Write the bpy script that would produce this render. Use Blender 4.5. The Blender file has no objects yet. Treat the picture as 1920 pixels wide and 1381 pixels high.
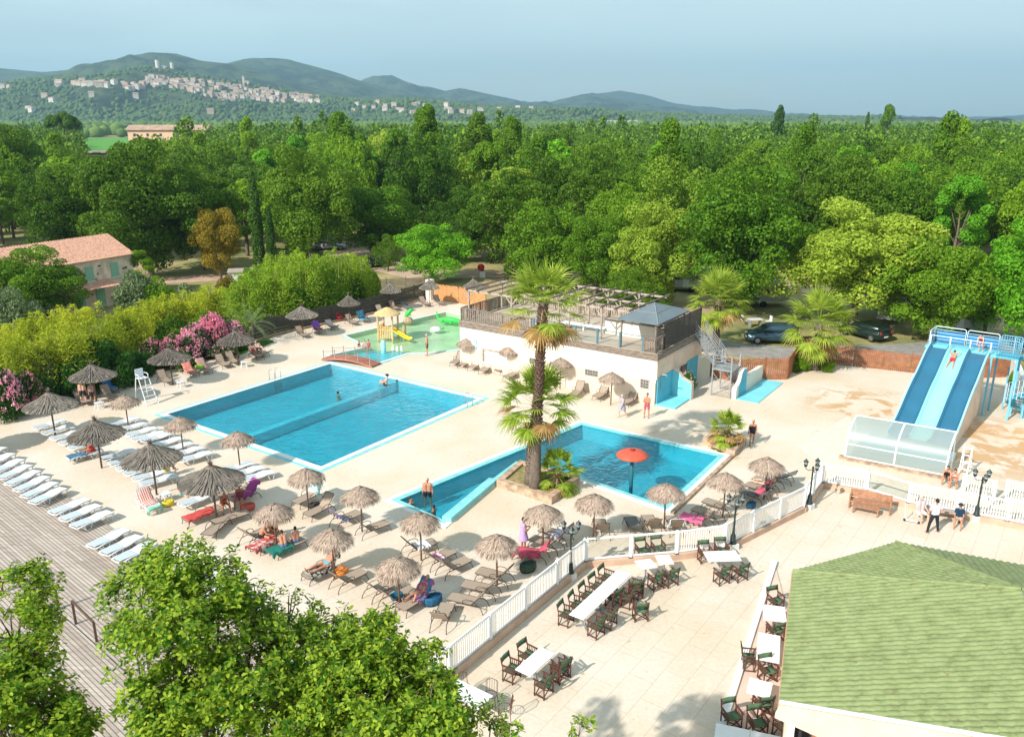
import bpy, bmesh, math, random, colorsys
import numpy as np
from mathutils import Vector, Matrix, noise as mnoise
from mathutils.geometry import tessellate_polygon
R = math.radians
random.seed(7)
rng = np.random.default_rng(7)
scene = bpy.context.scene
C = scene.collection
# ------------------------------------------------------------------ camera
F, CX, CY, HZ, H = 1550.0, 960.0, 690.5, 221.0, 19.0
TH = math.atan((CY - HZ) / F)
cam = bpy.data.cameras.new('camera')
cam.sensor_width = 36.0
cam.lens = 36.0 * F / 1920.0
cam.clip_start = 0.5
cam.clip_end = 30000
camo = bpy.data.objects.new('camera', cam)
C.objects.link(camo)
camo.location = (0, 0, H)
camo.rotation_euler = (math.pi / 2 - TH, 0, 0)
scene.camera = camo
# ------------------------------------------------------------------ light
SUN_EL, SUN_AZ = R(36), R(224)          # the sun stands behind the camera's left shoulder
sun = bpy.data.lights.new('sun', 'SUN')
sun.energy = 4.3
sun.angle = R(0.5)
sun.color = (1.0, 0.95, 0.875)
suno = bpy.data.objects.new('sun', sun)
C.objects.link(suno)
sd = Vector((math.cos(SUN_EL) * math.cos(SUN_AZ), math.cos(SUN_EL) * math.sin(SUN_AZ), math.sin(SUN_EL)))
suno.rotation_euler = sd.to_track_quat('Z', 'Y').to_euler()
suno.location = sd * 60
w = bpy.data.worlds.new('World')
scene.world = w
w.use_nodes = True
nt = w.node_tree
nt.nodes.clear()
wo = nt.nodes.new('ShaderNodeOutputWorld')
bg = nt.nodes.new('ShaderNodeBackground')
sky = nt.nodes.new('ShaderNodeTexSky')
sky.sky_type = 'NISHITA'
sky.sun_disc = False
sky.sun_elevation = SUN_EL
sky.sun_rotation = R(226)
sky.altitude = 50
sky.air_density = 1.0
sky.dust_density = 1.0
sky.ozone_density = 1.6
tc = nt.nodes.new('ShaderNodeTexCoord')
mp = nt.nodes.new('ShaderNodeMapping')
mp.inputs['Scale'].default_value = (1.0, 1.0, 4.5)
nz = nt.nodes.new('ShaderNodeTexNoise')
nz.inputs['Scale'].default_value = 2.3
nz.inputs['Detail'].default_value = 5
nz.inputs['Roughness'].default_value = 0.5
cr = nt.nodes.new('ShaderNodeValToRGB')
cr.color_ramp.elements[0].position = 0.42
cr.color_ramp.elements[0].color = (0, 0, 0, 1)
cr.color_ramp.elements[1].position = 0.60
cr.color_ramp.elements[1].color = (1, 1, 1, 1)
hs = nt.nodes.new('ShaderNodeHueSaturation')
hs.inputs['Saturation'].default_value = 0.75
hs.inputs['Value'].default_value = 0.8
mulf = nt.nodes.new('ShaderNodeMath')
mulf.operation = 'MULTIPLY_ADD'
mulf.inputs[1].default_value = 0.55
mulf.inputs[2].default_value = 0.38
mx = nt.nodes.new('ShaderNodeMixRGB')
mx.inputs['Color2'].default_value = (4.15, 5.25, 5.35, 1)     # thin high cloud, in the sky texture's own units
L = nt.links.new
L(tc.outputs['Generated'], mp.inputs['Vector'])
L(mp.outputs['Vector'], nz.inputs['Vector'])
L(nz.outputs['Fac'], cr.inputs['Fac'])
L(cr.outputs['Color'], mulf.inputs[0])
L(sky.outputs['Color'], hs.inputs['Color'])
L(mulf.outputs[0], mx.inputs['Fac'])
L(hs.outputs['Color'], mx.inputs['Color1'])
L(mx.outputs['Color'], bg.inputs['Color'])
bg.inputs['Strength'].default_value = 0.122
L(bg.outputs['Background'], wo.inputs['Surface'])
scene.view_settings.view_transform = 'Standard'
scene.view_settings.look = 'None'
scene.view_settings.exposure = 0.66
scene.view_settings.gamma = 1.0
scene.render.engine = 'CYCLES'
scene.cycles.max_bounces = 6
scene.cycles.transparent_max_bounces = 12
scene.cycles.volume_bounces = 0
def G(px, py, z=0.0):
 """point of the real place at height z that photo pixel (px,py) was surveyed at"""
 u = (px - CX) / F
 v = (CY - py) / F
 dy = math.cos(TH) + v * math.sin(TH)
 dz = -math.sin(TH) + v * math.cos(TH)
 t = (z - H) / dz
 return Vector((u * t, dy * t, z))
def proj(x, y, z):
 yy = y * math.cos(TH) - (z - H) * math.sin(TH)
 vv = y * math.sin(TH) + (z - H) * math.cos(TH)
 return CX + F * x / yy, CY - F * vv / yy
def height_at(px, py, ty):
 p = G(px, py)
 lo, hi = 0.0, 80.0
 for _ in range(40):
  m = (lo + hi) / 2
  if proj(p.x, p.y, m)[1] > ty:
   lo = m
  else:
   hi = m
 return lo
# ------------------------------------------------------------------ materials
def new_mat(name):
 m = bpy.data.materials.new(name)
 m.use_nodes = True
 return m, m.node_tree, m.node_tree.nodes['Principled BSDF']
def mat(name, col, rough=0.7, var=0.0, scale=8.0, bump=0.0, metal=0.0, col2=None, detail=4, spec=0.3, coords='Object', stretch=None):
 m, nt, b = new_mat(name)
 b.inputs['Roughness'].default_value = rough
 b.inputs['Metallic'].default_value = metal
 b.inputs['Specular IOR Level'].default_value = spec
 b.inputs['Base Color'].default_value = (*col, 1)
 if var or col2 or bump:
  t = nt.nodes.new('ShaderNodeTexCoord')
  n = nt.nodes.new('ShaderNodeTexNoise')
  n.inputs['Scale'].default_value = scale
  n.inputs['Detail'].default_value = detail
  if stretch:
   mp = nt.nodes.new('ShaderNodeMapping')
   mp.inputs['Scale'].default_value = stretch
   nt.links.new(t.outputs[coords], mp.inputs['Vector'])
   nt.links.new(mp.outputs['Vector'], n.inputs['Vector'])
  else:
   nt.links.new(t.outputs[coords], n.inputs['Vector'])
  r = nt.nodes.new('ShaderNodeValToRGB')
  c2 = col2 or tuple(c * (1 - var) for c in col)
  r.color_ramp.elements[0].position = 0.32
  r.color_ramp.elements[0].color = (*c2, 1)
  r.color_ramp.elements[1].position = 0.68
  r.color_ramp.elements[1].color = (*[min(1, c * (1 + var * 0.4)) for c in col], 1)
  nt.links.new(n.outputs['Fac'], r.inputs['Fac'])
  nt.links.new(r.outputs['Color'], b.inputs['Base Color'])
  if bump:
   bp = nt.nodes.new('ShaderNodeBump')
   bp.inputs['Strength'].default_value = bump
   bp.inputs['Distance'].default_value = 0.02
   nt.links.new(n.outputs['Fac'], bp.inputs['Height'])
   nt.links.new(bp.outputs['Normal'], b.inputs['Normal'])
 return m
def leaf_mat(name, dark, light, trans=0.35, tone_var=0.5, rough=0.55):
 """leaves: every leaf its own tone, every plant its own shade of the same colour"""
 m, nt, b = new_mat(name)
 g = nt.nodes.new('ShaderNodeNewGeometry')
 oi = nt.nodes.new('ShaderNodeObjectInfo')
 add = nt.nodes.new('ShaderNodeMath'); add.operation = 'MULTIPLY_ADD'
 add.inputs[1].default_value = tone_var
 nt.links.new(oi.outputs['Random'], add.inputs[0])
 ml = nt.nodes.new('ShaderNodeMath'); ml.operation = 'MULTIPLY'
 ml.inputs[1].default_value = 1 - tone_var
 nt.links.new(g.outputs['Random Per Island'], ml.inputs[0])
 nt.links.new(ml.outputs[0], add.inputs[2])
 r = nt.nodes.new('ShaderNodeValToRGB')
 r.color_ramp.elements[0].position = 0.05
 r.color_ramp.elements[0].color = (*dark, 1)
 r.color_ramp.elements[1].position = 0.95
 r.color_ramp.elements[1].color = (*light, 1)
 nt.links.new(add.outputs[0], r.inputs['Fac'])
 nt.links.new(r.outputs['Color'], b.inputs['Base Color'])
 b.inputs['Roughness'].default_value = rough
 b.inputs['Specular IOR Level'].default_value = 0.12
 tr = nt.nodes.new('ShaderNodeBsdfTranslucent')
 hs = nt.nodes.new('ShaderNodeHueSaturation')
 hs.inputs['Value'].default_value = 1.5
 hs.inputs['Hue'].default_value = 0.485
 nt.links.new(r.outputs['Color'], hs.inputs['Color'])
 nt.links.new(hs.outputs['Color'], tr.inputs['Color'])
 mxs = nt.nodes.new('ShaderNodeMixShader')
 mxs.inputs['Fac'].default_value = trans
 nt.links.new(b.outputs[0], mxs.inputs[1])
 nt.links.new(tr.outputs[0], mxs.inputs[2])
 nt.links.new(mxs.outputs[0], nt.nodes['Material Output'].inputs['Surface'])
 return m
# ------------------------------------------------------------------ mesh building
class MB:
 def __init__(s):
  s.v = []; s.f = []; s.m = []; s.M = Matrix()
 def add(s, vs, fs, mi=0):
  o = len(s.v)
  M = s.M
  s.v.extend([tuple(M @ Vector(p)) for p in vs])
  s.f.extend([tuple(i + o for i in f) for f in fs])
  s.m.extend([mi] * len(fs))
  return s
 def box(s, c, d, rz=0.0, mi=0, rx=0.0):
  x, y, z = d[0] / 2, d[1] / 2, d[2] / 2
  M = Matrix.Translation(c) @ Matrix.Rotation(rz, 4, 'Z') @ Matrix.Rotation(rx, 4, 'X')
  vs = [M @ Vector(p) for p in ((-x,-y,-z),(x,-y,-z),(x,y,-z),(-x,y,-z),(-x,-y,z),(x,-y,z),(x,y,z),(-x,y,z))]
  return s.add(vs, [(0,3,2,1),(4,5,6,7),(0,1,5,4),(1,2,6,5),(2,3,7,6),(3,0,4,7)], mi)
 def beam(s, p, q, w, h, mi=0, up=(0, 0, 1)):
  p = Vector(p); q = Vector(q); d = q - p
  l = d.length
  if l < 1e-6: return s
  d /= l
  u = Vector(up)
  sx = d.cross(u)
  if sx.length < 1e-3: sx = d.cross(Vector((1, 0, 0)))
  sx.normalize(); uu = sx.cross(d)
  vs = []
  for e in (p, q):
   for a, b in ((-1,-1),(1,-1),(1,1),(-1,1)):
    vs.append(e + sx * (a * w / 2) + uu * (b * h / 2))
  return s.add(vs, [(0,1,2,3),(7,6,5,4),(0,4,5,1),(1,5,6,2),(2,6,7,3),(3,7,4,0)], mi)
 def tube(s, pts, r, n=6, mi=0, cap=True, squash=None):
  pts = [Vector(p) for p in pts]
  rs = r if isinstance(r, (list, tuple)) else [r] * len(pts)
  vs = []; fs = []
  ref = None
  for i, p in enumerate(pts):
   a = pts[max(0, i - 1)]; b = pts[min(len(pts) - 1, i + 1)]
   d = (b - a)
   if d.length < 1e-9: d = Vector((0, 0, 1))
   d.normalize()
   if ref is None:
    ref = Vector((1, 0, 0)) if abs(d.x) < 0.8 else Vector((0, 1, 0))
   sx = (ref - d * ref.dot(d)).normalized()
   ref = sx
   sy = d.cross(sx)
   for k in range(n):
    t = 2 * math.pi * k / n
    vs.append(p + sx * (math.cos(t) * rs[i]) + sy * (math.sin(t) * rs[i] * (squash or 1)))
  for i in range(len(pts) - 1):
   for k in range(n):
    k2 = (k + 1) % n
    fs.append((i*n+k, i*n+k2, (i+1)*n+k2, (i+1)*n+k))
  if cap:
   fs.append(tuple(range(n - 1, -1, -1)))
   fs.append(tuple((len(pts) - 1) * n + k for k in range(n)))
  return s.add(vs, fs, mi)
 def lathe(s, prof, n=16, mi=0, c=(0, 0, 0), closed=True):
  vs = []; fs = []
  for r, z in prof:
   for k in range(n):
    t = 2 * math.pi * k / n
    vs.append((c[0] + r * math.cos(t), c[1] + r * math.sin(t), c[2] + z))
  for i in range(len(prof) - 1):
   for k in range(n):
    k2 = (k + 1) % n
    fs.append((i*n+k, i*n+k2, (i+1)*n+k2, (i+1)*n+k))
  if closed:
   fs.append(tuple(range(n - 1, -1, -1)))
   fs.append(tuple((len(prof) - 1) * n + k for k in range(n)))
  return s.add(vs, fs, mi)
 def prism(s, poly, z0, z1, mi=0, mi_top=None):
  """vertical prism over polygon of (x,y); counter-clockwise or not"""
  a = sum(poly[i][0] * poly[(i+1) % len(poly)][1] - poly[(i+1) % len(poly)][0] * poly[i][1] for i in range(len(poly)))
  if a < 0: poly = poly[::-1]
  n = len(poly)
  vs = [(p[0], p[1], z0) for p in poly] + [(p[0], p[1], z1) for p in poly]
  s.add(vs, [(i, (i+1) % n, n + (i+1) % n, n + i) for i in range(n)], mi)
  tri = tessellate_polygon([[Vector((p[0], p[1], 0)) for p in poly]])
  top = []
  for t in tri:
   A, B, D = (Vector((poly[i][0], poly[i][1], 0)) for i in t)
   if (B - A).cross(D - A).z < 0: t = (t[0], t[2], t[1])
   top.append(t)
  s.add(vs, [tuple(n + i for i in t) for t in top], mi if mi_top is None else mi_top)
  return s.add(vs, [tuple(reversed(t)) for t in top], mi)
 def ell(s, c, r, n=10, m=7, mi=0, rot=None):
  vs = []; fs = []
  Rm = rot or Matrix.Identity(3)
  c = Vector(c)
  for i in range(m + 1):
   ph = math.pi * i / m
   for k in range(n):
    t = 2 * math.pi * k / n
    vs.append(c + Rm @ Vector((r[0] * math.sin(ph) * math.cos(t), r[1] * math.sin(ph) * math.sin(t), -r[2] * math.cos(ph))))
  for i in range(m):
   for k in range(n):
    k2 = (k + 1) % n
    fs.append((i*n+k, i*n+k2, (i+1)*n+k2, (i+1)*n+k))
  return s.add(vs, fs, mi)
 def build(s, name, mats, parent=None, smooth=False, loc=None):
  me = bpy.data.meshes.new(name)
  me.from_pydata(s.v, [], s.f)
  mats = mats if isinstance(mats, (list, tuple)) else [mats]
  for m in mats: me.materials.append(m)
  if len(mats) > 1: me.polygons.foreach_set('material_index', s.m)
  if smooth: me.polygons.foreach_set('use_smooth', [True] * len(me.polygons))
  me.update()
  o = bpy.data.objects.new(name, me)
  C.objects.link(o)
  if parent: o.parent = parent
  if loc is not None: o.location = loc
  return o
def np_mesh(name, verts, faces, mats, parent=None, smooth=False, mi=None):
 """fast mesh from arrays; faces is (n,3) or (n,4)"""
 me = bpy.data.meshes.new(name)
 n, k = faces.shape
 me.vertices.add(len(verts)); me.vertices.foreach_set('co', np.asarray(verts, dtype=np.float32).ravel())
 me.loops.add(n * k); me.loops.foreach_set('vertex_index', faces.astype(np.int32).ravel())
 me.polygons.add(n)
 me.polygons.foreach_set('loop_start', np.arange(0, n * k, k, dtype=np.int32))
 me.polygons.foreach_set('loop_total', np.full(n, k, dtype=np.int32))
 mats = mats if isinstance(mats, (list, tuple)) else [mats]
 for m in mats: me.materials.append(m)
 if mi is not None: me.polygons.foreach_set('material_index', np.asarray(mi, dtype=np.int32))
 if smooth: me.polygons.foreach_set('use_smooth', np.ones(n, dtype=bool))
 me.update(calc_edges=True)
 o = bpy.data.objects.new(name, me)
 C.objects.link(o)
 if parent: o.parent = parent
 return o
def tag(o, label=None, cat=None, group=None, kind=None):
 if label: o['label'] = label
 if cat: o['category'] = cat
 if group: o['group'] = group
 if kind: o['kind'] = kind
 return o
def thing(name, label, cat, loc=(0, 0, 0), rz=0.0, group=None, s=1.0):
 o = bpy.data.objects.new(name, None)
 o.empty_display_size = 0.2
 C.objects.link(o)
 o.location = loc; o.rotation_euler = (0, 0, rz)
 if s != 1.0: o.scale = (s, s, s)
 return tag(o, label, cat, group)
def kids(o):
 return [c for c in C.objects if c.parent == o]
_tree = {}
def register(root):
 """remember a finished thing so that it can be copied quickly"""
 def rec(o): return (o, [rec(c) for c in o.children])
 _tree[root.name] = rec(root)
def dup(root, label, loc, rz=0.0, s=None, group=None, first=[None]):
 """copy of a thing with copies of all its parts and sub-parts"""
 def rec(node, parent):
  c = node[0].copy(); C.objects.link(c)
  if parent: c.parent = parent
  for k in node[1]: rec(k, c)
  return c
 r = rec(_tree[root.name], None)
 r.location = loc; r.rotation_euler = (0, 0, rz)
 if s is not None: r.scale = (s, s, s) if isinstance(s, (int, float)) else s
 r['label'] = label
 if group: r['group'] = group
 return r
class Kind:
 """makes the first one itself and copies for all others"""
 def __init__(s, maker): s.maker = maker; s.root = None
 def put(s, label, loc, rz=0.0, sc=None, group=None):
  if s.root is None:
   s.root = s.maker()
   register(s.root)
   r = s.root
   r.location = loc; r.rotation_euler = (0, 0, rz)
   if sc is not None: r.scale = (sc, sc, sc) if isinstance(sc, (int, float)) else sc
   r['label'] = label
   if group: r['group'] = group
   return r
  return dup(s.root, label, loc, rz, sc, group)
def sheet(name, outer, holes, z, m, parent=None):
 """flat sheet with holes"""
 loops = [[Vector((p[0], p[1], 0)) for p in outer]] + [[Vector((p[0], p[1], 0)) for p in h] for h in holes]
 pts = [p for l in loops for p in l]
 tri = tessellate_polygon(loops)
 b = MB()
 fs = []
 for t in tri:
  A, B, D = (pts[i] for i in t)
  if (B - A).cross(D - A).z < 0: t = (t[0], t[2], t[1])
  fs.append(tuple(t))
 b.add([(p.x, p.y, z) for p in pts], fs)
 return b.build(name, m, parent)
E1 = Vector((math.cos(R(54.6)), math.sin(R(54.6)), 0))      # the pools and the bar are laid out on these two axes
E2 = Vector((math.cos(R(-35.4)), math.sin(R(-35.4)), 0))
A1, A2 = R(54.6), R(-35.4)
def xy(v): return (v.x, v.y)
def offset_poly(poly, d):
 """grow a polygon by d (outwards for d > 0)"""
 n = len(poly)
 a = sum(poly[i][0] * poly[(i+1) % n][1] - poly[(i+1) % n][0] * poly[i][1] for i in range(n))
 sg = 1 if a > 0 else -1
 out = []
 for i in range(n):
  p0 = Vector(poly[i-1]).to_2d(); p1 = Vector(poly[i]).to_2d(); p2 = Vector(poly[(i+1) % n]).to_2d()
  d1 = (p1 - p0).normalized(); d2 = (p2 - p1).normalized()
  n1 = Vector((d1.y, -d1.x)) * sg; n2 = Vector((d2.y, -d2.x)) * sg
  bis = (n1 + n2)
  if bis.length < 1e-6: bis = n1
  bis.normalize()
  k = d / max(0.35, bis.dot(n1))
  q = p1 + bis * k
  out.append((q.x, q.y))
 return out
# ------------------------------------------------------------------ setting: ground, terrace, pools
def terrace_mat():
 m, nt, b = new_mat('terrace_concrete')
 N = nt.nodes.new; Lk = nt.links.new
 t = N('ShaderNodeTexCoord')
 n1 = N('ShaderNodeTexNoise'); n1.inputs['Scale'].default_value = 0.22; n1.inputs['Detail'].default_value = 6; n1.inputs['Roughness'].default_value = 0.6
 n2 = N('ShaderNodeTexNoise'); n2.inputs['Scale'].default_value = 6.0; n2.inputs['Detail'].default_value = 8; n2.inputs['Roughness'].default_value = 0.7
 Lk(t.outputs['Object'], n1.inputs['Vector']); Lk(t.outputs['Object'], n2.inputs['Vector'])
 r1 = N('ShaderNodeValToRGB')
 r1.color_ramp.elements[0].position = 0.36; r1.color_ramp.elements[0].color = (0.65, 0.53, 0.395, 1)
 r1.color_ramp.elements[1].position = 0.62; r1.color_ramp.elements[1].color = (0.69, 0.605, 0.51, 1)
 Lk(n1.outputs['Fac'], r1.inputs['Fac'])
 r2 = N('ShaderNodeValToRGB')
 r2.color_ramp.elements[0].position = 0.3; r2.color_ramp.elements[0].color = (0.86, 0.85, 0.84, 1)
 r2.color_ramp.elements[1].position = 0.62; r2.color_ramp.elements[1].color = (1, 1, 1, 1)
 Lk(n2.outputs['Fac'], r2.inputs['Fac'])
 mu = N('ShaderNodeMixRGB'); mu.blend_type = 'MULTIPLY'; mu.inputs['Fac'].default_value = 1
 Lk(r1.outputs['Color'], mu.inputs['Color1']); Lk(r2.outputs['Color'], mu.inputs['Color2'])
 # slabs with thin joints
 mp = N('ShaderNodeMapping'); mp.inputs['Rotation'].default_value = (0, 0, R(-54.0))
 Lk(t.outputs['Object'], mp.inputs['Vector'])
 br = N('ShaderNodeTexBrick')
 br.inputs['Scale'].default_value = 1.0; br.inputs['Brick Width'].default_value = 1.9; br.inputs['Row Height'].default_value = 0.95
 br.inputs['Mortar Size'].default_value = 0.012; br.inputs['Mortar Smooth'].default_value = 0.3
 br.inputs['Color1'].default_value = (1, 1, 1, 1); br.inputs['Color2'].default_value = (0.955, 0.95, 0.94, 1)
 br.inputs['Mortar'].default_value = (0.66, 0.60, 0.54, 1)
 Lk(mp.outputs['Vector'], br.inputs['Vector'])
 # slabs only near the restaurant: south of the white fence
 sx = N('ShaderNodeSeparateXYZ'); Lk(t.outputs['Object'], sx.inputs[0])
 md = N('ShaderNodeMath'); md.operation = 'MULTIPLY_ADD'; md.inputs[1].default_value = -0.28; Lk(sx.outputs['X'], md.inputs[0]); Lk(sx.outputs['Y'], md.inputs[2])
 mr = N('ShaderNodeMapRange'); mr.inputs['From Min'].default_value = 33.5; mr.inputs['From Max'].default_value = 35.5
 mr.inputs['To Min'].default_value = 0.75; mr.inputs['To Max'].default_value = 0.12
 Lk(md.outputs[0], mr.inputs['Value'])
 mu2 = N('ShaderNodeMixRGB'); mu2.blend_type = 'MULTIPLY'
 Lk(mr.outputs['Result'], mu2.inputs['Fac']); Lk(mu.outputs['Color'], mu2.inputs['Color1']); Lk(br.outputs['Color'], mu2.inputs['Color2'])
 # ochre stains on the slabs round the water slide
 def stain(c, rad, prev, thr):
  vm = N('ShaderNodeVectorMath'); vm.operation = 'DISTANCE'; vm.inputs[1].default_value = c
  Lk(t.outputs['Object'], vm.inputs[0])
  m1 = N('ShaderNodeMapRange'); m1.inputs['From Min'].default_value = rad * 0.45; m1.inputs['From Max'].default_value = rad
  m1.inputs['To Min'].default_value = 1; m1.inputs['To Max'].default_value = 0
  Lk(vm.outputs['Value'], m1.inputs['Value'])
  n3 = N('ShaderNodeTexNoise'); n3.inputs['Scale'].default_value = 0.75; n3.inputs['Detail'].default_value = 7; n3.inputs['Distortion'].default_value = 0.6
  Lk(t.outputs['Object'], n3.inputs['Vector'])
  m2 = N('ShaderNodeMapRange'); m2.inputs['From Min'].default_value = thr; m2.inputs['From Max'].default_value = thr + 0.09
  Lk(n3.outputs['Fac'], m2.inputs['Value'])
  m3 = N('ShaderNodeMath'); m3.operation = 'MULTIPLY'; Lk(m1.outputs[0], m3.inputs[0]); Lk(m2.outputs[0], m3.inputs[1])
  m4 = N('ShaderNodeMath'); m4.operation = 'MULTIPLY'; m4.inputs[1].default_value = 0.8; Lk(m3.outputs[0], m4.inputs[0])
  mm = N('ShaderNodeMixRGB'); mm.inputs['Color2'].default_value = (0.50, 0.27, 0.10, 1)
  Lk(m4.outputs[0], mm.inputs['Fac']); Lk(prev, mm.inputs['Color1'])
  return mm.outputs['Color']
 n5 = N('ShaderNodeTexNoise'); n5.inputs['Scale'].default_value = 2.6; n5.inputs['Detail'].default_value = 2; Lk(t.outputs['Object'], n5.inputs['Vector'])
 m5 = N('ShaderNodeMapRange'); m5.inputs['From Min'].default_value = 0.70; m5.inputs['From Max'].default_value = 0.76; m5.inputs['To Max'].default_value = 0.55; Lk(n5.outputs['Fac'], m5.inputs['Value'])
 x5 = N('ShaderNodeMixRGB'); x5.inputs['Color2'].default_value = (0.30, 0.21, 0.13, 1); Lk(m5.outputs[0], x5.inputs['Fac']); Lk(mu2.outputs['Color'], x5.inputs['Color1'])
 mu2 = x5
 c = stain((29.5, 46.5, 0), 7.0, mu2.outputs['Color'], 0.44)
 c = stain((24.5, 54.0, 0), 5.0, c, 0.49)
 c = stain((10.2, 45.5, 0), 5.0, c, 0.57)
 Lk(c, b.inputs['Base Color'])
 b.inputs['Roughness'].default_value = 0.85
 bp = N('ShaderNodeBump'); bp.inputs['Strength'].default_value = 0.12; bp.inputs['Distance'].default_value = 0.01
 Lk(n2.outputs['Fac'], bp.inputs['Height']); Lk(bp.outputs['Normal'], b.inputs['Normal'])
 return m
M_TERR = terrace_mat()
def ground_mat():
 m, nt, b = new_mat('ground_earth')
 N = nt.nodes.new; Lk = nt.links.new
 t = N('ShaderNodeTexCoord')
 n1 = N('ShaderNodeTexNoise'); n1.inputs['Scale'].default_value = 0.09; n1.inputs['Detail'].default_value = 8; n1.inputs['Roughness'].default_value = 0.62
 n2 = N('ShaderNodeTexNoise'); n2.inputs['Scale'].default_value = 1.6; n2.inputs['Detail'].default_value = 10; n2.inputs['Roughness'].default_value = 0.75
 Lk(t.outputs['Object'], n1.inputs['Vector']); Lk(t.outputs['Object'], n2.inputs['Vector'])
 ad = N('ShaderNodeMath'); ad.operation = 'MULTIPLY_ADD'; ad.inputs[1].default_value = 0.35
 Lk(n2.outputs['Fac'], ad.inputs[0]); Lk(n1.outputs['Fac'], ad.inputs[2])
 r = N('ShaderNodeValToRGB')
 e = r.color_ramp.elements
 e[0].position = 0.50; e[0].color = (0.46, 0.33, 0.22, 1)
 e[1].position = 0.78; e[1].color = (0.13, 0.16, 0.04, 1)
 k = e.new(0.62); k.color = (0.33, 0.28, 0.11, 1)
 Lk(ad.outputs[0], r.inputs['Fac'])
 Lk(r.outputs['Color'], b.inputs['Base Color'])
 b.inputs['Roughness'].default_value = 0.95
 return m
M_GROUND = ground_mat()
M_ASPH = mat('road_asphalt', (0.30, 0.28, 0.26), 0.9, var=0.25, scale=1.5, detail=8)
def deck_mat():
 m, nt, b = new_mat('weathered_boards')
 N = nt.nodes.new; Lk = nt.links.new
 t = N('ShaderNodeTexCoord')
 mp = N('ShaderNodeMapping'); mp.inputs['Rotation'].default_value = (0, 0, R(41))
 Lk(t.outputs['Object'], mp.inputs['Vector'])
 br = N('ShaderNodeTexBrick'); br.inputs['Scale'].default_value = 1
 br.inputs['Brick Width'].default_value = 4.0; br.inputs['Row Height'].default_value = 0.15; br.inputs['Mortar Size'].default_value = 0.014
 br.inputs['Color1'].default_value = (0.50, 0.42, 0.36, 1); br.inputs['Color2'].default_value = (0.36, 0.29, 0.24, 1); br.inputs['Mortar'].default_value = (0.10, 0.07, 0.05, 1)
 br.offset = 0.37
 Lk(mp.outputs['Vector'], br.inputs['Vector'])
 mp2 = N('ShaderNodeMapping'); mp2.inputs['Rotation'].default_value = (0, 0, R(41)); mp2.inputs['Scale'].default_value = (0.5, 9, 1)
 Lk(t.outputs['Object'], mp2.inputs['Vector'])
 n = N('ShaderNodeTexNoise'); n.inputs['Scale'].default_value = 1.5; n.inputs['Detail'].default_value = 6
 Lk(mp2.outputs['Vector'], n.inputs['Vector'])
 mu = N('ShaderNodeMixRGB'); mu.blend_type = 'OVERLAY'; mu.inputs['Fac'].default_value = 0.6
 Lk(br.outputs['Color'], mu.inputs['Color1']); Lk(n.outputs['Fac'], mu.inputs['Color2'])
 Lk(mu.outputs['Color'], b.inputs['Base Color'])
 b.inputs['Roughness'].default_value = 0.8
 return m
M_DECK = deck_mat()
def schlick(nt, normal=None, f0=0.02):
 # the same from both sides, so that sunlight reaches the pool floor
 lw_ = nt.nodes.new('ShaderNodeLayerWeight'); lw_.inputs['Blend'].default_value = 0.5
 if normal: nt.links.new(normal, lw_.inputs['Normal'])
 pw = nt.nodes.new('ShaderNodeMath'); pw.operation = 'POWER'; pw.inputs[1].default_value = 5; nt.links.new(lw_.outputs['Facing'], pw.inputs[0])
 ma = nt.nodes.new('ShaderNodeMath'); ma.operation = 'MULTIPLY_ADD'; ma.inputs[1].default_value = 1 - f0; ma.inputs[2].default_value = f0; nt.links.new(pw.outputs[0], ma.inputs[0])
 return ma.outputs[0]
def water_mat(name, tint, ripple=0.25, scale=2.2):
 m, nt, b = new_mat(name)
 N = nt.nodes.new; Lk = nt.links.new
 nt.nodes.remove(b)
 t = N('ShaderNodeTexCoord')
 n = N('ShaderNodeTexNoise'); n.inputs['Scale'].default_value = scale; n.inputs['Detail'].default_value = 4; n.inputs['Distortion'].default_value = 1.2
 Lk(t.outputs['Object'], n.inputs['Vector'])
 bp = N('ShaderNodeBump'); bp.inputs['Strength'].default_value = ripple; bp.inputs['Distance'].default_value = 0.2
 Lk(n.outputs['Fac'], bp.inputs['Height'])
 fr = schlick(nt, bp.outputs['Normal'])
 tr = N('ShaderNodeBsdfTransparent'); tr.inputs['Color'].default_value = (*tint, 1)
 gl = N('ShaderNodeBsdfGlossy'); gl.inputs['Roughness'].default_value = 0.04; Lk(bp.outputs['Normal'], gl.inputs['Normal'])
 mx = N('ShaderNodeMixShader'); Lk(fr, mx.inputs['Fac']); Lk(tr.outputs[0], mx.inputs[1]); Lk(gl.outputs[0], mx.inputs[2])
 Lk(mx.outputs[0], nt.nodes['Material Output'].inputs['Surface'])
 return m
M_WATER = water_mat('pool_water', (0.28, 0.715, 0.80), 0.55, 2.2)
M_WATERG = water_mat('shallow_water', (0.82, 0.95, 0.88), 0.3, 3.0)
M_POOLBLUE = mat('pool_paint_blue', (0.13, 0.60, 0.66), 0.5, var=0.12, scale=0.8)
M_COPEW = mat('coping_white', (0.74, 0.74, 0.71), 0.6, var=0.1, scale=2)
M_COPET = mat('coping_turquoise', (0.24, 0.60, 0.62), 0.6, var=0.15, scale=2)
M_GREENP = mat('pool_paint_green', (0.58, 0.70, 0.46), 0.5, var=0.22, scale=0.5)
M_STONE = mat('planter_stone', (0.50, 0.35, 0.24), 0.85, var=0.45, scale=3, bump=0.4)
M_CREAM = mat('cream_render', (0.74, 0.68, 0.59), 0.9, var=0.10, scale=1.2, detail=8)
M_PEACH = mat('peach_render', (0.72, 0.55, 0.43), 0.9, var=0.15, scale=1.2, detail=8)
M_WHITE = mat('white_paint', (0.80, 0.79, 0.76), 0.5, var=0.06, scale=3)
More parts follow.
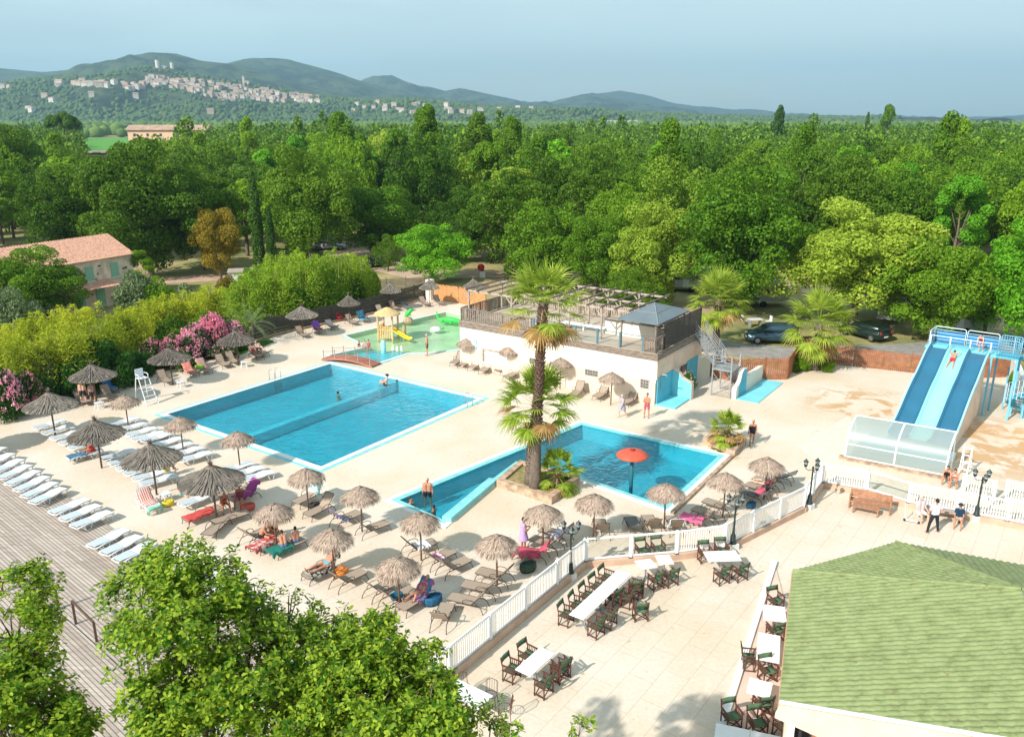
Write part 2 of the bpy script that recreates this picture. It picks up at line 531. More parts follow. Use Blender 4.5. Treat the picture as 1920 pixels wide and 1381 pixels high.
M_GREYWOOD = mat('grey_wood', (0.26, 0.20, 0.16), 0.8, var=0.5, scale=3, stretch=(1, 1, 6), detail=6)
M_PALEWOOD = mat('pale_wood', (0.42, 0.34, 0.28), 0.8, var=0.35, scale=4, detail=6)
M_DARKWOOD = mat('dark_stained_wood', (0.045, 0.040, 0.037), 0.75, var=0.5, scale=2.5, col2=(0.075, 0.066, 0.058), detail=7)
M_REDWOOD = mat('red_brown_wood', (0.34, 0.14, 0.07), 0.8, var=0.3, scale=3, detail=6)
M_ORWOOD = mat('orange_wood', (0.62, 0.30, 0.12), 0.8, var=0.25, scale=3, detail=6)
M_STEEL = mat('galvanised_steel', (0.45, 0.47, 0.48), 0.4, var=0.15, scale=5, metal=0.6)
M_SHOWER = mat('turquoise_wall_paint', (0.10, 0.42, 0.55), 0.6, var=0.12, scale=1.5)
M_SHOWERF = mat('turquoise_floor_paint', (0.20, 0.60, 0.68), 0.6, var=0.12, scale=1.0)
M_DARK = mat('dark_opening', (0.03, 0.03, 0.035), 0.6)
M_GLASSD = mat('window_glass', (0.05, 0.07, 0.08), 0.1, spec=0.6)
# pool outlines (water edge), metres
POOL1 = []
_l = Vector((-23.60, 52.25, 0))
for a, b_ in ((0.18, 0.5), (0.18, 15.5), (14.75, 15.5), (14.75, 0.5)):
 p = _l + E1 * a + E2 * b_
 POOL1.append((p.x, p.y))
P2O = [xy(G(720, 938)), xy(G(1088, 789)), xy(G(1370, 853)), xy(G(1255, 962)), xy(G(1092, 904)), xy(G(975, 875)), xy(G(930, 909)), xy(G(835, 990))]
POOL2 = offset_poly(P2O, -0.55)
KID_B = [xy(G(616, 669)), xy(G(698, 649)), xy(G(770, 652)), xy(G(762, 658)), xy(G(704, 682)), xy(G(655, 676))]
KID = [xy(G(618, 666)), xy(G(692, 650)), xy(G(648, 629)), xy(G(836, 585)), xy(G(905, 596)), xy(G(905, 640)), xy(G(858, 655)), xy(G(800, 661)), xy(G(764, 662)), xy(G(706, 681))]
CATCH = None
terr_px = [(-260, 845), (0, 779), (120, 747), (225, 722), (287, 702), (400, 673), (478, 655), (512, 630), (705, 588), (797, 560), (815, 560), (905, 572)]
TERR = [xy(G(*p)) for p in terr_px]
TERR += [(-2, 80), (14, 72), (18.5, 64.5), (22.2, 61.3), (24.9, 65.6), (32.4, 62.6), (37.9, 61.6), (38.2, 60.0), (34.3, 52.2), (34, 48), (42, 40), (42, 8), (-4, 8), (-16, 20), (-42, 42)]
far = 9000
ground = sheet('ground', [(-far, -300), (far, -300), (far, far), (-far, far)], [offset_poly(TERR, -0.4)], -0.02, M_GROUND)
tag(ground, kind='structure')
terrace = sheet('terrace', TERR, [POOL1, POOL2, KID], 0.0, M_TERR)
tag(terrace, kind='structure')
b = MB()
DK = [Vector((-45.6, 59.0)), Vector((-30.54, 45.77)), Vector((-18.27, 35.05)), Vector((-2.9, 21.6)), Vector((6.0, 13.8)), Vector((6, 2)), Vector((-40, 2)), Vector((-48, 30))]
b.prism([tuple(p) for p in DK], 0.005, 0.07)
deck = b.build('wooden_deck', M_DECK); tag(deck, kind='structure')
def pool_thing(name, label, poly, depth, m_in, rings, water_z, m_w, z0=0.0):
 t = thing(name, label, 'swimming pool')
 n = len(poly)
 b = MB()
 for i in range(n):
  p, q = poly[i], poly[(i+1) % n]
  b.add([(p[0], p[1], z0), (q[0], q[1], z0), (q[0], q[1], -depth), (p[0], p[1], -depth)], [(0, 1, 2, 3)])
 b.build('pool_wall', m_in, t)
 f = sheet('pool_floor', poly, [], -depth, m_in, t)
 inner = poly
 for k, (wd, z, mm, nm) in enumerate(rings):
  outer = offset_poly(inner, wd)
  b = MB()
  for i in range(n):
   j = (i+1) % n
   A, B, D, E = inner[i], inner[j], outer[j], outer[i]
   b.add([(*A, z), (*B, z), (*D, z), (*E, z)], [(0, 1, 2, 3)])
   b.add([(*E, z), (*D, z), (*D, z - 0.1), (*E, z - 0.1)], [(0, 1, 2, 3)])
   b.add([(*B, z), (*A, z), (*A, z - 0.1), (*B, z - 0.1)], [(0, 1, 2, 3)])
  b.build(nm, mm, t)
  inner = outer
 wz = sheet('pool_water', poly, [], water_z, m_w)
 tag(wz, kind='structure')
 return t
mainp = pool_thing('main_pool', 'large rectangular swimming pool with a submerged dividing ledge, left of the tall palms', POOL1, 0.95, M_POOLBLUE,
    [(0.36, 0.04, M_COPEW, 'coping'), (0.24, 0.012, M_COPET, 'coping_border')], -0.045, M_WATER)
b = MB()
dA = G(440, 815, -0.3); dB = G(707, 716, -0.3)
dA = Vector((-17.0, 48.2, 0)); dA = Vector((POOL1[0][0], POOL1[0][1], 0)) + E2 * 7.0
dirv = E1
ll = 14.57
for s_, z_ in ((0, 0),):
 c = dA + dirv * (ll / 2)
 b.box((c.x, c.y, -0.61), (ll - 0.02, 0.55, 0.66), A1)
b.build('dividing_ledge', mat('ledge_paint', (0.30, 0.80, 0.84), 0.5, var=0.1, scale=1), mainp)
pool2 = pool_thing('lagoon_pool', 'L-shaped swimming pool with a red mushroom fountain beside the palm planter', POOL2, 0.95, M_POOLBLUE,
    [(0.30, 0.03, M_COPET, 'coping_border'), (0.28, 0.045, M_COPEW, 'coping')], -0.045, M_WATER)
# thick turquoise wall along the near arm
b = MB()
a_, c_ = Vector((*POOL2[7], 0)), Vector((*POOL2[6], 0))
dv = (c_ - a_).normalized(); nv = Vector((dv.y, -dv.x, 0))
b.box(((a_ + c_) / 2 + nv * 0.30 + Vector((0, 0, 0.14))), ((c_ - a_).length + 0.3, 0.5, 0.30), math.atan2(dv.y, dv.x))
b.build('raised_edge', M_COPET, pool2)
# red tile kerb on the far right edge
b = MB()
a_, c_ = Vector((*P2O[3], 0)), Vector((*P2O[2], 0)); dv = (c_ - a_).normalized(); nv = Vector((dv.y, -dv.x, 0))
b.beam(a_ + nv * 0.16 + Vector((0, 0, 0.07)), c_ + nv * 0.16 + dv * 0.4 + Vector((0, 0, 0.07)), 0.2, 0.16)
b.build('stone_kerb', M_STONE, pool2)
kidp = pool_thing('paddling_pool', 'shallow green paddling pool with a blue end behind the little bridge', KID, 0.42, M_GREENP,
    [(0.22, 0.03, M_COPEW, 'coping'), (0.14, 0.012, M_COPET, 'coping_border')], -0.06, M_WATERG)
b = MB()
bl = [KID[0], KID[1], xy(G(770, 655)), KID[8], KID[9]]
bl = offset_poly(bl, -0.05)
sheet('blue_floor', bl, [], -0.36, mat('pool_paint_deepblue', (0.06, 0.50, 0.68), 0.5, var=0.1, scale=1), kidp)
# rail ladders of the main pool
def ladder():
 t = thing('pool_ladder', '', 'pool ladder', group='steel ladders of the main pool')
 for s_ in (-0.28, 0.28):
  b = MB()
  b.tube([(s_, 0.55, 0), (s_, 0.55, 0.7), (s_, 0.4, 0.85), (s_, 0.1, 0.85), (s_, -0.08, 0.6), (s_, -0.1, -1.0)], 0.024, 6)
  b.build('handrail', M_STEEL, t, True)
 for z in (-0.2, -0.45, -0.7):
  b = MB(); b.box((0, -0.1, z), (0.56, 0.08, 0.03)); b.build('step', M_STEEL, t)
 return t
LAD = Kind(ladder)
p = Vector((POOL1[0][0], POOL1[0][1], 0)) + E1 * 9.2
LAD.put('curved steel pool ladder on the far left long side of the main pool', (p.x, p.y, 0.02), A1)
p = Vector((POOL1[2][0], POOL1[2][1], 0)) - E1 * 1.6
LAD.put('curved steel pool ladder near the right corner of the main pool', (p.x, p.y, 0.02), A1 + math.pi)
# roads of the campsite
def flat_strip(name, pts, wd, z, m, kind='structure'):
 b = MB()
 L_, R_ = [], []
 for i, p in enumerate(pts):
  a = Vector(pts[max(0, i-1)]); c = Vector(pts[min(len(pts)-1, i+1)])
  d = (c - a).normalized(); n = Vector((-d.y, d.x))
  ww = wd[i] if isinstance(wd, (list, tuple)) else wd
  L_.append(Vector(p) + n * ww / 2); R_.append(Vector(p) - n * ww / 2)
 vs = [(q.x, q.y, z) for q in L_] + [(q.x, q.y, z) for q in R_]
 n = len(pts)
 b.add(vs, [(n+i, n+i+1, i+1, i) for i in range(n-1)])
 o = b.build(name, m); tag(o, kind=kind); return o
flat_strip('road', [(10, 80), (18, 69), (24, 66.5), (33, 67.5), (50, 71)], [4, 4.5, 5, 5, 5], 0.0, M_ASPH)
flat_strip('road', [(60, 60), (50, 71), (40, 92), (10, 104), (-12, 104), (-22, 116), (-36, 150)], [5, 5, 5, 5, 6, 7, 6], 0.006, mat('sandy_track', (0.52, 0.37, 0.27), 0.95, var=0.25, scale=0.6, detail=8))
flat_strip('path', [(-44, 99), (-30, 104), (-18, 110)], [4, 5, 6], 0.012, mat('sandy_path', (0.55, 0.38, 0.27), 0.95, var=0.25, scale=0.8, detail=8))
flat_strip('road', [(-75, 140), (-65, 128), (-58, 118)], [9, 9, 7], 0.004, M_ASPH)
vy = flat_strip('vineyard_field', [(-420, 640), (-250, 640)], [420, 420], 0.05, mat('vine_rows', (0.10, 0.30, 0.03), 0.9, var=0.4, scale=0.12, stretch=(1, 8, 1)))
flat_strip('farm_yard', [(-190, 340), (-140, 330)], [60, 60], 0.03, mat('yard_gravel', (0.42, 0.36, 0.33), 0.95, var=0.2, scale=0.1))
# planters ----------------------------------------------------------
def planter(name, label, poly, h, wd, soil_z, extra=None):
 t = thing(name, label, 'planter')
 b = MB()
 inner = offset_poly(poly, -wd)
 n = len(poly)
 for i in range(n):
  j = (i+1) % n
  A, B, D, E = poly[i], poly[j], inner[j], inner[i]
  b.add([(*A, 0), (*B, 0), (*B, h), (*A, h), (*E, 0), (*D, 0), (*D, h), (*E, h)],
   [(0, 1, 2, 3), (3, 2, 6, 7), (5, 4, 7, 6)])
 o = b.build('stone_border', M_STONE, t)
 sheet('soil', inner, [], soil_z, mat('planter_soil', (0.34, 0.22, 0.12), 0.95, var=0.6, scale=3, col2=(0.13, 0.17, 0.04)), t)
 return t
PLP = [xy(G(931, 912)), xy(G(1034, 946)), xy(G(1088, 906)), xy(G(975, 874))]
planter('palm_planter', 'square stone planter holding the tall palms at the pool corner', PLP, 0.42, 0.36, 0.30)
pl2 = [xy(G(1317, 832)), xy(G(1377, 857)), xy(G(1399, 832)), xy(G(1345, 812))]
planter('small_planter', 'small stone planter with a low yellowing palm at the right end of the lagoon pool', pl2, 0.38, 0.22, 0.28)
# ------------------------------------------------------------------ the bar building
BO = Vector((-4.13, 63.57, 0)); BA = R(-34.7); BW, BD, BH = 17.0, 7.9, 3.64
bar = thing('bar_building', 'long cream pool building with a roof terrace and glass-block windows', 'building', BO, BA)
b = MB()
fh = 0.42
b.box((BW/2, BD/2, (BH-fh)/2), (BW, BD, BH-fh))
b.build('wall', M_CREAM, bar)
b = MB()
b.box((BW/2, BD/2, BH-fh/2), (BW+0.16, BD+0.16, fh))
b.build('deck_fascia', M_GREYWOOD, bar)
b = MB(); b.box((BW/2, BD/2, BH+0.02), (BW-0.1, BD-0.1, 0.04)); b.build('roof_floor', mat('roof_terrace_boards', (0.52, 0.42, 0.33), 0.8, var=0.25, scale=1.2, stretch=(0.4, 6, 1), detail=6), bar)
b = MB(); b.box((BW/2, -0.03, 0.82), (BW-0.02, 0.05, 1.64));
# peach wash on the lower half
b.build('lower_wall', mat('pale_peach_render', (0.68, 0.56, 0.45), 0.9, var=0.12, scale=1.2, detail=8), bar)
b = MB(); b.box((BW+0.02, 1.55, BH-fh-0.5), (0.04, 3.1, 1.0)); b.box((BW+0.03, BD/2, 2.45), (0.06, BD-0.02, 1.2)); b.build('side_wall', M_PEACH, bar)
M_GB = mat('glass_block', (0.10, 0.12, 0.13), 0.2, spec=0.6)
def gblock(x, z, nx, nz, lab=None):
 t = MB(); W_ = nx*0.2+0.06; H_ = nz*0.2+0.06
 t.box((x, -0.06, z), (W_, 0.05, H_)); o = t.build('window', M_PALEWOOD, bar)
 t = MB()
 for i in range(nx):
  for j in range(nz):
   t.box((x+(i-(nx-1)/2)*0.2, -0.09, z+(j-(nz-1)/2)*0.2), (0.15, 0.03, 0.15))
 t.build('glass_blocks', M_GB, o)
gblock(7.1, 1.55, 4, 2); gblock(12.0, 1.5, 5, 2); gblock(16.2, 1.45, 3, 3)
# counter hatch with a pale board
b = MB(); b.box((3.5, -0.10, 1.75), (2.3, 0.12, 0.12)); b.box((2.35, -0.10, 1.3), (0.12, 0.12, 1.0)); b.build('hatch_frame', M_PALEWOOD, bar)
b = MB(); b.box((3.6, -0.075, 1.2), (2.1, 0.04, 0.95)); b.build('hatch', M_WHITE, bar)
b = MB(); b.box((9.2, -0.08, 1.75), (1.3, 0.03, 0.5)); b.build('notice_board', M_COPEW, bar)
b = MB()
for i in range(4): b.box((9.0+0.22*i-0.2, -0.1, 1.78), (0.15, 0.012, 0.2))
b.build('notice', M_SHOWERF, bar)
b = MB(); b.box((1.45, -0.08, 2.0), (0.5, 0.04, 0.75)); b.build('poster', mat('poster_blue', (0.45, 0.65, 0.68), 0.6, var=0.4, scale=4), bar)
# shower alcoves at the right end
b = MB(); b.box((BW+0.08, 1.35, 0.98), (0.05, 2.5, 1.96)); b.build('shower_wall', M_SHOWER, bar)
b = MB(); b.box((BW+0.75, 1.25, 0.06), (1.5, 2.4, 0.10)); b.build('shower_tray', M_SHOWERF, bar)
b = MB()
pr = [(0, 0), (1.55, 0), (1.55, 1.05), (1.45, 1.25), (1.15, 1.35), (0.8, 1.5), (0.5, 1.85), (0.2, 2.0), (0, 2.0)]
def wall_profile(bm, pr, y0, y1, x0, mi=0):
 n = len(pr)
 vs = [(x0+p[0], y0, p[1]) for p in pr] + [(x0+p[0], y1, p[1]) for p in pr]
 fs = [tuple(range(n)), tuple(range(2*n-1, n-1, -1))] + [(i, n+i, n+(i+1) % n, (i+1) % n) for i in range(n)]
 bm.add(vs, fs, mi)
wall_profile(b, pr, 2.56, 2.9, BW+0.04); b.build('curved_wall', M_PEACH, bar)
b = MB(); wall_profile(b, [(p[0]*0.985, p[1]*0.98) for p in pr], 2.53, 2.555, BW+0.05); b.build('tiled_back', M_SHOWERF, bar)
b = MB(); b.box((BW+0.09, 6.1, 0.98), (0.05, 2.0, 1.96)); b.build('shower_wall', M_SHOWER, bar)
b = MB(); b.box((BW+0.09, 4.5, 1.45), (0.06, 0.8, 0.7)); b.build('window', M_GLASSD, bar)
b = MB(); b.tube([(BW+0.12, 0.6, 2.1), (BW+0.5, 0.6, 2.15), (BW+0.52, 0.6, 2.0)], 0.03); b.tube([(BW+0.13, 0.6, 1.0), (BW+0.13, 0.6, 2.1)], 0.02); b.build('shower_head', M_STEEL, bar)
def bl_(x, y, z=0): return BO + Matrix.Rotation(BA, 3, 'Z') @ Vector((x, y, z))
# wooden railing on the roof
def railing(name, label, pts, h, gap, wd, m, cat='railing', rz=BA, org=BO, z=BH+0.04, post=1.3, slat_d=0.03):
 t = thing(name, label, cat, (org.x, org.y, z), rz)
 r = MB(); s_ = MB()
 for a, c in zip(pts[:-1], pts[1:]):
  a = Vector((*a, 0)); c = Vector((*c, 0)); d = c - a; l = d.length; d.normalize(); an = math.atan2(d.y, d.x)
  for zz_, w0 in ((h, 0.10), (0.12, 0.05)):
   r = MB(); r.beam(a + Vector((0, 0, zz_)), c + Vector((0, 0, zz_)), w0, 0.06); r.build('rail', m, t)
  n = max(1, round(l / post))
  for i in range(n + 1):
   p = a + d * (l * i / n)
   q = MB(); q.box((p.x, p.y, h/2), (0.09, 0.09, h-0.03), an); q.build('post', m, t)
  k = int(l / gap)
  for i in range(k):
   p = a + d * (gap * (i + 0.5)) + Vector((-d.y, d.x, 0)) * 0.0
   s_.box((p.x, p.y, h/2+0.02), (wd, slat_d, h-0.12), an)
 s_.build('slats', m, t)
 return t
railing('wooden_railing', 'weathered wooden slat railing at the left end of the roof terrace', [(0.1, 7.6), (0.1, 0.1), (6.7, 0.1)], 1.05, 0.2, 0.12, M_GREYWOOD)
railing('wooden_railing', 'low wooden slat railing along the back of the roof terrace', [(0.3, 7.7), (16.6, 7.7)], 1.0, 0.2, 0.14, M_PALEWOOD)
railing('wooden_railing', 'short wooden slat railing at the right front corner of the roof terrace', [(15.95, 0.1), (16.85, 0.1), (16.85, 1.1)], 1.05, 0.17, 0.1, M_GREYWOOD)
t = thing('glass_balustrade', 'clear glass balustrade with blue-grey posts on the front of the roof terrace', 'balustrade', (BO.x, BO.y, BH+0.04), BA)
m_g, nt, bs = new_mat('balustrade_glass')
nt.nodes.remove(bs)
tr_ = nt.nodes.new('ShaderNodeBsdfTransparent'); tr_.inputs['Color'].default_value = (0.97, 0.99, 0.99, 1)
gg = nt.nodes.new('ShaderNodeBsdfGlossy'); gg.inputs['Roughness'].default_value = 0.05
fr_ = schlick(nt, None, 0.04)
ms = nt.nodes.new('ShaderNodeMixShader')
nt.links.new(fr_, ms.inputs['Fac']); nt.links.new(tr_.outputs[0], ms.inputs[1]); nt.links.new(gg.outputs[0], ms.inputs[2])
nt.links.new(ms.outputs[0], nt.nodes['Material Output'].inputs['Surface'])
M_GLASS = m_g
M_TEAL = mat('blue_grey_paint', (0.10, 0.20, 0.23), 0.5)
xs = [6.9, 8.7, 10.5, 12.3, 14.1, 15.85]
for i, x in enumerate(xs):
 b = MB(); b.box((x, 0.1, 0.55), (0.12, 0.12, 1.1)); b.build('post', M_TEAL, t)
 if i < len(xs) - 1:
  b = MB(); b.box(((x+xs[i+1])/2, 0.1, 0.52), (xs[i+1]-x-0.16, 0.02, 0.95)); b.build('glass_panel', M_GLASS, t)
  b = MB(); b.beam((x+0.06, 0.1, 1.04), (xs[i+1]-0.06, 0.1, 1.04), 0.05, 0.04); b.build('rail', M_TEAL, t)
# dark slatted screen on the right end
t = thing('slatted_screen', 'dark slatted wooden screen on the right end of the roof terrace', 'screen', (BO.x, BO.y, BH+0.04), BA)
for i in range(4):
 b = MB(); b.box((16.9, 1.3+6.3*i/3, 0.95), (0.1, 0.1, 1.9)); b.build('post', M_DARKWOOD, t)
b = MB()
for j in range(14): b.box((16.95, 4.45, 0.12+0.13*j), (0.03, 6.3, 0.105))
b.build('slats', M_DARKWOOD, t)
# pergolas
def pergola(label, x0, x1, y0, y1, h, nb, ys, xs_):
 t = thing('pergola', label, 'pergola', (BO.x, BO.y, BH+0.04), BA)
 for x in xs_:
  for y in ys:
   b = MB(); b.box((x, y, h/2-0.05), (0.11, 0.11, h-0.1)); b.build('post', M_PALEWOOD, t)
   b = MB()
   for s_ in (-1, 1): b.beam((x, y, h-0.65), (x+s_*0.5, y, h-0.1), 0.06, 0.08)
   b.build('brace', M_PALEWOOD, t)
 for y in ys:
  b = MB(); b.beam((x0, y, h), (x1, y, h), 0.09, 0.14); b.build('beam', M_PALEWOOD, t)
 for i in range(nb):
  x = x0 + (x1-x0) * i / (nb-1)
  b = MB(); b.beam((x, y0, h+0.13), (x, y1, h+0.13), 0.07, 0.12); b.build('rafter', M_GREYWOOD, t)
pergola('open wooden pergola with long rafters in the middle of the roof terrace', 6.3, 14.2, 1.0, 7.9, 2.3, 8, (1.4, 4.3, 7.4), (6.5, 9.2, 11.9))
pergola('smaller wooden pergola at the left end of the roof terrace', 0.3, 4.6, 0.4, 5.6, 2.35, 5, (0.7, 5.2), (0.4, 4.5))
t = thing('gazebo', 'gazebo with a grey four-sided canopy on the roof terrace', 'gazebo', (BO.x, BO.y, BH+0.04), BA)
gx0, gx1, gy0, gy1, gh = 14.0, 16.6, 0.45, 5.2, 2.05
gc = ((gx0+gx1)/2, (gy0+gy1)/2, gh+0.78)
M_CANOPY = mat('grey_canopy', (0.15, 0.185, 0.205), 0.35, var=0.12, scale=1)
b = MB()
e_ = 0.25
cs = [(gx0-e_, gy0-e_, gh-0.05), (gx1+e_, gy0-e_, gh-0.05), (gx1+e_, gy1+e_, gh-0.05), (gx0-e_, gy1+e_, gh-0.05)]
b.add(cs + [gc] + [(x, y, z-0.06) for x, y, z in cs], [(0, 1, 4), (1, 2, 4), (2, 3, 4), (3, 0, 4), (0, 5, 6, 1), (1, 6, 7, 2), (2, 7, 8, 3), (3, 8, 5, 0), (5, 8, 7, 6)])
b.build('canopy', M_CANOPY, t)
b = MB()
for c in cs: b.beam(Vector(c)+Vector((0, 0, 0.02)), Vector(gc)+Vector((0, 0, 0.02)), 0.05, 0.04)
for i in range(4):
 a, c = Vector(cs[i]).lerp(Vector(gc), 0.5), Vector(cs[(i+1) % 4]).lerp(Vector(gc), 0.5)
 b.beam(a+Vector((0, 0, 0.02)), c+Vector((0, 0, 0.02)), 0.03, 0.03)
b.build('ribs', M_STEEL, t)
for x in (gx0, gx1):
 for y in (gy0, gy1):
  b = MB(); b.box((x, y, gh/2), (0.1, 0.1, gh)); b.build('post', M_GREYWOOD, t)
b = MB()
for y in (gy0, gy1): b.beam((gx0, y, gh-0.12), (gx1, y, gh-0.12), 0.08, 0.12)
for x in (gx0, gx1): b.beam((x, gy0, gh-0.25), (x, gy1, gh-0.25), 0.08, 0.12)
b.build('beam', M_PALEWOOD, t)
t = thing('bar_counter', 'long cream bar counter on the roof terrace under the gazebo', 'counter', bl_(12.5, 3.4, BH+0.04), BA)
b = MB(); b.box((0.9, 0, 0.5), (4.2, 0.6, 1.0)); b.build('body', M_CREAM, t)
b = MB(); b.box((0.9, 0, 1.03), (4.4, 0.75, 0.06)); b.build('top', M_PALEWOOD, t)
t = thing('lounge_bench', 'long white bench on the roof terrace behind the glass balustrade', 'bench', bl_(8.2, 3.0, BH+0.04), BA)
b = MB(); b.box((1.4, 0, 0.4), (3.6, 0.45, 0.08)); b.build('seat', M_WHITE, t)
b = MB()
for x in (-0.2, 1.4, 3.0): b.box((x, 0, 0.18), (0.1, 0.4, 0.36))
b.build('legs', M_WHITE, t)
t = thing('ridge_frame', 'low timber frame of crossing beams lying on the roof terrace by the screen', 'timber frame', bl_(13.6, 5.2, BH+0.04), BA)
b = MB()
for i in range(4): b.beam((0.4*i, -0.6, 0.5), (0.8+0.4*i, 1.6, 0.9), 0.07, 0.07)
b.beam((0, -0.5, 0.45), (2.4, -0.3, 0.45), 0.08, 0.08); b.beam((0, 1.4, 0.2), (2.4, 1.5, 0.8), 0.08, 0.08)
b.beam((0, -0.5, 0), (0, -0.5, 0.45), 0.08, 0.08); b.beam((2.4, -0.3, 0), (2.4, -0.3, 0.45), 0.08, 0.08)
b.build('beams', M_GREYWOOD, t)
b = MB(); b.box((1.6, 0.6, 0.95), (1.3, 0.5, 0.3)); b.build('striped_cloth', mat('red_cloth', (0.55, 0.06, 0.08), 0.8, var=0.3, scale=8, col2=(0.7, 0.6, 0.6)), t)
# outside stair with landing
t = thing('steel_stair', 'galvanised steel stair with a railed landing on the right end of the bar building', 'stair', BO, BA)
top = Vector((17.15, 7.0, BH)); land = Vector((19.4, 5.6, 2.0)); w_ = 0.95
d = (land - top); dh = Vector((d.x, d.y, 0)).normalized(); pn = Vector((-dh.y, dh.x, 0))
b = MB()
for s_ in (-1, 1): b.beam(top + pn*s_*w_/2, land + pn*s_*w_/2, 0.06, 0.25)
b.build('stringer', M_STEEL, t)
b = MB()
ns = 9
for i in range(ns):
 p = top.lerp(land, (i+0.5)/ns)
 b.box(p + Vector((0, 0, 0.05)), (0.26, w_, 0.03), math.atan2(dh.y, dh.x))
b.build('step', M_STEEL, t)
lx0, lx1, ly0, ly1 = 19.3, 20.75, 4.3, 6.1
b = MB(); b.box(((lx0+lx1)/2, (ly0+ly1)/2, 2.0), (lx1-lx0, ly1-ly0, 0.1)); b.build('landing', M_STEEL, t)
for x in (lx0+0.05, lx1-0.05):
 for y in (ly0+0.05, ly1-0.05):
  b = MB(); b.box((x, y, 1.52), (0.08, 0.08, 3.04)); b.build('post', M_STEEL, t)
b = MB()
for y in (ly0+0.05, ly1-0.05):
 b.beam((lx0, y, 0.15), (lx1, y, 1.8), 0.04, 0.04); b.beam((lx1, y, 0.15), (lx0, y, 1.8), 0.04, 0.04); b.beam((lx0, y, 0.2), (lx1, y, 0.2), 0.04, 0.04)
b.build('brace', M_STEEL, t)
b = MB()
for z in (0.35, 0.6, 0.8, 1.02):
 for s_ in (-1, 1): b.tube([top + pn*s_*w_/2 + Vector((0, 0, z)), land + pn*s_*w_/2 + Vector((0, 0, z))], 0.02, 5)
 b.tube([(lx0, ly0, 2+z), (lx1, ly0, 2+z), (lx1, ly1-0.0, 2+z)], 0.02, 5)
for k in range(4):
 for s_ in (-1, 1):
  p = top.lerp(land, k/3) + pn*s_*w_/2; b.tube([p, p + Vector((0, 0, 1.02))], 0.022, 5)
b.build('handrail', M_STEEL, t)
b = MB()
f0, f1 = Vector((20.0, 6.1, 2.0)), Vector((20.0, 8.4, 0.0))
for s_ in (-0.55, 0.55): b.beam(f0 + Vector((s_, 0, 0)), f1 + Vector((s_, 0, 0)), 0.06, 0.22)
for i in range(9): p = f0.lerp(f1, (i+0.5)/9); b.box(p + Vector((0, 0, 0.05)), (1.05, 0.26, 0.03))
for s_ in (-0.55, 0.55): b.tube([f0 + Vector((s_, 0, 1.0)), f1 + Vector((s_, 0, 1.0))], 0.022, 5)
b.build('lower_flight', M_STEEL, t)
# curved shower wall to the right of the stair
t = thing('shower_wall', 'curved cream shower wall with a turquoise face and turquoise floor, right of the steel stair', 'wall', BO, BA)
b = MB()
pr = [(0, 0), (5.6, 0), (5.6, 1.15), (2.1, 1.2), (2.0, 1.85), (1.3, 1.9), (0.95, 1.7), (0.75, 1.2), (0.45, 0.95), (0, 0.9)]
n = len(pr)
X0, X1, Y0 = 20.85, 21.15, 4.4
vs = [(X0, Y0+p[0], p[1]) for p in pr] + [(X1, Y0+p[0], p[1]) for p in pr]
b.add(vs, [tuple(range(n-1, -1, -1)), tuple(range(n, 2*n))] + [(i, (i+1) % n, n+(i+1) % n, n+i) for i in range(n)])
b.build('wall', M_CREAM, t)
b = MB(); vs = [(X1+0.004, Y0+p[0], p[1]) for p in [(0.5, 0), (2.05, 0), (2.0, 1.83), (1.35, 1.86), (1.05, 1.7), (0.85, 1.2), (0.5, 0.93)]]
b.add(vs, [tuple(range(7))]); b.build('turquoise_face', M_SHOWER, t)
b = MB(); b.box((21.95, 7.3, 0.03), (1.55, 5.6, 0.05)); b.build('turquoise_floor', M_SHOWERF, t)
# ------------------------------------------------------------------ fences
def board_fence(name, label, pts, h, m, gap=0.13, wd=0.11, horiz=False, post=2.0, z=0.0, picket=0.0, cat='fence', rails=True, base=None):
 t = thing(name, label, cat, (pts[0][0], pts[0][1], z))
 o = Vector((pts[0][0], pts[0][1], 0))
 s_ = MB(); r = MB(); bs = MB()
 rnd = random.Random(len(label))
 for a, c in zip(pts[:-1], pts[1:]):
  a = Vector((a[0], a[1], 0)) - o; c = Vector((c[0], c[1], 0)) - o; d = c - a; l = d.length; d.normalize(); an = math.atan2(d.y, d.x)
  nn = Vector((-d.y, d.x, 0))
  n = max(1, round(l / post))
  for i in range(n + 1):
   p = a + d * (l * i / n) + nn * 0.05
   q = MB(); q.box((p.x, p.y, (h + 0.08) / 2), (0.1, 0.1, h + 0.08), an); q.build('post', m, t)
  if horiz:
   k = int(h / gap)
   for i in range(n):
    for j in range(k):
     m_ = a + d * (l * (i + 0.5) / n)
     s_.box((m_.x, m_.y, gap * (j + 0.6) + rnd.uniform(-0.012, 0.012)), (l / n - 0.02, 0.03, wd), an, 0, rnd.uniform(-0.1, 0.1))
  else:
   k = int(l / gap)
   for i in range(k):
    p = a + d * (gap * (i + 0.5)) - nn * 0.03
    hh = h + rnd.uniform(-picket, picket)
    s_.box((p.x, p.y, hh / 2), (wd, 0.025, hh), an)
    if picket:
     v = Vector((p.x, p.y, hh)); e = d * wd / 2
     s_.add([v - e, v + e, v + Vector((0, 0, wd * 0.7)), v - e + nn * 0.025, v + e + nn * 0.025, v + Vector((0, 0, wd * 0.7)) + nn * 0.025],
      [(0, 1, 2), (5, 4, 3), (0, 2, 5, 3), (1, 4, 5, 2)])
   for zz in (0.3, h - 0.3):
    r.beam(a + Vector((0, 0, zz)), c + Vector((0, 0, zz)), 0.06, 0.09)
  if base: bs.beam(a + Vector((0, 0, base / 2)) - nn * 0.12, c + Vector((0, 0, base / 2)) - nn * 0.12, 0.2, base)
 s_.build('boards', m, t)
 if r.v: r.build('rail', m, t)
 if base: bs.build('kerb', M_STONE, t)
 return t
g2 = lambda *p: xy(G(*p))
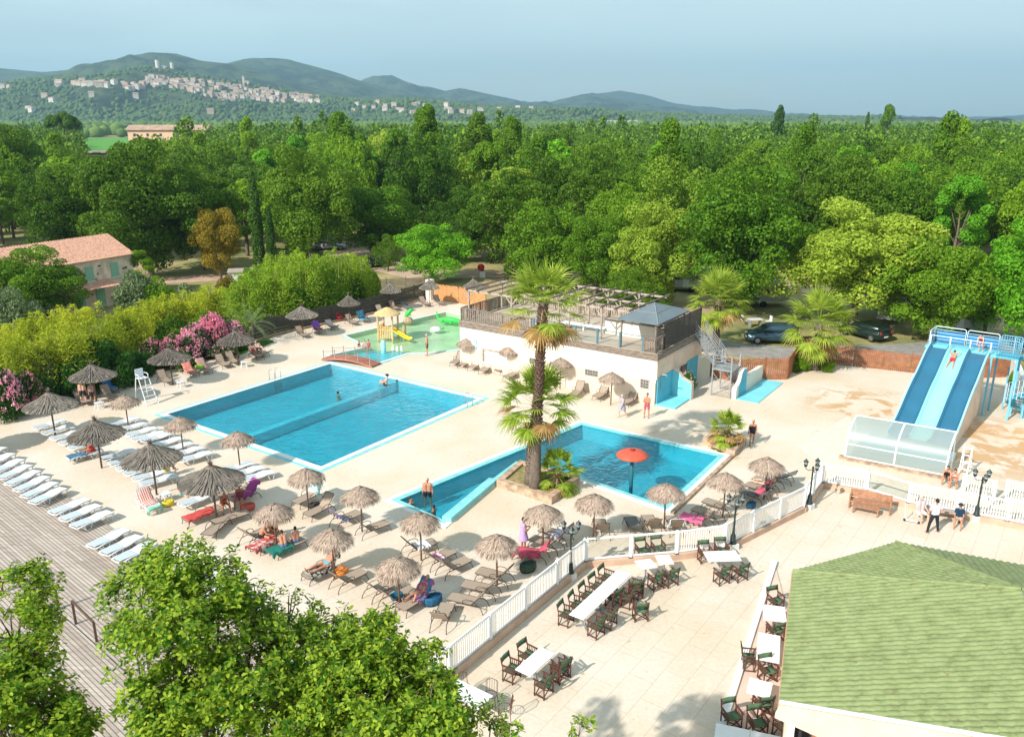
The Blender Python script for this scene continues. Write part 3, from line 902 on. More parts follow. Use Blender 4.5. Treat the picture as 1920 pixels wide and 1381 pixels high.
board_fence('slatted_fence', 'long dark slatted wooden fence behind the left parasols and paddling pool', [g2(478, 640), g2(512, 628), g2(705, 586), g2(800, 558)], 1.75, M_DARKWOOD, gap=0.14, wd=0.12, horiz=True, base=0.18)
board_fence('slatted_fence', 'short weathered grey slatted fence behind the far end of the dark fence', [g2(688, 548), g2(798, 541)], 1.5, M_GREYWOOD, gap=0.17, wd=0.12, horiz=True)
board_fence('picket_fence', 'bright orange picket fence by the far corner of the paddling pool', [g2(815, 562), g2(862, 568), g2(910, 580)], 1.7, M_ORWOOD, gap=0.15, wd=0.12, picket=0.05)
b = MB(); p = G(807, 561); b.box((p.x, p.y, 1.1), (0.7, 0.7, 2.2), A1)
tag(b.build('gate_pillar', M_CREAM), 'cream rendered pillar at the left end of the orange picket fence', 'pillar')
board_fence('picket_fence', 'red-brown picket fence below and beside the steel stair', [bl_(17.6, 8.6)[:2], bl_(19.4, 8.4)[:2], bl_(21.3, 10.2)[:2], g2(1475, 711), g2(1498, 678)], 1.65, M_REDWOOD, gap=0.16, wd=0.13, picket=0.05)
board_fence('picket_fence', 'long red-brown board fence running behind the water slide', [g2(1500, 676), g2(1600, 686), g2(1707, 698), g2(1845, 708), g2(1893, 706)], 1.45, M_REDWOOD, gap=0.14, wd=0.115, picket=0.04)
# white render wall on the right side
t = thing('white_wall', 'white rendered boundary wall on the right behind the water slide', 'wall')
wp = [Vector(g2(1893, 712)), Vector(g2(1918, 776)), Vector((32.2, 46.5))]
b = MB()
for a, c in zip(wp[:-1], wp[1:]): b.beam((*a, 0.95), (*c, 0.95), 0.25, 1.9)
b.build('wall', M_WHITE, t)
b = MB()
for a, c in zip(wp[:-1], wp[1:]): b.beam((*a, 1.93), (*c, 1.93), 0.32, 0.06)
b.build('coping', M_COPEW, t)
# white metal fence on a low wall -------------------------------------
M_WALLP = mat('low_wall_render', (0.58, 0.40, 0.29), 0.9, var=0.2, scale=1.5, detail=8)
M_WMETAL = mat('white_metal', (0.82, 0.82, 0.82), 0.35)
def white_fence(label, pts, kinds, plinth=0.3, h=1.05, gap=0.115):
 t = thing('white_fence', label, 'fence', (pts[0][0], pts[0][1], 0))
 o = Vector((*pts[0], 0))
 P = [Vector((*p, 0)) - o for p in pts]
 def post(p, an):
  q = MB(); q.box((p.x, p.y, plinth + (h + 0.06) / 2), (0.13, 0.13, h + 0.06), an); q.build('post', M_WMETAL, t)
 w = MB()
 for i, (a, c) in enumerate(zip(P[:-1], P[1:])):
  d = c - a; l = d.length; d.normalize(); an = math.atan2(d.y, d.x)
  if plinth: w.beam(a + Vector((0, 0, plinth / 2)) - d * 0.1, c + Vector((0, 0, plinth / 2)) + d * 0.1, 0.3, plinth)
  n = max(1, round(l / 2.3)) if kinds[i] == 's' else 1
  post(a, an)
  for k in range(1, n): post(a + d * (l * k / n), an)
  if i == len(P) - 2: post(c, an)
  for k in range(n):
   s0, s1 = a + d * (l * k / n + 0.07), a + d * (l * (k + 1) / n - 0.07)
   r = MB()
   for z in (0.07, h): r.beam(s0 + Vector((0, 0, plinth + z)), s1 + Vector((0, 0, plinth + z)), 0.06, 0.07)
   r.build('rail', M_WMETAL, t)
   if kinds[i] == 's':
    q = MB(); m_ = int((s1 - s0).length / gap)
    for j in range(m_):
     p = s0 + d * ((s1 - s0).length * (j + 0.5) / m_)
     q.box((p.x, p.y, plinth + h / 2 + 0.03), (0.035, 0.02, h - 0.06), an)
    q.build('bars', M_WMETAL, t)
   else:
    q = MB(); m_ = (s0 + s1) / 2
    q.box((m_.x, m_.y, plinth + h / 2), ((s1 - s0).length, 0.012, h - 0.16), an)
    q.build('glass_panel', M_GLASS, t)
 if plinth: w.build('low_wall', M_WALLP, t)
 return t
fz = lambda px, py: xy(G(px, py, 0.3))
fa, fb = Vector(fz(845, 1258)), Vector(fz(1097, 1050))
fs = fa + (fa - fb) * 0.28
white_fence('long white railing on a low wall between the restaurant terrace and the loungers', [tuple(fs), tuple(fa), tuple(fb)], 'ss')
white_fence('white railing with two clear glass panels behind the cafe tables', [fz(1099, 1050), fz(1182, 1043), fz(1268, 1036), fz(1357, 1024)], 'ggs')
white_fence('white railing on a low wall curving up towards the water slide', [fz(1359, 1022), fz(1507, 948), fz(1541, 903), fz(1624, 917)], 'sss')
white_fence('white railing on the right behind the slatted bench, with one clear panel', [fz(1626, 917), fz(1703, 941), fz(1888, 975), fz(2010, 1000)], 'gss')
white_fence('shorter white railing standing behind the right-hand railing', [xy(G(1803, 924)), xy(G(1862, 936))], 's', plinth=0)
white_fence('white railing at the right edge of the photo, in the second row', [xy(G(1884, 935)), xy(G(1990, 955))], 's', plinth=0)
# street lamps ---------------------------------------------------------
M_LAMP = mat('dark_green_iron', (0.018, 0.03, 0.028), 0.45, spec=0.5)
M_LGLASS = mat('lantern_glass', (0.30, 0.33, 0.33), 0.2, spec=0.6)
def lamp():
 t = thing('street_lamp', '', 'street lamp', group='three-armed lamps along the white railing')
 b = MB(); b.box((0, 0, 0.14), (0.42, 0.42, 0.28)); b.build('plinth', M_COPEW, t)
 b = MB(); b.lathe([(0.17, 0.28), (0.17, 0.36), (0.12, 0.42), (0.11, 0.7), (0.06, 0.8), (0.045, 0.9), (0.038, 2.2), (0.06, 2.22), (0.06, 2.28), (0.03, 2.32)], 10)
 b.build('pole', M_LAMP, t, True)
 for k in range(3):
  a = 2 * math.pi * k / 3
  c, s = math.cos(a), math.sin(a)
  b = MB(); b.tube([(0.03*c, 0.03*s, 2.15), (0.2*c, 0.2*s, 2.08), (0.33*c, 0.33*s, 2.14), (0.36*c, 0.36*s, 2.25)], 0.018, 6)
  ar = b.build('arm', M_LAMP, t, True)
  b = MB()
  b.lathe([(0.06, 2.25), (0.075, 2.28), (0.11, 2.52), (0.14, 2.53), (0.05, 2.63), (0.02, 2.68), (0.0, 2.72)], 6, c=(0.36*c, 0.36*s, 0))
  lt = b.build('lantern', M_LAMP, t)
  b = MB(); b.lathe([(0.07, 2.29), (0.112, 2.50)], 6, c=(0.36*c, 0.36*s, 0)); b.build('lantern_glass', M_LGLASS, lt)
 return t
LAMP = Kind(lamp)
for px, py, lb in ((1069, 1084, 'lamp post on the low wall beside the long cafe table'), (1373, 1028, 'lamp post in front of the railing behind the right cafe table'),
    (1516, 953, 'lamp post at the bend of the white railing near the shelter'), (1829, 975, 'lamp post on the right behind the waiter')):
 LAMP.put('dark green three-lantern ' + lb, G(px, py), random.uniform(0.3, 0.9))
# ------------------------------------------------------------------ water slide
SO = Vector((23.5, 47.94, 0)); SA = R(52)
Msl = Matrix.Rotation(SA, 3, 'Z')
def sl(u, v, z=0): return SO + Msl @ Vector((u, v, z))
slide = thing('water_slide', 'three-lane blue and turquoise water slide with a railed start tower', 'water slide', SO, SA)
M_SB = mat('slide_blue', (0.025, 0.14, 0.24), 0.25, spec=0.5, var=0.08, scale=1)
M_SC = mat('slide_turquoise', (0.27, 0.63, 0.62), 0.3, spec=0.5)
M_SE = mat('slide_edge', (0.35, 0.68, 0.80), 0.35, spec=0.5)
prof = [(-1.1, 0.55), (-0.3, 0.62), (1.0, 1.15), (2.6, 2.05), (3.8, 2.62), (4.8, 2.92), (5.8, 3.45), (7.0, 4.02), (7.9, 4.2)]
us = np.linspace(-1.1, 7.9, 34)
zs = np.interp(us, [p[0] for p in prof], [p[1] for p in prof])
zs = np.convolve(np.pad(zs, 2, mode='edge'), [0.1, 0.2, 0.4, 0.2, 0.1], 'valid')
lw = 1.16
for k, (mm, nm) in enumerate(((M_SB, 'lane'), (M_SC, 'lane'), (M_SB, 'lane'))):
 v0 = -k * lw - 0.05
 cross = [(0.0, 0.22), (-0.07, 0.22), (-0.13, 0.02), (-0.2, -0.03), (-lw + 0.2, -0.03), (-lw + 0.13, 0.02), (-lw + 0.07, 0.22), (-lw, 0.22)]
 vs = []; fs_ = []
 for u, z in zip(us, zs):
  for cv, cz in cross: vs.append((u, v0 + cv, z + cz))
 m_ = len(cross)
 for i in range(len(us) - 1):
  for j in range(m_ - 1): fs_.append((i*m_+j, i*m_+j+1, (i+1)*m_+j+1, (i+1)*m_+j))
 b = MB(); b.add(vs, fs_); o = b.build('lane', mm, slide, True)
 if k == 1: o['label'] = 'pale turquoise middle lane'
for v in (-0.02, -3 * lw - 0.08):
 b = MB()
 for i in range(len(us) - 1):
  b.beam((us[i], v, zs[i] + 0.13), (us[i+1], v, zs[i+1] + 0.13), 0.09, 0.26)
 b.build('side_edge', M_SE, slide)
# masonry under the lanes
b = MB()
vs = []
for v in (-3 * lw - 0.02, -0.1):
 for u, z in zip(us, zs): vs.append((u, v, z - 0.05))
 for u, z in zip(us, zs): vs.append((u, v, 0))
n = len(us)
fs_ = []
for s_ in (0, 2*n):
 for i in range(n-1): fs_.append((s_+i, s_+i+1, s_+n+i+1, s_+n+i))
for i in range(n-1): fs_.append((i, 2*n+i, 2*n+i+1, i+1))
fs_.append((0, n, 3*n, 2*n)); fs_.append((n-1, 3*n-1, 4*n-1, 2*n-1))
b.add(vs, fs_); b.build('base_wall', M_PEACH, slide)
b = MB(); b.box((8.65, -1.85, 4.12), (1.5, 4.3, 0.12)); b.build('platform', M_SHOWERF, slide)
M_SR = mat('rail_blue', (0.16, 0.45, 0.62), 0.4)
M_RW = mat('rail_pale', (0.60, 0.72, 0.78), 0.4)
for u, v in ((7.95, 0.1), (9.35, 0.1), (9.35, -1.9), (9.35, -3.9), (7.95, -3.75), (9.35, -5.2), (7.95, -5.2)):
 b = MB(); b.box((u, v, 2.07), (0.12, 0.12, 4.14)); b.build('leg', M_SR, slide)
def loop(b, p, q, z0, z1, r=0.03, bars=4):
 p = Vector(p); q = Vector(q); e = (q-p).normalized()*0.12
 Z = lambda v, z: v + Vector((0, 0, z))
 b.tube([Z(p, z0), Z(p, z1-0.12), Z(p+e*0.4, z1-0.03), Z(p+e, z1), Z(q-e, z1), Z(q-e*0.4, z1-0.03), Z(q, z1-0.12), Z(q, z0)], r, 6)
 for i in range(1, bars+1):
  z = z0 + (z1-z0)*i/(bars+1)
  b.tube([Z(p, z), Z(q, z)], r*0.6, 5)
b = MB()
loop(b, (9.35, 0.05, 0), (9.35, -1.85, 0), 4.2, 5.3); loop(b, (9.35, -1.95, 0), (9.35, -3.85, 0), 4.2, 5.3)
loop(b, (7.95, 0.08, 0), (9.3, 0.08, 0), 4.2, 5.25)
b.build('railing', M_RW, slide, True)
b = MB()
for (a, c) in (((9.40, 0.0), (9.40, -1.85)), ((9.40, -1.95), (9.40, -3.85)), ((8.0, 0.13), (9.3, 0.13))):
 m_ = ((a[0]+c[0])/2, (a[1]+c[1])/2, 4.62)
 L_ = math.hypot(c[0]-a[0], c[1]-a[1]); b.box(m_, (L_-0.1, 0.03, 0.75), math.atan2(c[1]-a[1], c[0]-a[0]))
b.build('guard_panel', mat('guard_blue', (0.03, 0.20, 0.40), 0.5), slide)
b = MB()
for v in (0.0, -1.2, -2.4, -3.6): b.tube([(7.95, v, 4.2), (7.95, v, 5.0)], 0.045, 6)
b.tube([(7.95, 0.05, 4.95), (7.95, -3.65, 4.95)], 0.035, 6)
b.build('start_bars', M_RW, slide, True)
# access: upper platform wing and spiral-like stair on the right
b = MB(); b.box((8.65, -4.6, 4.12), (1.5, 1.3, 0.10)); b.build('platform', M_SHOWER, slide)
b = MB()
loop(b, (9.35, -3.95, 0), (9.35, -5.2, 0), 4.2, 5.3, 0.025, 5); loop(b, (7.95, -4.0, 0), (7.95, -5.2, 0), 4.2, 5.3, 0.025, 5)
for i in range(9): b.tube([(8.0, -4.0-0.14*i, 4.2), (8.0, -4.0-0.14*i, 5.3)], 0.014, 4); b.tube([(9.3, -4.0-0.14*i, 4.2), (9.3, -4.0-0.14*i, 5.3)], 0.014, 4)
b.build('railing', M_SR, slide, True)
sc_ = Vector((8.9, -5.9, 0))
st = thing('spiral_stair', 'blue steel spiral stair on the right side of the slide tower', 'stair', sl(*sc_[:2]), SA)
b = MB(); b.tube([(0, 0, 0), (0, 0, 5.3)], 0.08, 8); b.build('column', M_SR, st)
b = MB(); r_ = MB(); bars = MB()
n = 20; pr_ = None
for i in range(n):
 a = R(-30) + i * R(24); z = 4.1 * i / (n - 1) + 0.1
 a2 = a + R(24)
 ro = 1.15
 v_ = [(0.06*math.cos(a), 0.06*math.sin(a), z), (ro*math.cos(a), ro*math.sin(a), z), (ro*math.cos(a2), ro*math.sin(a2), z), (0.06*math.cos(a2), 0.06*math.sin(a2), z)]
 b.add(v_ + [(x, y, zz-0.05) for x, y, zz in v_], [(0, 1, 2, 3), (7, 6, 5, 4), (0, 4, 5, 1), (1, 5, 6, 2), (2, 6, 7, 3)])
 q = [(ro*math.cos(a), ro*math.sin(a), z+zz) for zz in (0.1, 0.55, 1.0)]
 bars.tube([(ro*math.cos(a), ro*math.sin(a), z-0.3), (ro*math.cos(a), ro*math.sin(a), z+1.0)], 0.02, 5)
 bars.tube([(ro*math.cos(a+R(12)), ro*math.sin(a+R(12)), z-0.1), (ro*math.cos(a+R(12)), ro*math.sin(a+R(12)), z+1.1)], 0.02, 5)
 if pr_:
  for u_, v2 in zip(pr_, q): r_.tube([u_, v2], 0.025, 5)
 pr_ = q
b.build('step', M_SHOWER, st); r_.build('handrail', M_SR, st, True); bars.build('bars', M_RW, st)
b = MB(); b.tube([(1.3, 1.3, 0), (1.3, 1.3, 3.0)], 0.05, 6); b.tube([(-1.2, -0.6, 0), (-1.2, -0.6, 2.5)], 0.05, 6); b.build('leg', M_SR, st)
# catch pool edge and polycarbonate cover
t = thing('splash_basin', 'white-edged splash basin at the foot of the water slide', 'basin', SO, SA)
b = MB(); b.box((-2.6, -1.4, 0.2), (2.8, 5.0, 0.4)); b.build('basin', M_COPEW, t)
b = MB(); b.box((-2.6, -1.4, 0.405), (2.5, 4.6, 0.012)); b.build('water', M_SC, t)
cov = thing('polycarbonate_cover', 'curved white polycarbonate shelter in front of the water slide', 'cover', SO, SA)
mpc, nt, bs = new_mat('cloudy_polycarbonate')
tr_ = nt.nodes.new('ShaderNodeBsdfTransparent'); tr_.inputs['Color'].default_value = (0.86, 0.95, 0.94, 1)
bs.inputs['Base Color'].default_value = (0.40, 0.46, 0.45, 1); bs.inputs['Roughness'].default_value = 0.3; bs.inputs['Specular IOR Level'].default_value = 0.8
tl_ = nt.nodes.new('ShaderNodeBsdfTranslucent'); tl_.inputs['Color'].default_value = (0.45, 0.52, 0.50, 1)
m1_ = nt.nodes.new('ShaderNodeMixShader'); m1_.inputs['Fac'].default_value = 0.4
m2_ = nt.nodes.new('ShaderNodeMixShader'); m2_.inputs['Fac'].default_value = 0.2
nt.links.new(bs.outputs[0], m1_.inputs[1]); nt.links.new(tl_.outputs[0], m1_.inputs[2])
nt.links.new(m1_.outputs[0], m2_.inputs[1]); nt.links.new(tr_.outputs[0], m2_.inputs[2])
nt.links.new(m2_.outputs[0], nt.nodes['Material Output'].inputs['Surface'])
ar = [(-5.05, 0.15), (-5.0, 0.9), (-4.85, 1.35), (-4.55, 1.75), (-4.1, 2.05), (-3.6, 2.25)]
v0, v1 = 1.2, -4.0
tilt = lambda v: (v - v0) * -0.12      # the shelter stands a little askew to the slide
b = MB(); vs = []
for v in (v0, v1):
 for u, z in ar: vs.append((u + tilt(v), v, z))
n = len(ar); b.add(vs, [(i, i+1, n+i+1, n+i) for i in range(n-1)])
b.build('panel', mpc, cov, True)
for v in (v0, (v0+v1)/2, v1):
 b = MB(); b.tube([(u + tilt(v) - 0.02, v, z) for u, z in ar], 0.05, 6); b.tube([(ar[0][0]+tilt(v), v, 0), (ar[0][0]+tilt(v), v, 0.2)], 0.05, 6); b.build('arch', M_WMETAL, cov)
b = MB()
for k in (0, 1, 2, 5):
 b.beam((ar[k][0] + tilt(v0) - 0.02, v0, ar[k][1]), (ar[k][0] + tilt(v1) - 0.02, v1, ar[k][1]), 0.05, 0.05)
for v in (v0, v1): b.tube([(ar[-1][0]+tilt(v), v, 2.25), (ar[-1][0]+tilt(v)+0.1, v, 0)], 0.04, 6)
b.build('frame', M_WMETAL, cov)
b = MB(); b.beam((-5.2, 1.5, 0.06), (-4.55, -4.2, 0.06), 0.5, 0.12); tag(b.build('step_kerb', M_STONE), 'long low sandy kerb in front of the polycarbonate shelter', 'kerb')
o = C.objects['step_kerb']; o.location = SO; o.rotation_euler = (0, 0, SA)
t = thing('wheeled_ladder', 'small white metal ladder stand at the right end of the polycarbonate shelter', 'ladder', sl(-3.6, -4.7), SA)
b = MB()
for y in (-0.2, 0.2): b.tube([(0, y, 0), (0.7, y, 1.6)], 0.03); b.tube([(1.2, y, 0), (0.7, y, 1.6)], 0.03)
for i in range(4): b.beam((0.15+0.16*i, -0.2, 0.35+0.36*i), (0.15+0.16*i, 0.2, 0.35+0.36*i), 0.1, 0.03)
b.build('frame', M_WMETAL, t)
# pale wet slabs left of the shelter
b = MB(); b.prism([g2(1495, 835), g2(1590, 780), g2(1610, 800), g2(1580, 868), g2(1540, 872)], 0.004, 0.02)
tag(b.build('pavement', mat('white_slabs', (0.66, 0.59, 0.50), 0.8, var=0.08, scale=2)), kind='structure')
# ------------------------------------------------------------------ restaurant at the lower right
rest = thing('restaurant', 'restaurant with a pale green corrugated hip roof in the lower right corner', 'building')
EZ = 2.8
E0, E1_, E2_ = G(1462, 1318, EZ), G(1487, 1072, EZ), G(1680, 1018, EZ)
E3_ = E2_ + (G(1920, 1062, EZ) - E2_) * 2.2
AP = G(1915, 1107, 4.95)
RG = AP + Vector((0.75, -0.35, 0)) * 9
V0 = E0.copy()
pn_ = (E1_ - E0).cross(AP - E0).normalized(); c0_ = Vector((0, 0, H)); rd_ = G(1845, 1381, 0) - c0_
V1 = c0_ + rd_ * ((E0 - c0_).dot(pn_) / rd_.dot(pn_)); V1 = V0 + (V1 - V0) * 1.5
AP2 = AP + (E0 - E1_).normalized() * 7.5        # ridge running parallel to the left eave
def roof_mat():
 m, nt, b = new_mat('green_roof_sheets')
 N = nt.nodes.new; Lk = nt.links.new
 t = N('ShaderNodeTexCoord')
 n = N('ShaderNodeTexNoise'); n.inputs['Scale'].default_value = 2.6; n.inputs['Detail'].default_value = 9; n.inputs['Roughness'].default_value = 0.7
 Lk(t.outputs['Object'], n.inputs['Vector'])
 r = N('ShaderNodeValToRGB'); e = r.color_ramp.elements
 e[0].position = 0.30; e[0].color = (0.14, 0.16, 0.055, 1); e[1].position = 0.7; e[1].color = (0.27, 0.305, 0.13, 1)
 k = e.new(0.5); k.color = (0.21, 0.255, 0.10, 1)
 Lk(n.outputs['Fac'], r.inputs['Fac'])
 n2 = N('ShaderNodeTexNoise'); n2.inputs['Scale'].default_value = 3.3; n2.inputs['Detail'].default_value = 3; Lk(t.outputs['Object'], n2.inputs['Vector'])
 mr = N('ShaderNodeMapRange'); mr.inputs['From Min'].default_value = 0.66; mr.inputs['From Max'].default_value = 0.72; mr.inputs['To Max'].default_value = 0.7; Lk(n2.outputs['Fac'], mr.inputs['Value'])
 mx = N('ShaderNodeMixRGB'); mx.inputs['Color2'].default_value = (0.16, 0.12, 0.05, 1); Lk(mr.outputs[0], mx.inputs['Fac']); Lk(r.outputs['Color'], mx.inputs['Color1'])
 Lk(mx.outputs['Color'], b.inputs['Base Color']); b.inputs['Roughness'].default_value = 0.7
 return m
M_ROOF = roof_mat()
def corrugated(poly, eave_a, eave_b, pitch=0.235, amp=0.062, step=0.36):
 """rows of half-round tiles running from the eave up the slope, clipped to a convex polygon"""
 a = Vector(eave_a); c = Vector(eave_b)
 ex = (c - a).normalized()
 nrm = None
 P = [Vector(p) for p in poly]
 for i in range(2, len(P)):
  q = (P[1]-P[0]).cross(P[i]-P[0])
  if q.length > 0.1: nrm = q.normalized(); break
 if nrm.z < 0: nrm = -nrm
 ey = nrm.cross(ex).normalized()
 uv = [((p-a).dot(ex), (p-a).dot(ey)) for p in P]
 if sum(v for _, v in uv) < 0: ey = -ey; uv = [(u, -v) for u, v in uv]
 umin, umax = min(u for u, _ in uv), max(u for u, _ in uv)
 vs = []; fs_ = []
 def span(u):
  ys = []
  for i in range(len(uv)):
   (u0, v0_), (u1, v1_) = uv[i], uv[(i+1) % len(uv)]
   if (u0 - u) * (u1 - u) <= 0 and abs(u1-u0) > 1e-9: ys.append(v0_ + (v1_-v0_)*(u-u0)/(u1-u0))
  return (min(ys), max(ys)) if len(ys) >= 2 else None
 ns = 8
 cols = int((umax-umin)/pitch*ns)
 prev = None
 for i in range(cols+1):
  u = umin + 0.001 + (umax-umin-0.002)*i/cols
  sp = span(u)
  if not sp: prev = None; continue
  ph = (u / pitch) % 1.0
  hgt = amp * (math.sin(math.pi * ph) ** 0.7 if True else 0)
  col = []
  nv = 30
  vlo, vhi = sp
  L_ = uvmax
  for j in range(nv_g+1):
   v = vlo + (vhi-vlo)*j/nv_g
   ov = 0.03 * (1 - ((v / step) % 1.0))      # overlap steps of the tiles
   jit = mnoise.noise(Vector((u*1.7, v*1.7, 3.1)))*0.006
   col.append(len(vs)); vs.append(a + ex*u + ey*v + nrm*(hgt+ov+jit))
  if prev:
   for j in range(nv_g): fs_.append((prev[j], col[j], col[j+1], prev[j+1]))
  prev = col
 return vs, fs_
uvmax = 0; nv_g = 60
for poly, ea, eb in (([E0, E1_, AP, AP2, V1], E0, E1_), ([E1_, E2_, AP], E1_, E2_), ([E2_, E3_, RG, AP], E2_, E3_)):
 vs, fs_ = corrugated(poly, ea, eb)
 b = MB(); b.add(vs, fs_); o = b.build('roof', M_ROOF, rest, True)
M_FASC = mat('terracotta_fascia', (0.62, 0.36, 0.22), 0.8, var=0.2, scale=3)
b = MB()
for p, q in ((E0, E1_), (E1_, E2_), (E2_, E3_)):
 b.beam(p + Vector((0, 0, -0.08)), q + Vector((0, 0, -0.08)), 0.10, 0.16)
b.build('fascia', M_FASC, rest)
b = MB()
for p, q in ((E1_, AP), (E2_, AP), (AP, RG)):
 b.tube([p + Vector((0, 0, 0.06)), q + Vector((0, 0, 0.06))], 0.07, 8)
b.build('ridge_tiles', M_ROOF, rest)
inn = (AP - (E0 + E1_) / 2); inn.z = 0; inn.normalize()
b = MB()
q0, q1 = E0 + inn*0.3, E1_ + inn*0.3
for p, q in ((q0 + (q1-q0)*0.02, q1 - Vector((0, 0, 0))), (E1_ + inn*0.35, E2_ + Vector((0.1, -0.5, 0)))):
 b.beam((p.x, p.y, 1.35), (q.x, q.y, 1.35), 0.2, 2.7)
b.build('wall', M_PEACH, rest)
# cream canopy, posts and dark interior under the verge
vd = (V1 - V0); vd.z = 0; vd.normalize(); vn = Vector((vd.y, -vd.x, 0))
b = MB();
b.add([V0 + Vector((0, 0, -0.05)), V0 + vd*9 + Vector((0, 0, -0.05)), V0 + vd*9 + vn*0.3 + Vector((0, 0, -0.12)), V0 + vn*0.3 + Vector((0, 0, -0.12)),
 V0 + Vector((0, 0, -0.25)), V0 + vd*9 + Vector((0, 0, -0.25)), V0 + vd*9 + vn*0.3 + Vector((0, 0, -0.3)), V0 + vn*0.3 + Vector((0, 0, -0.3))],
 [(3, 2, 1, 0), (4, 5, 6, 7), (7, 6, 2, 3), (0, 4, 7, 3)])
b.build('canopy', M_PEACH, rest)
b = MB(); b.beam(V0 + Vector((0, 0, 0.06)), V1 + Vector((0, 0, 0.04)), 0.07, 0.09); b.build('verge', M_COPEW, rest)
for k in range(4):
 p = V0 + vd*(0.45+1.9*k) + vn*0.2
 b = MB(); b.box((p.x, p.y, 1.25), (0.16, 0.16, 2.5)); b.build('post', M_WHITE, rest)
b = MB(); g0_ = V0 + vn*0.03 + Vector((0, 0, -0.2)); g1_ = V1 + vn*0.03; b.add([g0_, Vector((g1_.x, g1_.y, g0_.z)), g1_ - Vector((0, 0, 0.03)), V0 + vn*0.03 - Vector((0, 0, 0.03))], [(0, 1, 2, 3)]); o = b.build('gable', M_PEACH, rest); o.modifiers.new('t', 'SOLIDIFY').thickness = 0.08
b = MB(); b.beam((V0.x - vn.x*0.9, V0.y - vn.y*0.9, 1.2), ((V0+vd*9).x - vn.x*0.9, (V0+vd*9).y - vn.y*0.9, 1.2), 0.1, 2.4); b.build('interior_shade', M_DARK, rest)  # near-black sheet: the shade inside the restaurant, put into the colour
b = MB()
for k, z in ((0.1, 2.25), (0.35, 1.9)): b.beam(V0 + vd*0.9 - vn*k - Vector((0, 0, EZ-z)), V0 + vd*9 - vn*k - Vector((0, 0, EZ-z)), 0.08, 0.14)
b.build('timber_beam', M_REDWOOD, rest)
# pale paved strip and white kerb along the restaurant
b = MB(); k0, k1 = Vector(g2(1452, 1055)), Vector(g2(1348, 1381)); k2 = k1 + (k1-k0)*0.25
b.beam((*k0, 0.07), (*k2, 0.07), 0.24, 0.14)
tag(b.build('kerb', M_COPEW), 'long white kerb along the left side of the restaurant', 'kerb')
b = MB(); b.prism([tuple(k0), tuple(k2), tuple(k2 + Vector((4, 0))), (E0.x+0.5, E0.y), (E1_.x+0.4, E1_.y+0.6)], 0.004, 0.05)
tag(b.build('pavement', mat('pink_paving', (0.66, 0.50, 0.40), 0.85, var=0.12, scale=1.5)), kind='structure')
# ------------------------------------------------------------------ stone house on the left
K1, K2 = G(254, 476, 5.0), G(150, 493, 5.0)
hx = (K2 - K1); hx.z = 0; hx.normalize(); hang = math.atan2(hx.y, hx.x)
house = thing('stone_house', 'two-storey stone house with a terracotta tile roof and pale green shutters on the left', 'house', (K1.x, K1.y, 0), hang)
# local x runs left along the front, local -y faces away
side = -1
hy = Vector((-hx.y, hx.x, 0))
if hy.y < 0: side = -1
else: side = 1
D_, W_, HE, HR = 8.0, 17.0, 5.0, 6.9
M_HW = mat('house_render', (0.80, 0.62, 0.48), 0.9, var=0.3, scale=1.6, col2=(0.62, 0.46, 0.35), detail=2, bump=0.3)
b = MB(); y1 = side * D_
b.add([(0.3, 0.3*side, 0), (W_, 0.3*side, 0), (W_, y1, 0), (0.3, y1, 0), (0.3, 0.3*side, HE), (W_, 0.3*side, HE), (W_, y1, HE), (0.3, y1, HE), (0.3, y1/2, HR-0.1), (W_, y1/2, HR-0.1)],
 [(0, 1, 5, 4), (2, 3, 7, 6), (3, 0, 4, 8, 7), (1, 2, 6, 9, 5)])
b.build('wall', M_HW, house)
M_TERRA = mat('terracotta_tiles', (0.66, 0.36, 0.25), 0.85, var=0.35, scale=5, col2=(0.36, 0.20, 0.14), detail=7)
nv_g = 34
for (ea, eb, ra, rb) in (((0, 0, HE), (W_, 0, HE), (W_, y1/2, HR), (0, y1/2, HR)), ((0, y1, HE), (W_, y1, HE), (W_, y1/2, HR), (0, y1/2, HR))):
 vs, fs_ = corrugated([Vector(ea), Vector(eb), Vector(ra), Vector(rb)], ea, eb, pitch=0.3, amp=0.07, step=0.4)
 b = MB(); b.add(vs, fs_); b.build('roof', M_TERRA, house, True)
M_SHUT = mat('pale_green_shutter', (0.28, 0.50, 0.36), 0.6, var=0.1, scale=5)
def hbox(nm, x, z, w_, h_, m, d=0.06, off=0.0, par=None):
 q = MB(); q.box((x, (0.3 - 0.04 - off)*side, z), (w_, d, h_)); return q.build(nm, m, par or house)
for x, z, h_ in ((2.55, 3.7, 1.5), (5.5, 3.7, 1.5), (9.2, 3.7, 1.5), (12.6, 3.7, 1.5)):
 wn = hbox('window', x, z, 0.9, h_, M_SHUT)
 hbox('sill', x, z - h_/2 - 0.05, 1.05, 0.08, M_COPEW, 0.16, 0.03, wn)
for x in (4.6, 6.9, 11.0): hbox('door', x, 1.15, 1.0, 2.2, M_SHUT)
b = MB()
for p in range(16):
 x = random.uniform(0.6, 8.0); z = random.choice((random.uniform(2.9, 4.7), random.uniform(0.5, 2)))
 b.box((x, 0.285*side, z), (random.uniform(0.15, 0.35), 0.05, random.uniform(0.1, 0.2)))
b.build('wall_stones', mat('dark_stone', (0.12, 0.11, 0.10), 0.9, var=0.3, scale=9), house)
b = MB(); nv_g = 10
vs, fs_ = corrugated([Vector((3.4, -1.5*side, 2.35)), Vector((8.4, -1.5*side, 2.35)), Vector((8.4, 0.27*side, 2.85)), Vector((3.4, 0.27*side, 2.85))], (3.4, -1.5*side, 2.35), (8.4, -1.5*side, 2.35), pitch=0.3, amp=0.07, step=0.4)
b.add(vs, fs_); b.build('porch_roof', M_TERRA, house, True)
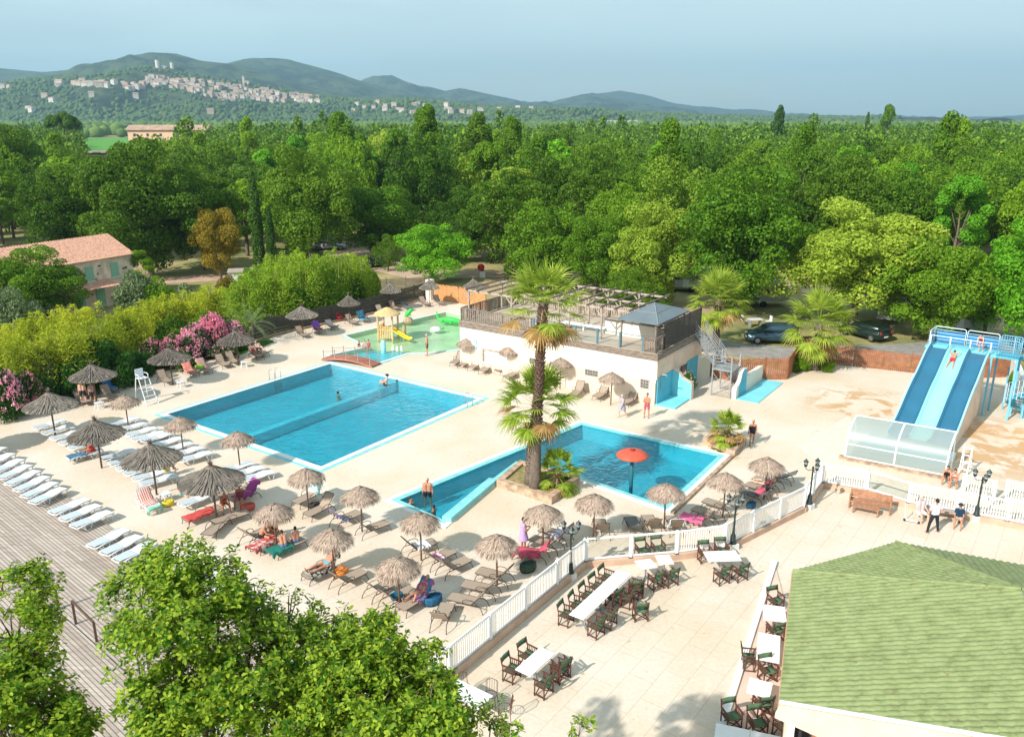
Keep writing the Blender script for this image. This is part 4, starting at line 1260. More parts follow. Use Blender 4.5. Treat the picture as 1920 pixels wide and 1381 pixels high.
for x in (3.6, 8.2):
 b = MB(); b.box((x, -1.3*side, 1.15), (0.14, 0.14, 2.3)); b.build('porch_post', M_GREYWOOD, house)
# ------------------------------------------------------------------ wooden steps and hand rails on the deck
t = thing('deck_railing', 'dark brown timber railing round the deck steps at the lower left', 'railing')
M_RAILW = mat('brown_rail_wood', (0.12, 0.07, 0.05), 0.7, var=0.3, scale=6)
pp = [G(-20, 1080), G(14, 1104), G(38, 1092), G(60, 1116)]
def gpost(px, py, h=1.0):
 p = G(px, py); b = MB(); b.box((p.x, p.y, h/2), (0.09, 0.09, h), 0.6); b.build('post', M_RAILW, t); return p + Vector((0, 0, h))
A_ = gpost(6, 1113); B_ = gpost(38, 1103); C_ = gpost(86, 1152, 0.9); D1 = gpost(111, 1144);
E_ = gpost(143, 1172, 1.1); F_ = gpost(182, 1205, 0.9)
Z_ = A_ + (A_ - B_)*1.5
for p, q in ((Z_, A_), (A_, B_), (C_, D1), (E_, F_), (A_ + Vector((0, 0, -0.5)), B_ + Vector((0, 0, -0.5))), (C_ + (C_-D1)*1.2, C_)):
 b = MB(); b.beam(p, q, 0.07, 0.09); b.build('rail', M_RAILW, t)
t = thing('wooden_steps', 'grey timber steps between the deck railings at the lower left', 'steps')
s0 = G(40, 1150);
for k in range(3):
 c = s0 + Vector((0.45*k, -0.1*k, 0))
 b = MB(); b.box((c.x, c.y, 0.30 - 0.07*k), (1.1, 0.34, 0.05), R(49)); b.build('tread', M_PALEWOOD, t)
b = MB(); b.prism([g2(105, 1150), g2(140, 1178), g2(235, 1265), g2(330, 1400), g2(120, 1420), g2(60, 1290), g2(70, 1180)], 0.075, 0.13)
tag(b.build('lower_walkway', M_DECK), kind='structure')
# ------------------------------------------------------------------ sun loungers
M_BRZ = mat('bronze_frame', (0.10, 0.075, 0.06), 0.45, metal=0.3)
M_TAUPE = mat('taupe_mesh', (0.36, 0.28, 0.215), 0.8, var=0.12, scale=20)
M_GREYM = mat('grey_mesh', (0.16, 0.16, 0.16), 0.8, var=0.12, scale=20)
M_PLAST = mat('white_plastic', (0.68, 0.70, 0.72), 0.35, spec=0.5)
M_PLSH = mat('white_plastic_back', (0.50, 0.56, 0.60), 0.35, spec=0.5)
def brown_lounger(up, mesh, nm='sun_lounger'):
 def mk():
  t = thing(nm, '', 'sun lounger')
  L_, W2, Z = 0.95, 0.31, 0.33
  hx_ = -0.15
  b = MB(); b.box(((L_+hx_)/2, 0, Z), (L_-hx_, 0.58, 0.02)); b.build('seat', mesh, t)
  bl = 0.78
  ca, sa = math.cos(R(up)), math.sin(R(up))
  e = (hx_ - bl*ca, Z + bl*sa)
  b = MB()
  b.add([(hx_, -0.29, Z+0.01), (hx_, 0.29, Z+0.01), (e[0], 0.28, e[1]), (e[0], -0.28, e[1]), (hx_-0.015, -0.29, Z-0.01), (hx_-0.015, 0.29, Z-0.01), (e[0]-0.015*sa, 0.28, e[1]-0.02), (e[0]-0.015*sa, -0.28, e[1]-0.02)],
   [(0, 1, 2, 3), (7, 6, 5, 4), (0, 4, 5, 1), (2, 6, 7, 3), (1, 5, 6, 2), (3, 7, 4, 0)])
  bk = b.build('backrest', mesh, t)
  b = MB(); b.tube([(hx_, -0.3, Z), (e[0]+0.02, -0.3, e[1]), (e[0], -0.24, e[1]+0.01), (e[0], 0.24, e[1]+0.01), (e[0]+0.02, 0.3, e[1]), (hx_, 0.3, Z)], 0.018, 6); b.build('back_frame', M_BRZ, bk, True)
  b = MB(); b.tube([(-0.5, -W2, Z-0.01), (L_-0.05, -W2, Z), (L_, -W2+0.06, Z-0.01), (L_, W2-0.06, Z-0.01), (L_-0.05, W2, Z), (-0.5, W2, Z-0.01)], 0.02, 6); b.build('frame', M_BRZ, t, True)
  for s in (-1, 1):
   b = MB(); b.tube([(L_-0.28, s*W2, Z), (L_-0.12, s*W2*1.02, Z-0.06), (L_-0.05, s*W2*1.05, 0.12), (L_-0.02, s*W2*1.08, 0.0)], 0.018, 6); b.build('leg', M_BRZ, t, True)
   b = MB(); b.tube([(-0.48, s*W2, Z), (-0.6, s*W2*1.02, 0.2), (-0.68, s*W2*1.08, 0.0)], 0.018, 6); b.build('leg', M_BRZ, t, True)
   b = MB(); b.tube([(0.22, s*W2, Z), (0.2, s*W2*1.06, Z+0.13), (0.05, s*W2*1.1, Z+0.22), (-0.2, s*W2*1.1, Z+0.22), (-0.38, s*W2*1.06, Z+0.1), (-0.42, s*W2, Z)], 0.017, 6); b.build('armrest', M_BRZ, t, True)
  return t
 return mk
def white_lounger(up):
 def mk():
  t = thing('plastic_sun_lounger', '', 'sun lounger')
  Z = 0.32; hx_ = -0.1; bl = 0.85
  ca, sa = math.cos(R(up)), math.sin(R(up))
  b = MB()
  n = 9
  for i in range(n):
   x = hx_ + 0.05 + (1.0)*(i+0.5)/n
   b.box((x, 0, Z + 0.03*math.sin(math.pi*(i+0.5)/n)), (0.095, 0.6, 0.025))
  b.build('seat', M_PLAST, t)
  b = MB()
  for i in range(8):
   d = bl*(i+0.5)/8; b.box((hx_ - d*ca, 0, Z + d*sa + 0.02), (0.098, 0.58, 0.022), 0)
  if up > 10:
   b = MB(); e = (hx_-bl*ca, Z+bl*sa)
   b.add([(hx_, -0.29, Z), (hx_, 0.29, Z), (e[0], 0.28, e[1]), (e[0], -0.28, e[1]), (hx_-0.03, -0.29, Z), (hx_-0.03, 0.29, Z), (e[0]-0.03, 0.28, e[1]), (e[0]-0.03, -0.28, e[1])],
    [(0, 1, 2, 3), (7, 6, 5, 4), (0, 4, 5, 1), (2, 6, 7, 3), (1, 5, 6, 2), (3, 7, 4, 0)])
  b.build('backrest', M_PLSH, t)
  for s in (-1, 1):
   y = s*0.33
   b = MB(); b.tube([(-0.95, y, Z-0.03), (-0.4, y, Z+0.01), (0.1, y, Z-0.02), (0.5, y, Z+0.05), (0.95, y, Z-0.02)], 0.032, 6); b.build('side_rail', M_PLAST, t, True)
   b = MB(); b.tube([(0.86, y, Z-0.02), (0.78, y, 0.02), (0.62, y, 0.02), (0.5, y, Z)], 0.026, 6); b.build('leg', M_PLAST, t, True)
   b = MB(); b.tube([(-0.2, y, Z-0.02), (-0.3, y, 0.02), (-0.5, y, 0.02), (-0.62, y, Z-0.02)], 0.026, 6); b.build('leg', M_PLAST, t, True)
  b = MB(); b.tube([(0.95, -0.33, Z-0.02), (0.97, 0, Z-0.02), (0.95, 0.33, Z-0.02)], 0.03, 6); b.tube([(-0.95, -0.33, Z-0.03), (-0.97, 0, Z-0.03), (-0.95, 0.33, Z-0.03)], 0.03, 6)
  b.build('end_rail', M_PLAST, t, True)
  return t
 return mk
KW = Kind(white_lounger(4)); KWU = Kind(white_lounger(52))
KB0 = Kind(brown_lounger(3, M_TAUPE)); KB = Kind(brown_lounger(48, M_TAUPE)); KG = Kind(brown_lounger(30, M_GREYM))
def lay(kind, label, head, foot, group=None, z=0.0, shift=0):
 h, f = G(*head), G(*foot)
 d = f - h; m_ = (h + f) / 2
 return kind.put(label, (m_.x, m_.y, z), math.atan2(d.y, d.x), None, group)
ORD = ['nearest', 'second', 'third', 'fourth', 'fifth', 'sixth', 'seventh', 'eighth', 'ninth', 'tenth']
def rowlab(i, n, what, where):
 if i == 0: return f'nearest {what}, {where}'
 if i == n - 1: return f'farthest {what}, {where}'
 return f'{ORD[i]} {what} counted from the camera, {where}'
gW = 'white plastic sun loungers'
gB = 'taupe mesh sun loungers'
def row(kind, n, head, foot, step, what, where, group, z=0.0):
 for i in range(n):
  j = (random.uniform(-1, 1), random.uniform(-0.6, 0.6))
  lay(kind, rowlab(i, n, what, where), (head[0]+step[0]*i+j[0], head[1]+step[1]*i+j[1]), (foot[0]+step[0]*i+j[0], foot[1]+step[1]*i+j[1]), group, z)
WL = 'white lounger'
row(KW, 9, (62, 957), (124, 926), (-15.6, -11.4), WL, 'long row on the wooden deck', gW, 0.07)
row(KW, 3, (143, 999), (204, 973), (-20, -12.5), WL, 'group of three on the wooden deck', gW, 0.07)
row(KW, 3, (228, 1063), (284, 1034), (-25, -13), WL, 'group half hidden by oak leaves', gW, 0.07)
row(KW, 5, (136, 850), (188, 834), (-17, -9.5), WL, 'row under the leftmost reed parasol', gW)
row(KW, 4, (256, 832), (303, 820), (-15, -9.2), WL, 'row by the leftmost thatch parasol', gW)
row(KW, 5, (342, 872), (393, 858), (-17.5, -9.2), WL, 'row below the main pool corner', gW)
row(KW, 6, (272, 916), (326, 901), (-15, -9.4), WL, 'row under the middle reed parasol', gW)
row(KW, 3, (455, 908), (508, 894), (-19, -8.5), WL, 'group by the thatch parasol at the pool corner', gW)
row(KW, 3, (365, 1115), (400, 1092), (30, 21), WL, 'deck group seen through the big oak', gW, 0.07)
row(KW, 2, (560, 1262), (602, 1236), (22, 20), WL, 'pair under the lower oak branches', gW)
lay(KW, 'white plastic lounger with a dark blue towel beside the second reed parasol', (190, 852), (130, 868), gW)
lay(KW, 'white plastic lounger under the nearest reed parasol, beside the red towel', (345, 955), (398, 935), gW)
o = lay(KWU, 'white plastic lounger with raised back, striped towel and a green towel at its foot', (262, 938), (298, 968), gW)
gA = 'taupe loungers along the hedge and left fence'
for lb, hd, ft, k in (
 ('taupe lounger between two reed parasols, in front of the oleander hedge', (136, 748), (172, 764), KB),
 ('taupe lounger just right of the parasol where two people stand', (196, 742), (212, 752), KB),
 ('lounger covered by a bright blue towel near the lifeguard chair', (190, 725), (222, 742), KB),
 ('taupe lounger right of the white lifeguard chair', (292, 708), (326, 728), KB),
 ('lounger covered by an orange-red towel by the hedge', (340, 694), (374, 711), KB),
 ('lounger with a red striped towel and green bag by the hedge', (366, 688), (400, 706), KB),
 ('left of two empty taupe loungers in front of the oleander hedge', (402, 679), (432, 695), KB),
 ('right of two empty taupe loungers in front of the oleander hedge', (421, 673), (450, 689), KB),
 ('lounger where a pair lies, right of the sixth reed parasol', (462, 663), (497, 678), KB),
 ('lounger where the second of the pair lies at the lawn edge', (472, 658), (507, 673), KB),
 ('taupe lounger left of the parasol by the dark fence', (550, 625), (582, 638), KB),
 ('lounger with a purple towel by the dark fence', (583, 617), (612, 630), KB),
 ('empty grey lounger right of the purple towel', (608, 609), (634, 623), KG),
 ('taupe lounger beside the red chair at the dark fence', (645, 603), (672, 613), KB),
 ('lounger under a heap of blue towels by the dark fence', (668, 598), (694, 608), KB),
 ('taupe lounger behind the toy hut of the paddling pool', (705, 586), (724, 593), KB),
 ('taupe lounger beside the parasol behind the toy hut', (728, 577), (748, 585), KB),
 ('grey lounger right of the parasol behind the toy hut', (750, 575), (774, 586), KG),
 ('taupe lounger left of the far parasol by the orange fence', (785, 569), (806, 577), KB),
 ('taupe lounger right of the far parasol by the orange fence', (812, 567), (832, 575), KB)):
 lay(k, lb, hd, ft, gA)
gC = 'taupe loungers around the thatch parasols'
for lb, hd, ft, k in (
 ('lounger with a red towel under the nearest reed parasol', (400, 966), (362, 980), KB0),
 ('flat taupe lounger in front of the nearest reed parasol', (402, 990), (462, 970), KB0),
 ('second flat taupe lounger in front of the nearest reed parasol, at the left', (392, 1012), (420, 985), KB0),
 ('lounger where a woman in red sits behind the nearest reed parasol', (420, 935), (460, 925), KB0),
 ('lounger covered by a magenta towel right of the nearest reed parasol', (484, 928), (440, 945), KB),
 ('taupe lounger with a pale turquoise towel hung over its back', (604, 928), (555, 952), KB),
 ('taupe lounger with its back up, right of the turquoise towel', (628, 950), (576, 976), KB),
 ('taupe lounger with a lilac towel at its head', (622, 992), (670, 972), KB),
 ('empty taupe lounger with dark frame left of the lagoon pool steps', (668, 1010), (722, 991), KB),
 ('lounger at the left of the group playing cards', (456, 1026), (500, 1003), KB),
 ('lounger with a red towel in the group playing cards', (478, 1038), (522, 1014), KB0),
 ('lounger with a green towel in the group playing cards', (508, 1048), (566, 1022), KB0),
 ('lounger with a dark patterned towel where a man sunbathes', (634, 1066), (580, 1090), KB),
 ('empty taupe lounger beside the sunbathing man', (620, 1112), (678, 1083), KB),
 ('left lounger of the three near the oak top', (686, 1128), (738, 1102), KB),
 ('middle lounger of the three near the oak top, with a blue bag on it', (716, 1146), (768, 1118), KB),
 ('lounger with a pink and blue towel where a woman reclines', (802, 1122), (762, 1146), KB),
 ('lounger with a white towel behind the centre thatch parasol', (754, 1044), (810, 1027), KB),
 ('middle lounger of the three right of the centre thatch parasol', (796, 1068), (842, 1046), KB),
 ('nearest lounger of the three right of the centre thatch parasol', (820, 1086), (874, 1060), KB),
 ('lone taupe lounger near the fence, seen end-on', (820, 1190), (838, 1148), KB),
 ('farthest of the three loungers by the white railing', (964, 1098), (902, 1082), KB),
 ('middle of the three loungers by the white railing', (938, 1120), (876, 1107), KB),
 ('nearest of the three loungers by the white railing', (914, 1145), (852, 1131), KB),
 ('lounger covered by a pink-red towel near the lamp post', (1028, 1052), (974, 1044), KB),
 ('taupe lounger behind the thatch parasol by the lamp post', (1052, 1036), (1006, 1022), KB),
 ('lounger with a lilac patterned towel by the lamp post', (1070, 1018), (1022, 1004), KB),
 ('taupe lounger seen from behind through the left glass panel', (1133, 1020), (1122, 983), KB),
 ('grey lounger seen from behind through the right glass panel', (1198, 1014), (1180, 980), KG),
 ('taupe lounger seen from behind through the right glass panel', (1232, 1011), (1212, 976), KB),
 ('lounger with a pale blue towel by the thatch parasol behind the glass', (1270, 1010), (1258, 980), KB),
 ('lounger with a pink towel behind the slatted part of the railing', (1332, 992), (1288, 980), KB),
 ('near one of the two loungers left of the thatch parasol by the bent railing', (1356, 982), (1306, 965), KB),
 ('far one of the two loungers left of the thatch parasol by the bent railing', (1378, 966), (1324, 949), KB),
 ('grey lounger nearest the camera under the right-hand thatch parasol', (1438, 946), (1388, 929), KG),
 ('lounger with a pink bag under the right-hand thatch parasol', (1455, 934), (1404, 918), KB),
 ('taupe lounger behind the pink bag under the right-hand thatch parasol', (1470, 921), (1418, 906), KB),
 ('grey lounger farthest right at the railing bend', (1492, 908), (1434, 896), KG)):
 lay(k, lb, hd, ft, gC)
gD = 'taupe loungers in front of the bar wall'
for lb, hd, ft, k in (
 ('leftmost of the four loungers by the bar wall', (872, 674), (846, 690), KB),
 ('second of the four loungers by the bar wall, under the thatch', (887, 678), (862, 693), KB),
 ('third of the four loungers by the bar wall', (906, 683), (880, 698), KB),
 ('rightmost of the four loungers by the bar wall', (925, 688), (900, 705), KB),
 ('brown lounger behind the second wall parasol', (957, 693), (936, 700), KB),
 ('taupe lounger right of the second wall parasol', (976, 703), (950, 713), KB),
 ('taupe lounger between the tall palm and the third wall parasol', (1094, 732), (1072, 750), KB),
 ('taupe lounger left of the fourth wall parasol', (1142, 736), (1114, 754), KB),
 ('taupe lounger right of the fourth wall parasol, behind the walking couple', (1196, 748), (1168, 764), KB)):
 lay(k, lb, hd, ft, gD)
# towels, bags ------------------------------------------------------------
def cloth_mat(name, c1, c2=None, scale=14, stripes=False):
 m, nt, b = new_mat(name)
 b.inputs['Roughness'].default_value = 0.95
 b.inputs['Base Color'].default_value = (*c1, 1)
 if c2:
  t = nt.nodes.new('ShaderNodeTexCoord')
  if stripes:
   n = nt.nodes.new('ShaderNodeTexWave'); n.inputs['Scale'].default_value = scale; n.bands_direction = 'Y'
  else:
   n = nt.nodes.new('ShaderNodeTexNoise'); n.inputs['Scale'].default_value = scale
  nt.links.new(t.outputs['Object'], n.inputs['Vector'])
  r = nt.nodes.new('ShaderNodeValToRGB'); r.color_ramp.elements[0].position = 0.45; r.color_ramp.elements[1].position = 0.55
  r.color_ramp.elements[0].color = (*c1, 1); r.color_ramp.elements[1].color = (*c2, 1)
  nt.links.new(n.outputs['Fac'] if not stripes else n.outputs['Color'], r.inputs['Fac'])
  nt.links.new(r.outputs['Color'], b.inputs['Base Color'])
 return m
def towel(label, head, foot, up, m, cover=(0, 1), z=0.0, wd=0.62, drop=0.16):
 """towel draped over a lounger: follows seat and backrest, sags at the sides"""
 h, f = G(*head), G(*foot); d = f - h; m_ = (h+f)/2
 path = []
 ca, sa = math.cos(R(up)), math.sin(R(up)); Z = 0.36
 full = [(-0.15 - 0.8*ca, Z + 0.8*sa), (-0.15 - 0.4*ca, Z + 0.4*sa), (-0.15, Z), (0.2, Z), (0.55, Z), (0.93, Z)]
 n = 20
 rnd = random.Random(label)
 def at(t):
  t = max(0, min(0.9999, t)) * (len(full)-1); i = int(t); a, c = full[i], full[i+1]; k = t - i
  return a[0]+(c[0]-a[0])*k, a[1]+(c[1]-a[1])*k
 vs = []; fs_ = []
 cross = [-0.5, -0.47, -0.3, -0.1, 0.1, 0.3, 0.47, 0.5]
 for i in range(n+1):
  x, zz = at(cover[0] + (cover[1]-cover[0])*i/n)
  for j, c in enumerate(cross):
   dr = drop if j in (0, 7) else 0
   wv = 0.03*mnoise.noise(Vector((x*4, c*5, len(label)))) + 0.02
   vs.append((x + rnd.uniform(-0.01, 0.01), c*(wd+0.06) * (1 + 0.05*math.sin(i)), zz + wv - dr*(0.6+0.4*math.sin(i*1.3+j))))
 k = len(cross)
 for i in range(n):
  for j in range(k-1): fs_.append((i*k+j, i*k+j+1, (i+1)*k+j+1, (i+1)*k+j))
 b = MB(); b.add(vs, fs_); o = b.build('towel', m, None, True)
 o.location = (m_.x, m_.y, z); o.rotation_euler = (0, 0, math.atan2(d.y, d.x))
 sol = o.modifiers.new('thick', 'SOLIDIFY'); sol.thickness = 0.012
 return tag(o, label, 'towel')
T = towel
T('dark blue towel spread over the white lounger by the second reed parasol', (190, 852), (130, 868), 4, cloth_mat('towel_navy', (0.03, 0.09, 0.16), (0.08, 0.2, 0.3)), (0.45, 1.0))
T('red and white striped towel on the raised back of the white lounger', (262, 938), (298, 968), 52, cloth_mat('towel_stripe', (0.6, 0.14, 0.10), (0.7, 0.62, 0.55), 3, True), (0.05, 0.75))
T('green towel hanging at the foot of the striped lounger', (262, 938), (300, 970), 52, cloth_mat('towel_green', (0.15, 0.5, 0.3)), (0.88, 1.05), drop=0.3)
T('bright blue towel over the lounger near the lifeguard chair', (190, 725), (222, 742), 48, cloth_mat('towel_blue', (0.02, 0.12, 0.42), (0.1, 0.3, 0.6)), (0, 0.9))
T('orange-red towel over the lounger by the hedge', (340, 694), (374, 711), 48, cloth_mat('towel_orange', (0.62, 0.16, 0.12), (0.7, 0.3, 0.25)), (0, 0.85))
T('red striped towel over the lounger left of the two empty ones', (366, 688), (400, 706), 48, cloth_mat('towel_redstripe', (0.45, 0.08, 0.08), (0.45, 0.4, 0.38), 4, True), (0, 0.8))
T('purple towel on the lounger by the dark fence', (583, 617), (612, 630), 48, cloth_mat('towel_purple', (0.22, 0.07, 0.42)), (0, 0.6))
T('turquoise and blue towel on the lounger by the dark fence', (668, 598), (694, 608), 48, cloth_mat('towel_teal', (0.03, 0.2, 0.45), (0.2, 0.5, 0.55), 6), (0, 0.9), drop=0.25)
T('red towel on the flat lounger under the nearest reed parasol', (400, 966), (362, 980), 3, cloth_mat('towel_red', (0.55, 0.07, 0.06)), (0.2, 1.0))
T('magenta towel over the lounger right of the nearest reed parasol', (484, 928), (440, 945), 48, cloth_mat('towel_magenta', (0.28, 0.04, 0.20)), (0, 0.85))
T('pale turquoise towel hung over a raised lounger back', (604, 928), (555, 952), 48, cloth_mat('towel_aqua', (0.45, 0.68, 0.68)), (0, 0.36), drop=0.35)
T('lilac towel on the lounger right of the turquoise one', (622, 992), (670, 972), 48, cloth_mat('towel_lilac', (0.40, 0.12, 0.42), (0.3, 0.4, 0.65), 5), (0, 0.5), drop=0.2)
T('red towel in the group playing cards', (478, 1038), (522, 1014), 3, cloth_mat('towel_red2', (0.50, 0.07, 0.07), (0.6, 0.5, 0.45), 4), (0.0, 0.8), drop=0.25)
T('dark green towel in the group playing cards', (508, 1048), (566, 1022), 3, cloth_mat('towel_dkgreen', (0.01, 0.17, 0.13)), (0.0, 0.62), drop=0.28)
T('black and white patterned towel under the sunbathing man', (634, 1066), (580, 1090), 48, cloth_mat('towel_black', (0.02, 0.02, 0.02), (0.35, 0.35, 0.3), 9), (0, 0.95), drop=0.22)
T('pink and blue towel under the reclining woman', (802, 1122), (762, 1146), 48, cloth_mat('towel_pinkblue', (0.42, 0.08, 0.22), (0.04, 0.16, 0.30), 5), (0, 0.6), drop=0.15)
T('white towel on the lounger behind the centre thatch parasol', (754, 1044), (810, 1027), 48, cloth_mat('towel_white', (0.75, 0.76, 0.80)), (0.42, 0.8))
T('flowered towel on the middle lounger right of the centre thatch parasol', (796, 1068), (842, 1046), 48, cloth_mat('towel_flower', (0.75, 0.72, 0.72), (0.6, 0.1, 0.25), 9), (0.42, 0.65))
T('pink-red towel over the lounger near the lamp post', (1028, 1052), (974, 1044), 48, cloth_mat('towel_crimson', (0.52, 0.07, 0.12)), (0, 1.0), drop=0.28)
T('lilac patterned towel on the lounger by the lamp post', (1070, 1018), (1022, 1004), 48, cloth_mat('towel_lilac2', (0.45, 0.35, 0.55), (0.7, 0.68, 0.72), 9), (0, 0.6), drop=0.25)
T('pale blue towel on the lounger behind the glass panel', (1270, 1010), (1258, 980), 48, cloth_mat('towel_pale', (0.5, 0.66, 0.72), (0.75, 0.78, 0.8), 6), (0, 0.5), drop=0.35)
T('pink towel on the lounger behind the slatted railing', (1332, 992), (1288, 980), 48, cloth_mat('towel_pink', (0.62, 0.12, 0.25)), (0.3, 1.0), drop=0.22)
T('blue towel on the middle lounger near the oak top', (716, 1146), (768, 1118), 48, cloth_mat('towel_blue2', (0.05, 0.18, 0.35), (0.6, 0.65, 0.7), 7), (0.4, 0.6))
def bag(label, px, py, m, s=1.0, z=0.0, rz=0.5):
 t = thing('beach_bag', label, 'bag', G(px, py, z), rz)
 b = MB()
 b.lathe([(0.02, 0.0), (0.20, 0.0), (0.25, 0.12), (0.24, 0.28), (0.20, 0.30), (0.19, 0.22)], 12)
 vs = [(x*s*1.2, y*s*0.75, zz*s) for x, y, zz in b.v]; b.v = vs
 b.build('body', m, t, True)
 b = MB(); b.tube([(-0.14*s, 0, 0.27*s), (-0.09*s, 0.05*s, 0.42*s), (0.09*s, 0.05*s, 0.42*s), (0.14*s, 0, 0.27*s)], 0.014, 5); b.build('handle', m, t, True)
bag('orange bag on the ground beside the sunbathing man', 640, 1078, mat('bag_orange', (0.65, 0.22, 0.04), 0.8), 1.1)
bag('red bag on the ground by the magenta towel', 466, 956, mat('bag_red', (0.52, 0.10, 0.08), 0.8), 1.2)
bag('yellow bag beside the striped lounger', 316, 948, mat('bag_yellow', (0.60, 0.48, 0.04), 0.8), 1.0)
bag('dark green bag on the ground below the pink-red towel', 990, 1070, mat('bag_green', (0.04, 0.07, 0.05), 0.8, var=0.5, scale=14), 1.4)
bag('blue bag behind the reclining woman', 812, 1132, mat('bag_blue', (0.02, 0.11, 0.22), 0.8, var=0.4, scale=9), 1.4)
bag('dark bag on the ground by the second reed parasol', 199, 862, mat('bag_dark', (0.05, 0.035, 0.03), 0.8), 1.1)
bag('black sandals bag below the turquoise towel', 590, 952, mat('bag_black', (0.03, 0.03, 0.03), 0.8), 1.0)
bag('blue and black bag between the right-hand loungers', 1408, 951, mat('bag_bb', (0.03, 0.15, 0.28), 0.8, var=0.5, scale=9, col2=(0.02, 0.02, 0.02)), 1.0)
bag('pink bag on the lounger under the right-hand thatch parasol', 1426, 926, mat('bag_pink', (0.62, 0.12, 0.18), 0.8, var=0.3, scale=9), 1.0, 0.36)
bag('dark cap and bag on the lounger right of the pink bag', 1436, 918, mat('bag_dk2', (0.03, 0.04, 0.05), 0.8), 0.9, 0.36)
bag('green and yellow bag on the lounger by the hedge', 375, 692, mat('bag_lime', (0.25, 0.40, 0.05), 0.8), 1.2, 0.35)
bag('small blue bag on the nearest trio lounger', 744, 1122, mat('bag_b3', (0.02, 0.13, 0.2), 0.8), 0.9, 0.36)
# low plastic side tables
def side_table():
 t = thing('side_table', '', 'side table', group='low white plastic side tables')
 b = MB(); b.box((0, 0, 0.42), (0.5, 0.5, 0.03)); b.build('top', M_PLAST, t)
 for x in (-0.2, 0.2):
  for y in (-0.2, 0.2):
   b = MB(); b.beam((x*1.1, y*1.1, 0), (x*0.85, y*0.85, 0.41), 0.05, 0.05); b.build('leg', M_PLAST, t)
 return t
KT = Kind(side_table)
for px, py, lb in ((187, 765, 'under the parasol where two people stand'), (340, 726, 'right of the parasol by the lifeguard chair'), (312, 938, 'under the middle reed parasol'), (458, 688, 'beside the pair lying by the lawn')):
 KT.put('low white plastic side table ' + lb, G(px, py), random.uniform(0, 1))
# lifeguard chair
t = thing('lifeguard_chair', 'tall white lifeguard chair with a ladder at the left end of the main pool', 'lifeguard chair', G(272, 752), R(-40))
for x, y in ((-0.45, -0.45), (-0.45, 0.45)):
 b = MB(); b.tube([(x, y, 0), (x*0.6, y*0.7, 1.7)], 0.035); b.build('leg', M_PLAST, t)
for y in (-0.35, 0.35):
 b = MB(); b.tube([(1.1, y*1.2, 0), (0.25, y, 1.7)], 0.035); b.build('leg', M_PLAST, t)
b = MB()
for k in range(4):
 f_ = (k+0.7)/5; x = 1.1 - 0.85*f_; b.beam((x, -0.42+0.07*f_, 1.7*f_), (x, 0.42-0.07*f_, 1.7*f_), 0.1, 0.035)
b.build('rung', M_PLAST, t)
b = MB(); b.box((-0.02, 0, 1.72), (0.62, 0.6, 0.05)); b.build('seat', M_PLAST, t)
b = MB(); b.box((-0.32, 0, 2.05), (0.05, 0.56, 0.55)); b.build('backrest', M_PLAST, t)
for s in (-1, 1):
 b = MB(); b.tube([(-0.32, s*0.3, 2.0), (0.1, s*0.34, 2.02), (0.28, s*0.32, 1.95), (0.28, s*0.3, 1.72)], 0.03); b.build('armrest', M_PLAST, t, True)
# red plastic chair
t = thing('red_chair', 'small red plastic chair by the dark fence', 'chair', G(637, 602), R(-40))
M_REDP = mat('red_plastic', (0.55, 0.02, 0.03), 0.4)
b = MB(); b.box((0, 0, 0.43), (0.48, 0.46, 0.04)); b.build('seat', M_REDP, t)
b = MB(); b.box((-0.23, 0, 0.66), (0.05, 0.44, 0.42)); b.build('backrest', M_REDP, t)
for x in (-0.2, 0.2):
 for y in (-0.2, 0.2):
  b = MB(); b.box((x, y, 0.21), (0.04, 0.04, 0.42)); b.build('leg', M_REDP, t)
# ------------------------------------------------------------------ parasols
M_POLE = mat('parasol_pole', (0.16, 0.085, 0.055), 0.8, var=0.3, scale=6)
def reed_mat():
 m, nt, b = new_mat('brushed_reed')
 N = nt.nodes.new; Lk = nt.links.new
 t = N('ShaderNodeTexCoord'); s = N('ShaderNodeSeparateXYZ'); Lk(t.outputs['Object'], s.inputs[0])
 at = N('ShaderNodeMath'); at.operation = 'ARCTAN2'; Lk(s.outputs['Y'], at.inputs[0]); Lk(s.outputs['X'], at.inputs[1])
 cb = N('ShaderNodeCombineXYZ')
 m1 = N('ShaderNodeMath'); m1.operation = 'MULTIPLY'; m1.inputs[1].default_value = 22; Lk(at.outputs[0], m1.inputs[0]); Lk(m1.outputs[0], cb.inputs['X'])
 ln = N('ShaderNodeVectorMath'); ln.operation = 'LENGTH'; Lk(t.outputs['Object'], ln.inputs[0]); Lk(ln.outputs['Value'], cb.inputs['Y'])
 n = N('ShaderNodeTexNoise'); n.inputs['Scale'].default_value = 1.6; n.inputs['Detail'].default_value = 6; n.inputs['Roughness'].default_value = 0.7; Lk(cb.outputs[0], n.inputs['Vector'])
 r = N('ShaderNodeValToRGB'); e = r.color_ramp.elements
 e[0].position = 0.36; e[0].color = (0.07, 0.055, 0.045, 1); e[1].position = 0.66; e[1].color = (0.36, 0.31, 0.26, 1)
 Lk(n.outputs['Fac'], r.inputs['Fac'])
 oi = N('ShaderNodeObjectInfo'); mr = N('ShaderNodeMapRange'); mr.inputs['To Min'].default_value = 0.8; mr.inputs['To Max'].default_value = 1.25; Lk(oi.outputs['Random'], mr.inputs['Value'])
 hs = N('ShaderNodeHueSaturation'); Lk(mr.outputs[0], hs.inputs['Value']); Lk(r.outputs['Color'], hs.inputs['Color'])
 Lk(hs.outputs['Color'], b.inputs['Base Color'])
 bp = N('ShaderNodeBump'); bp.inputs['Strength'].default_value = 0.6; bp.inputs['Distance'].default_value = 0.02
 Lk(n.outputs['Fac'], bp.inputs['Height']); Lk(bp.outputs['Normal'], b.inputs['Normal'])
 b.inputs['Roughness'].default_value = 0.95
 return m
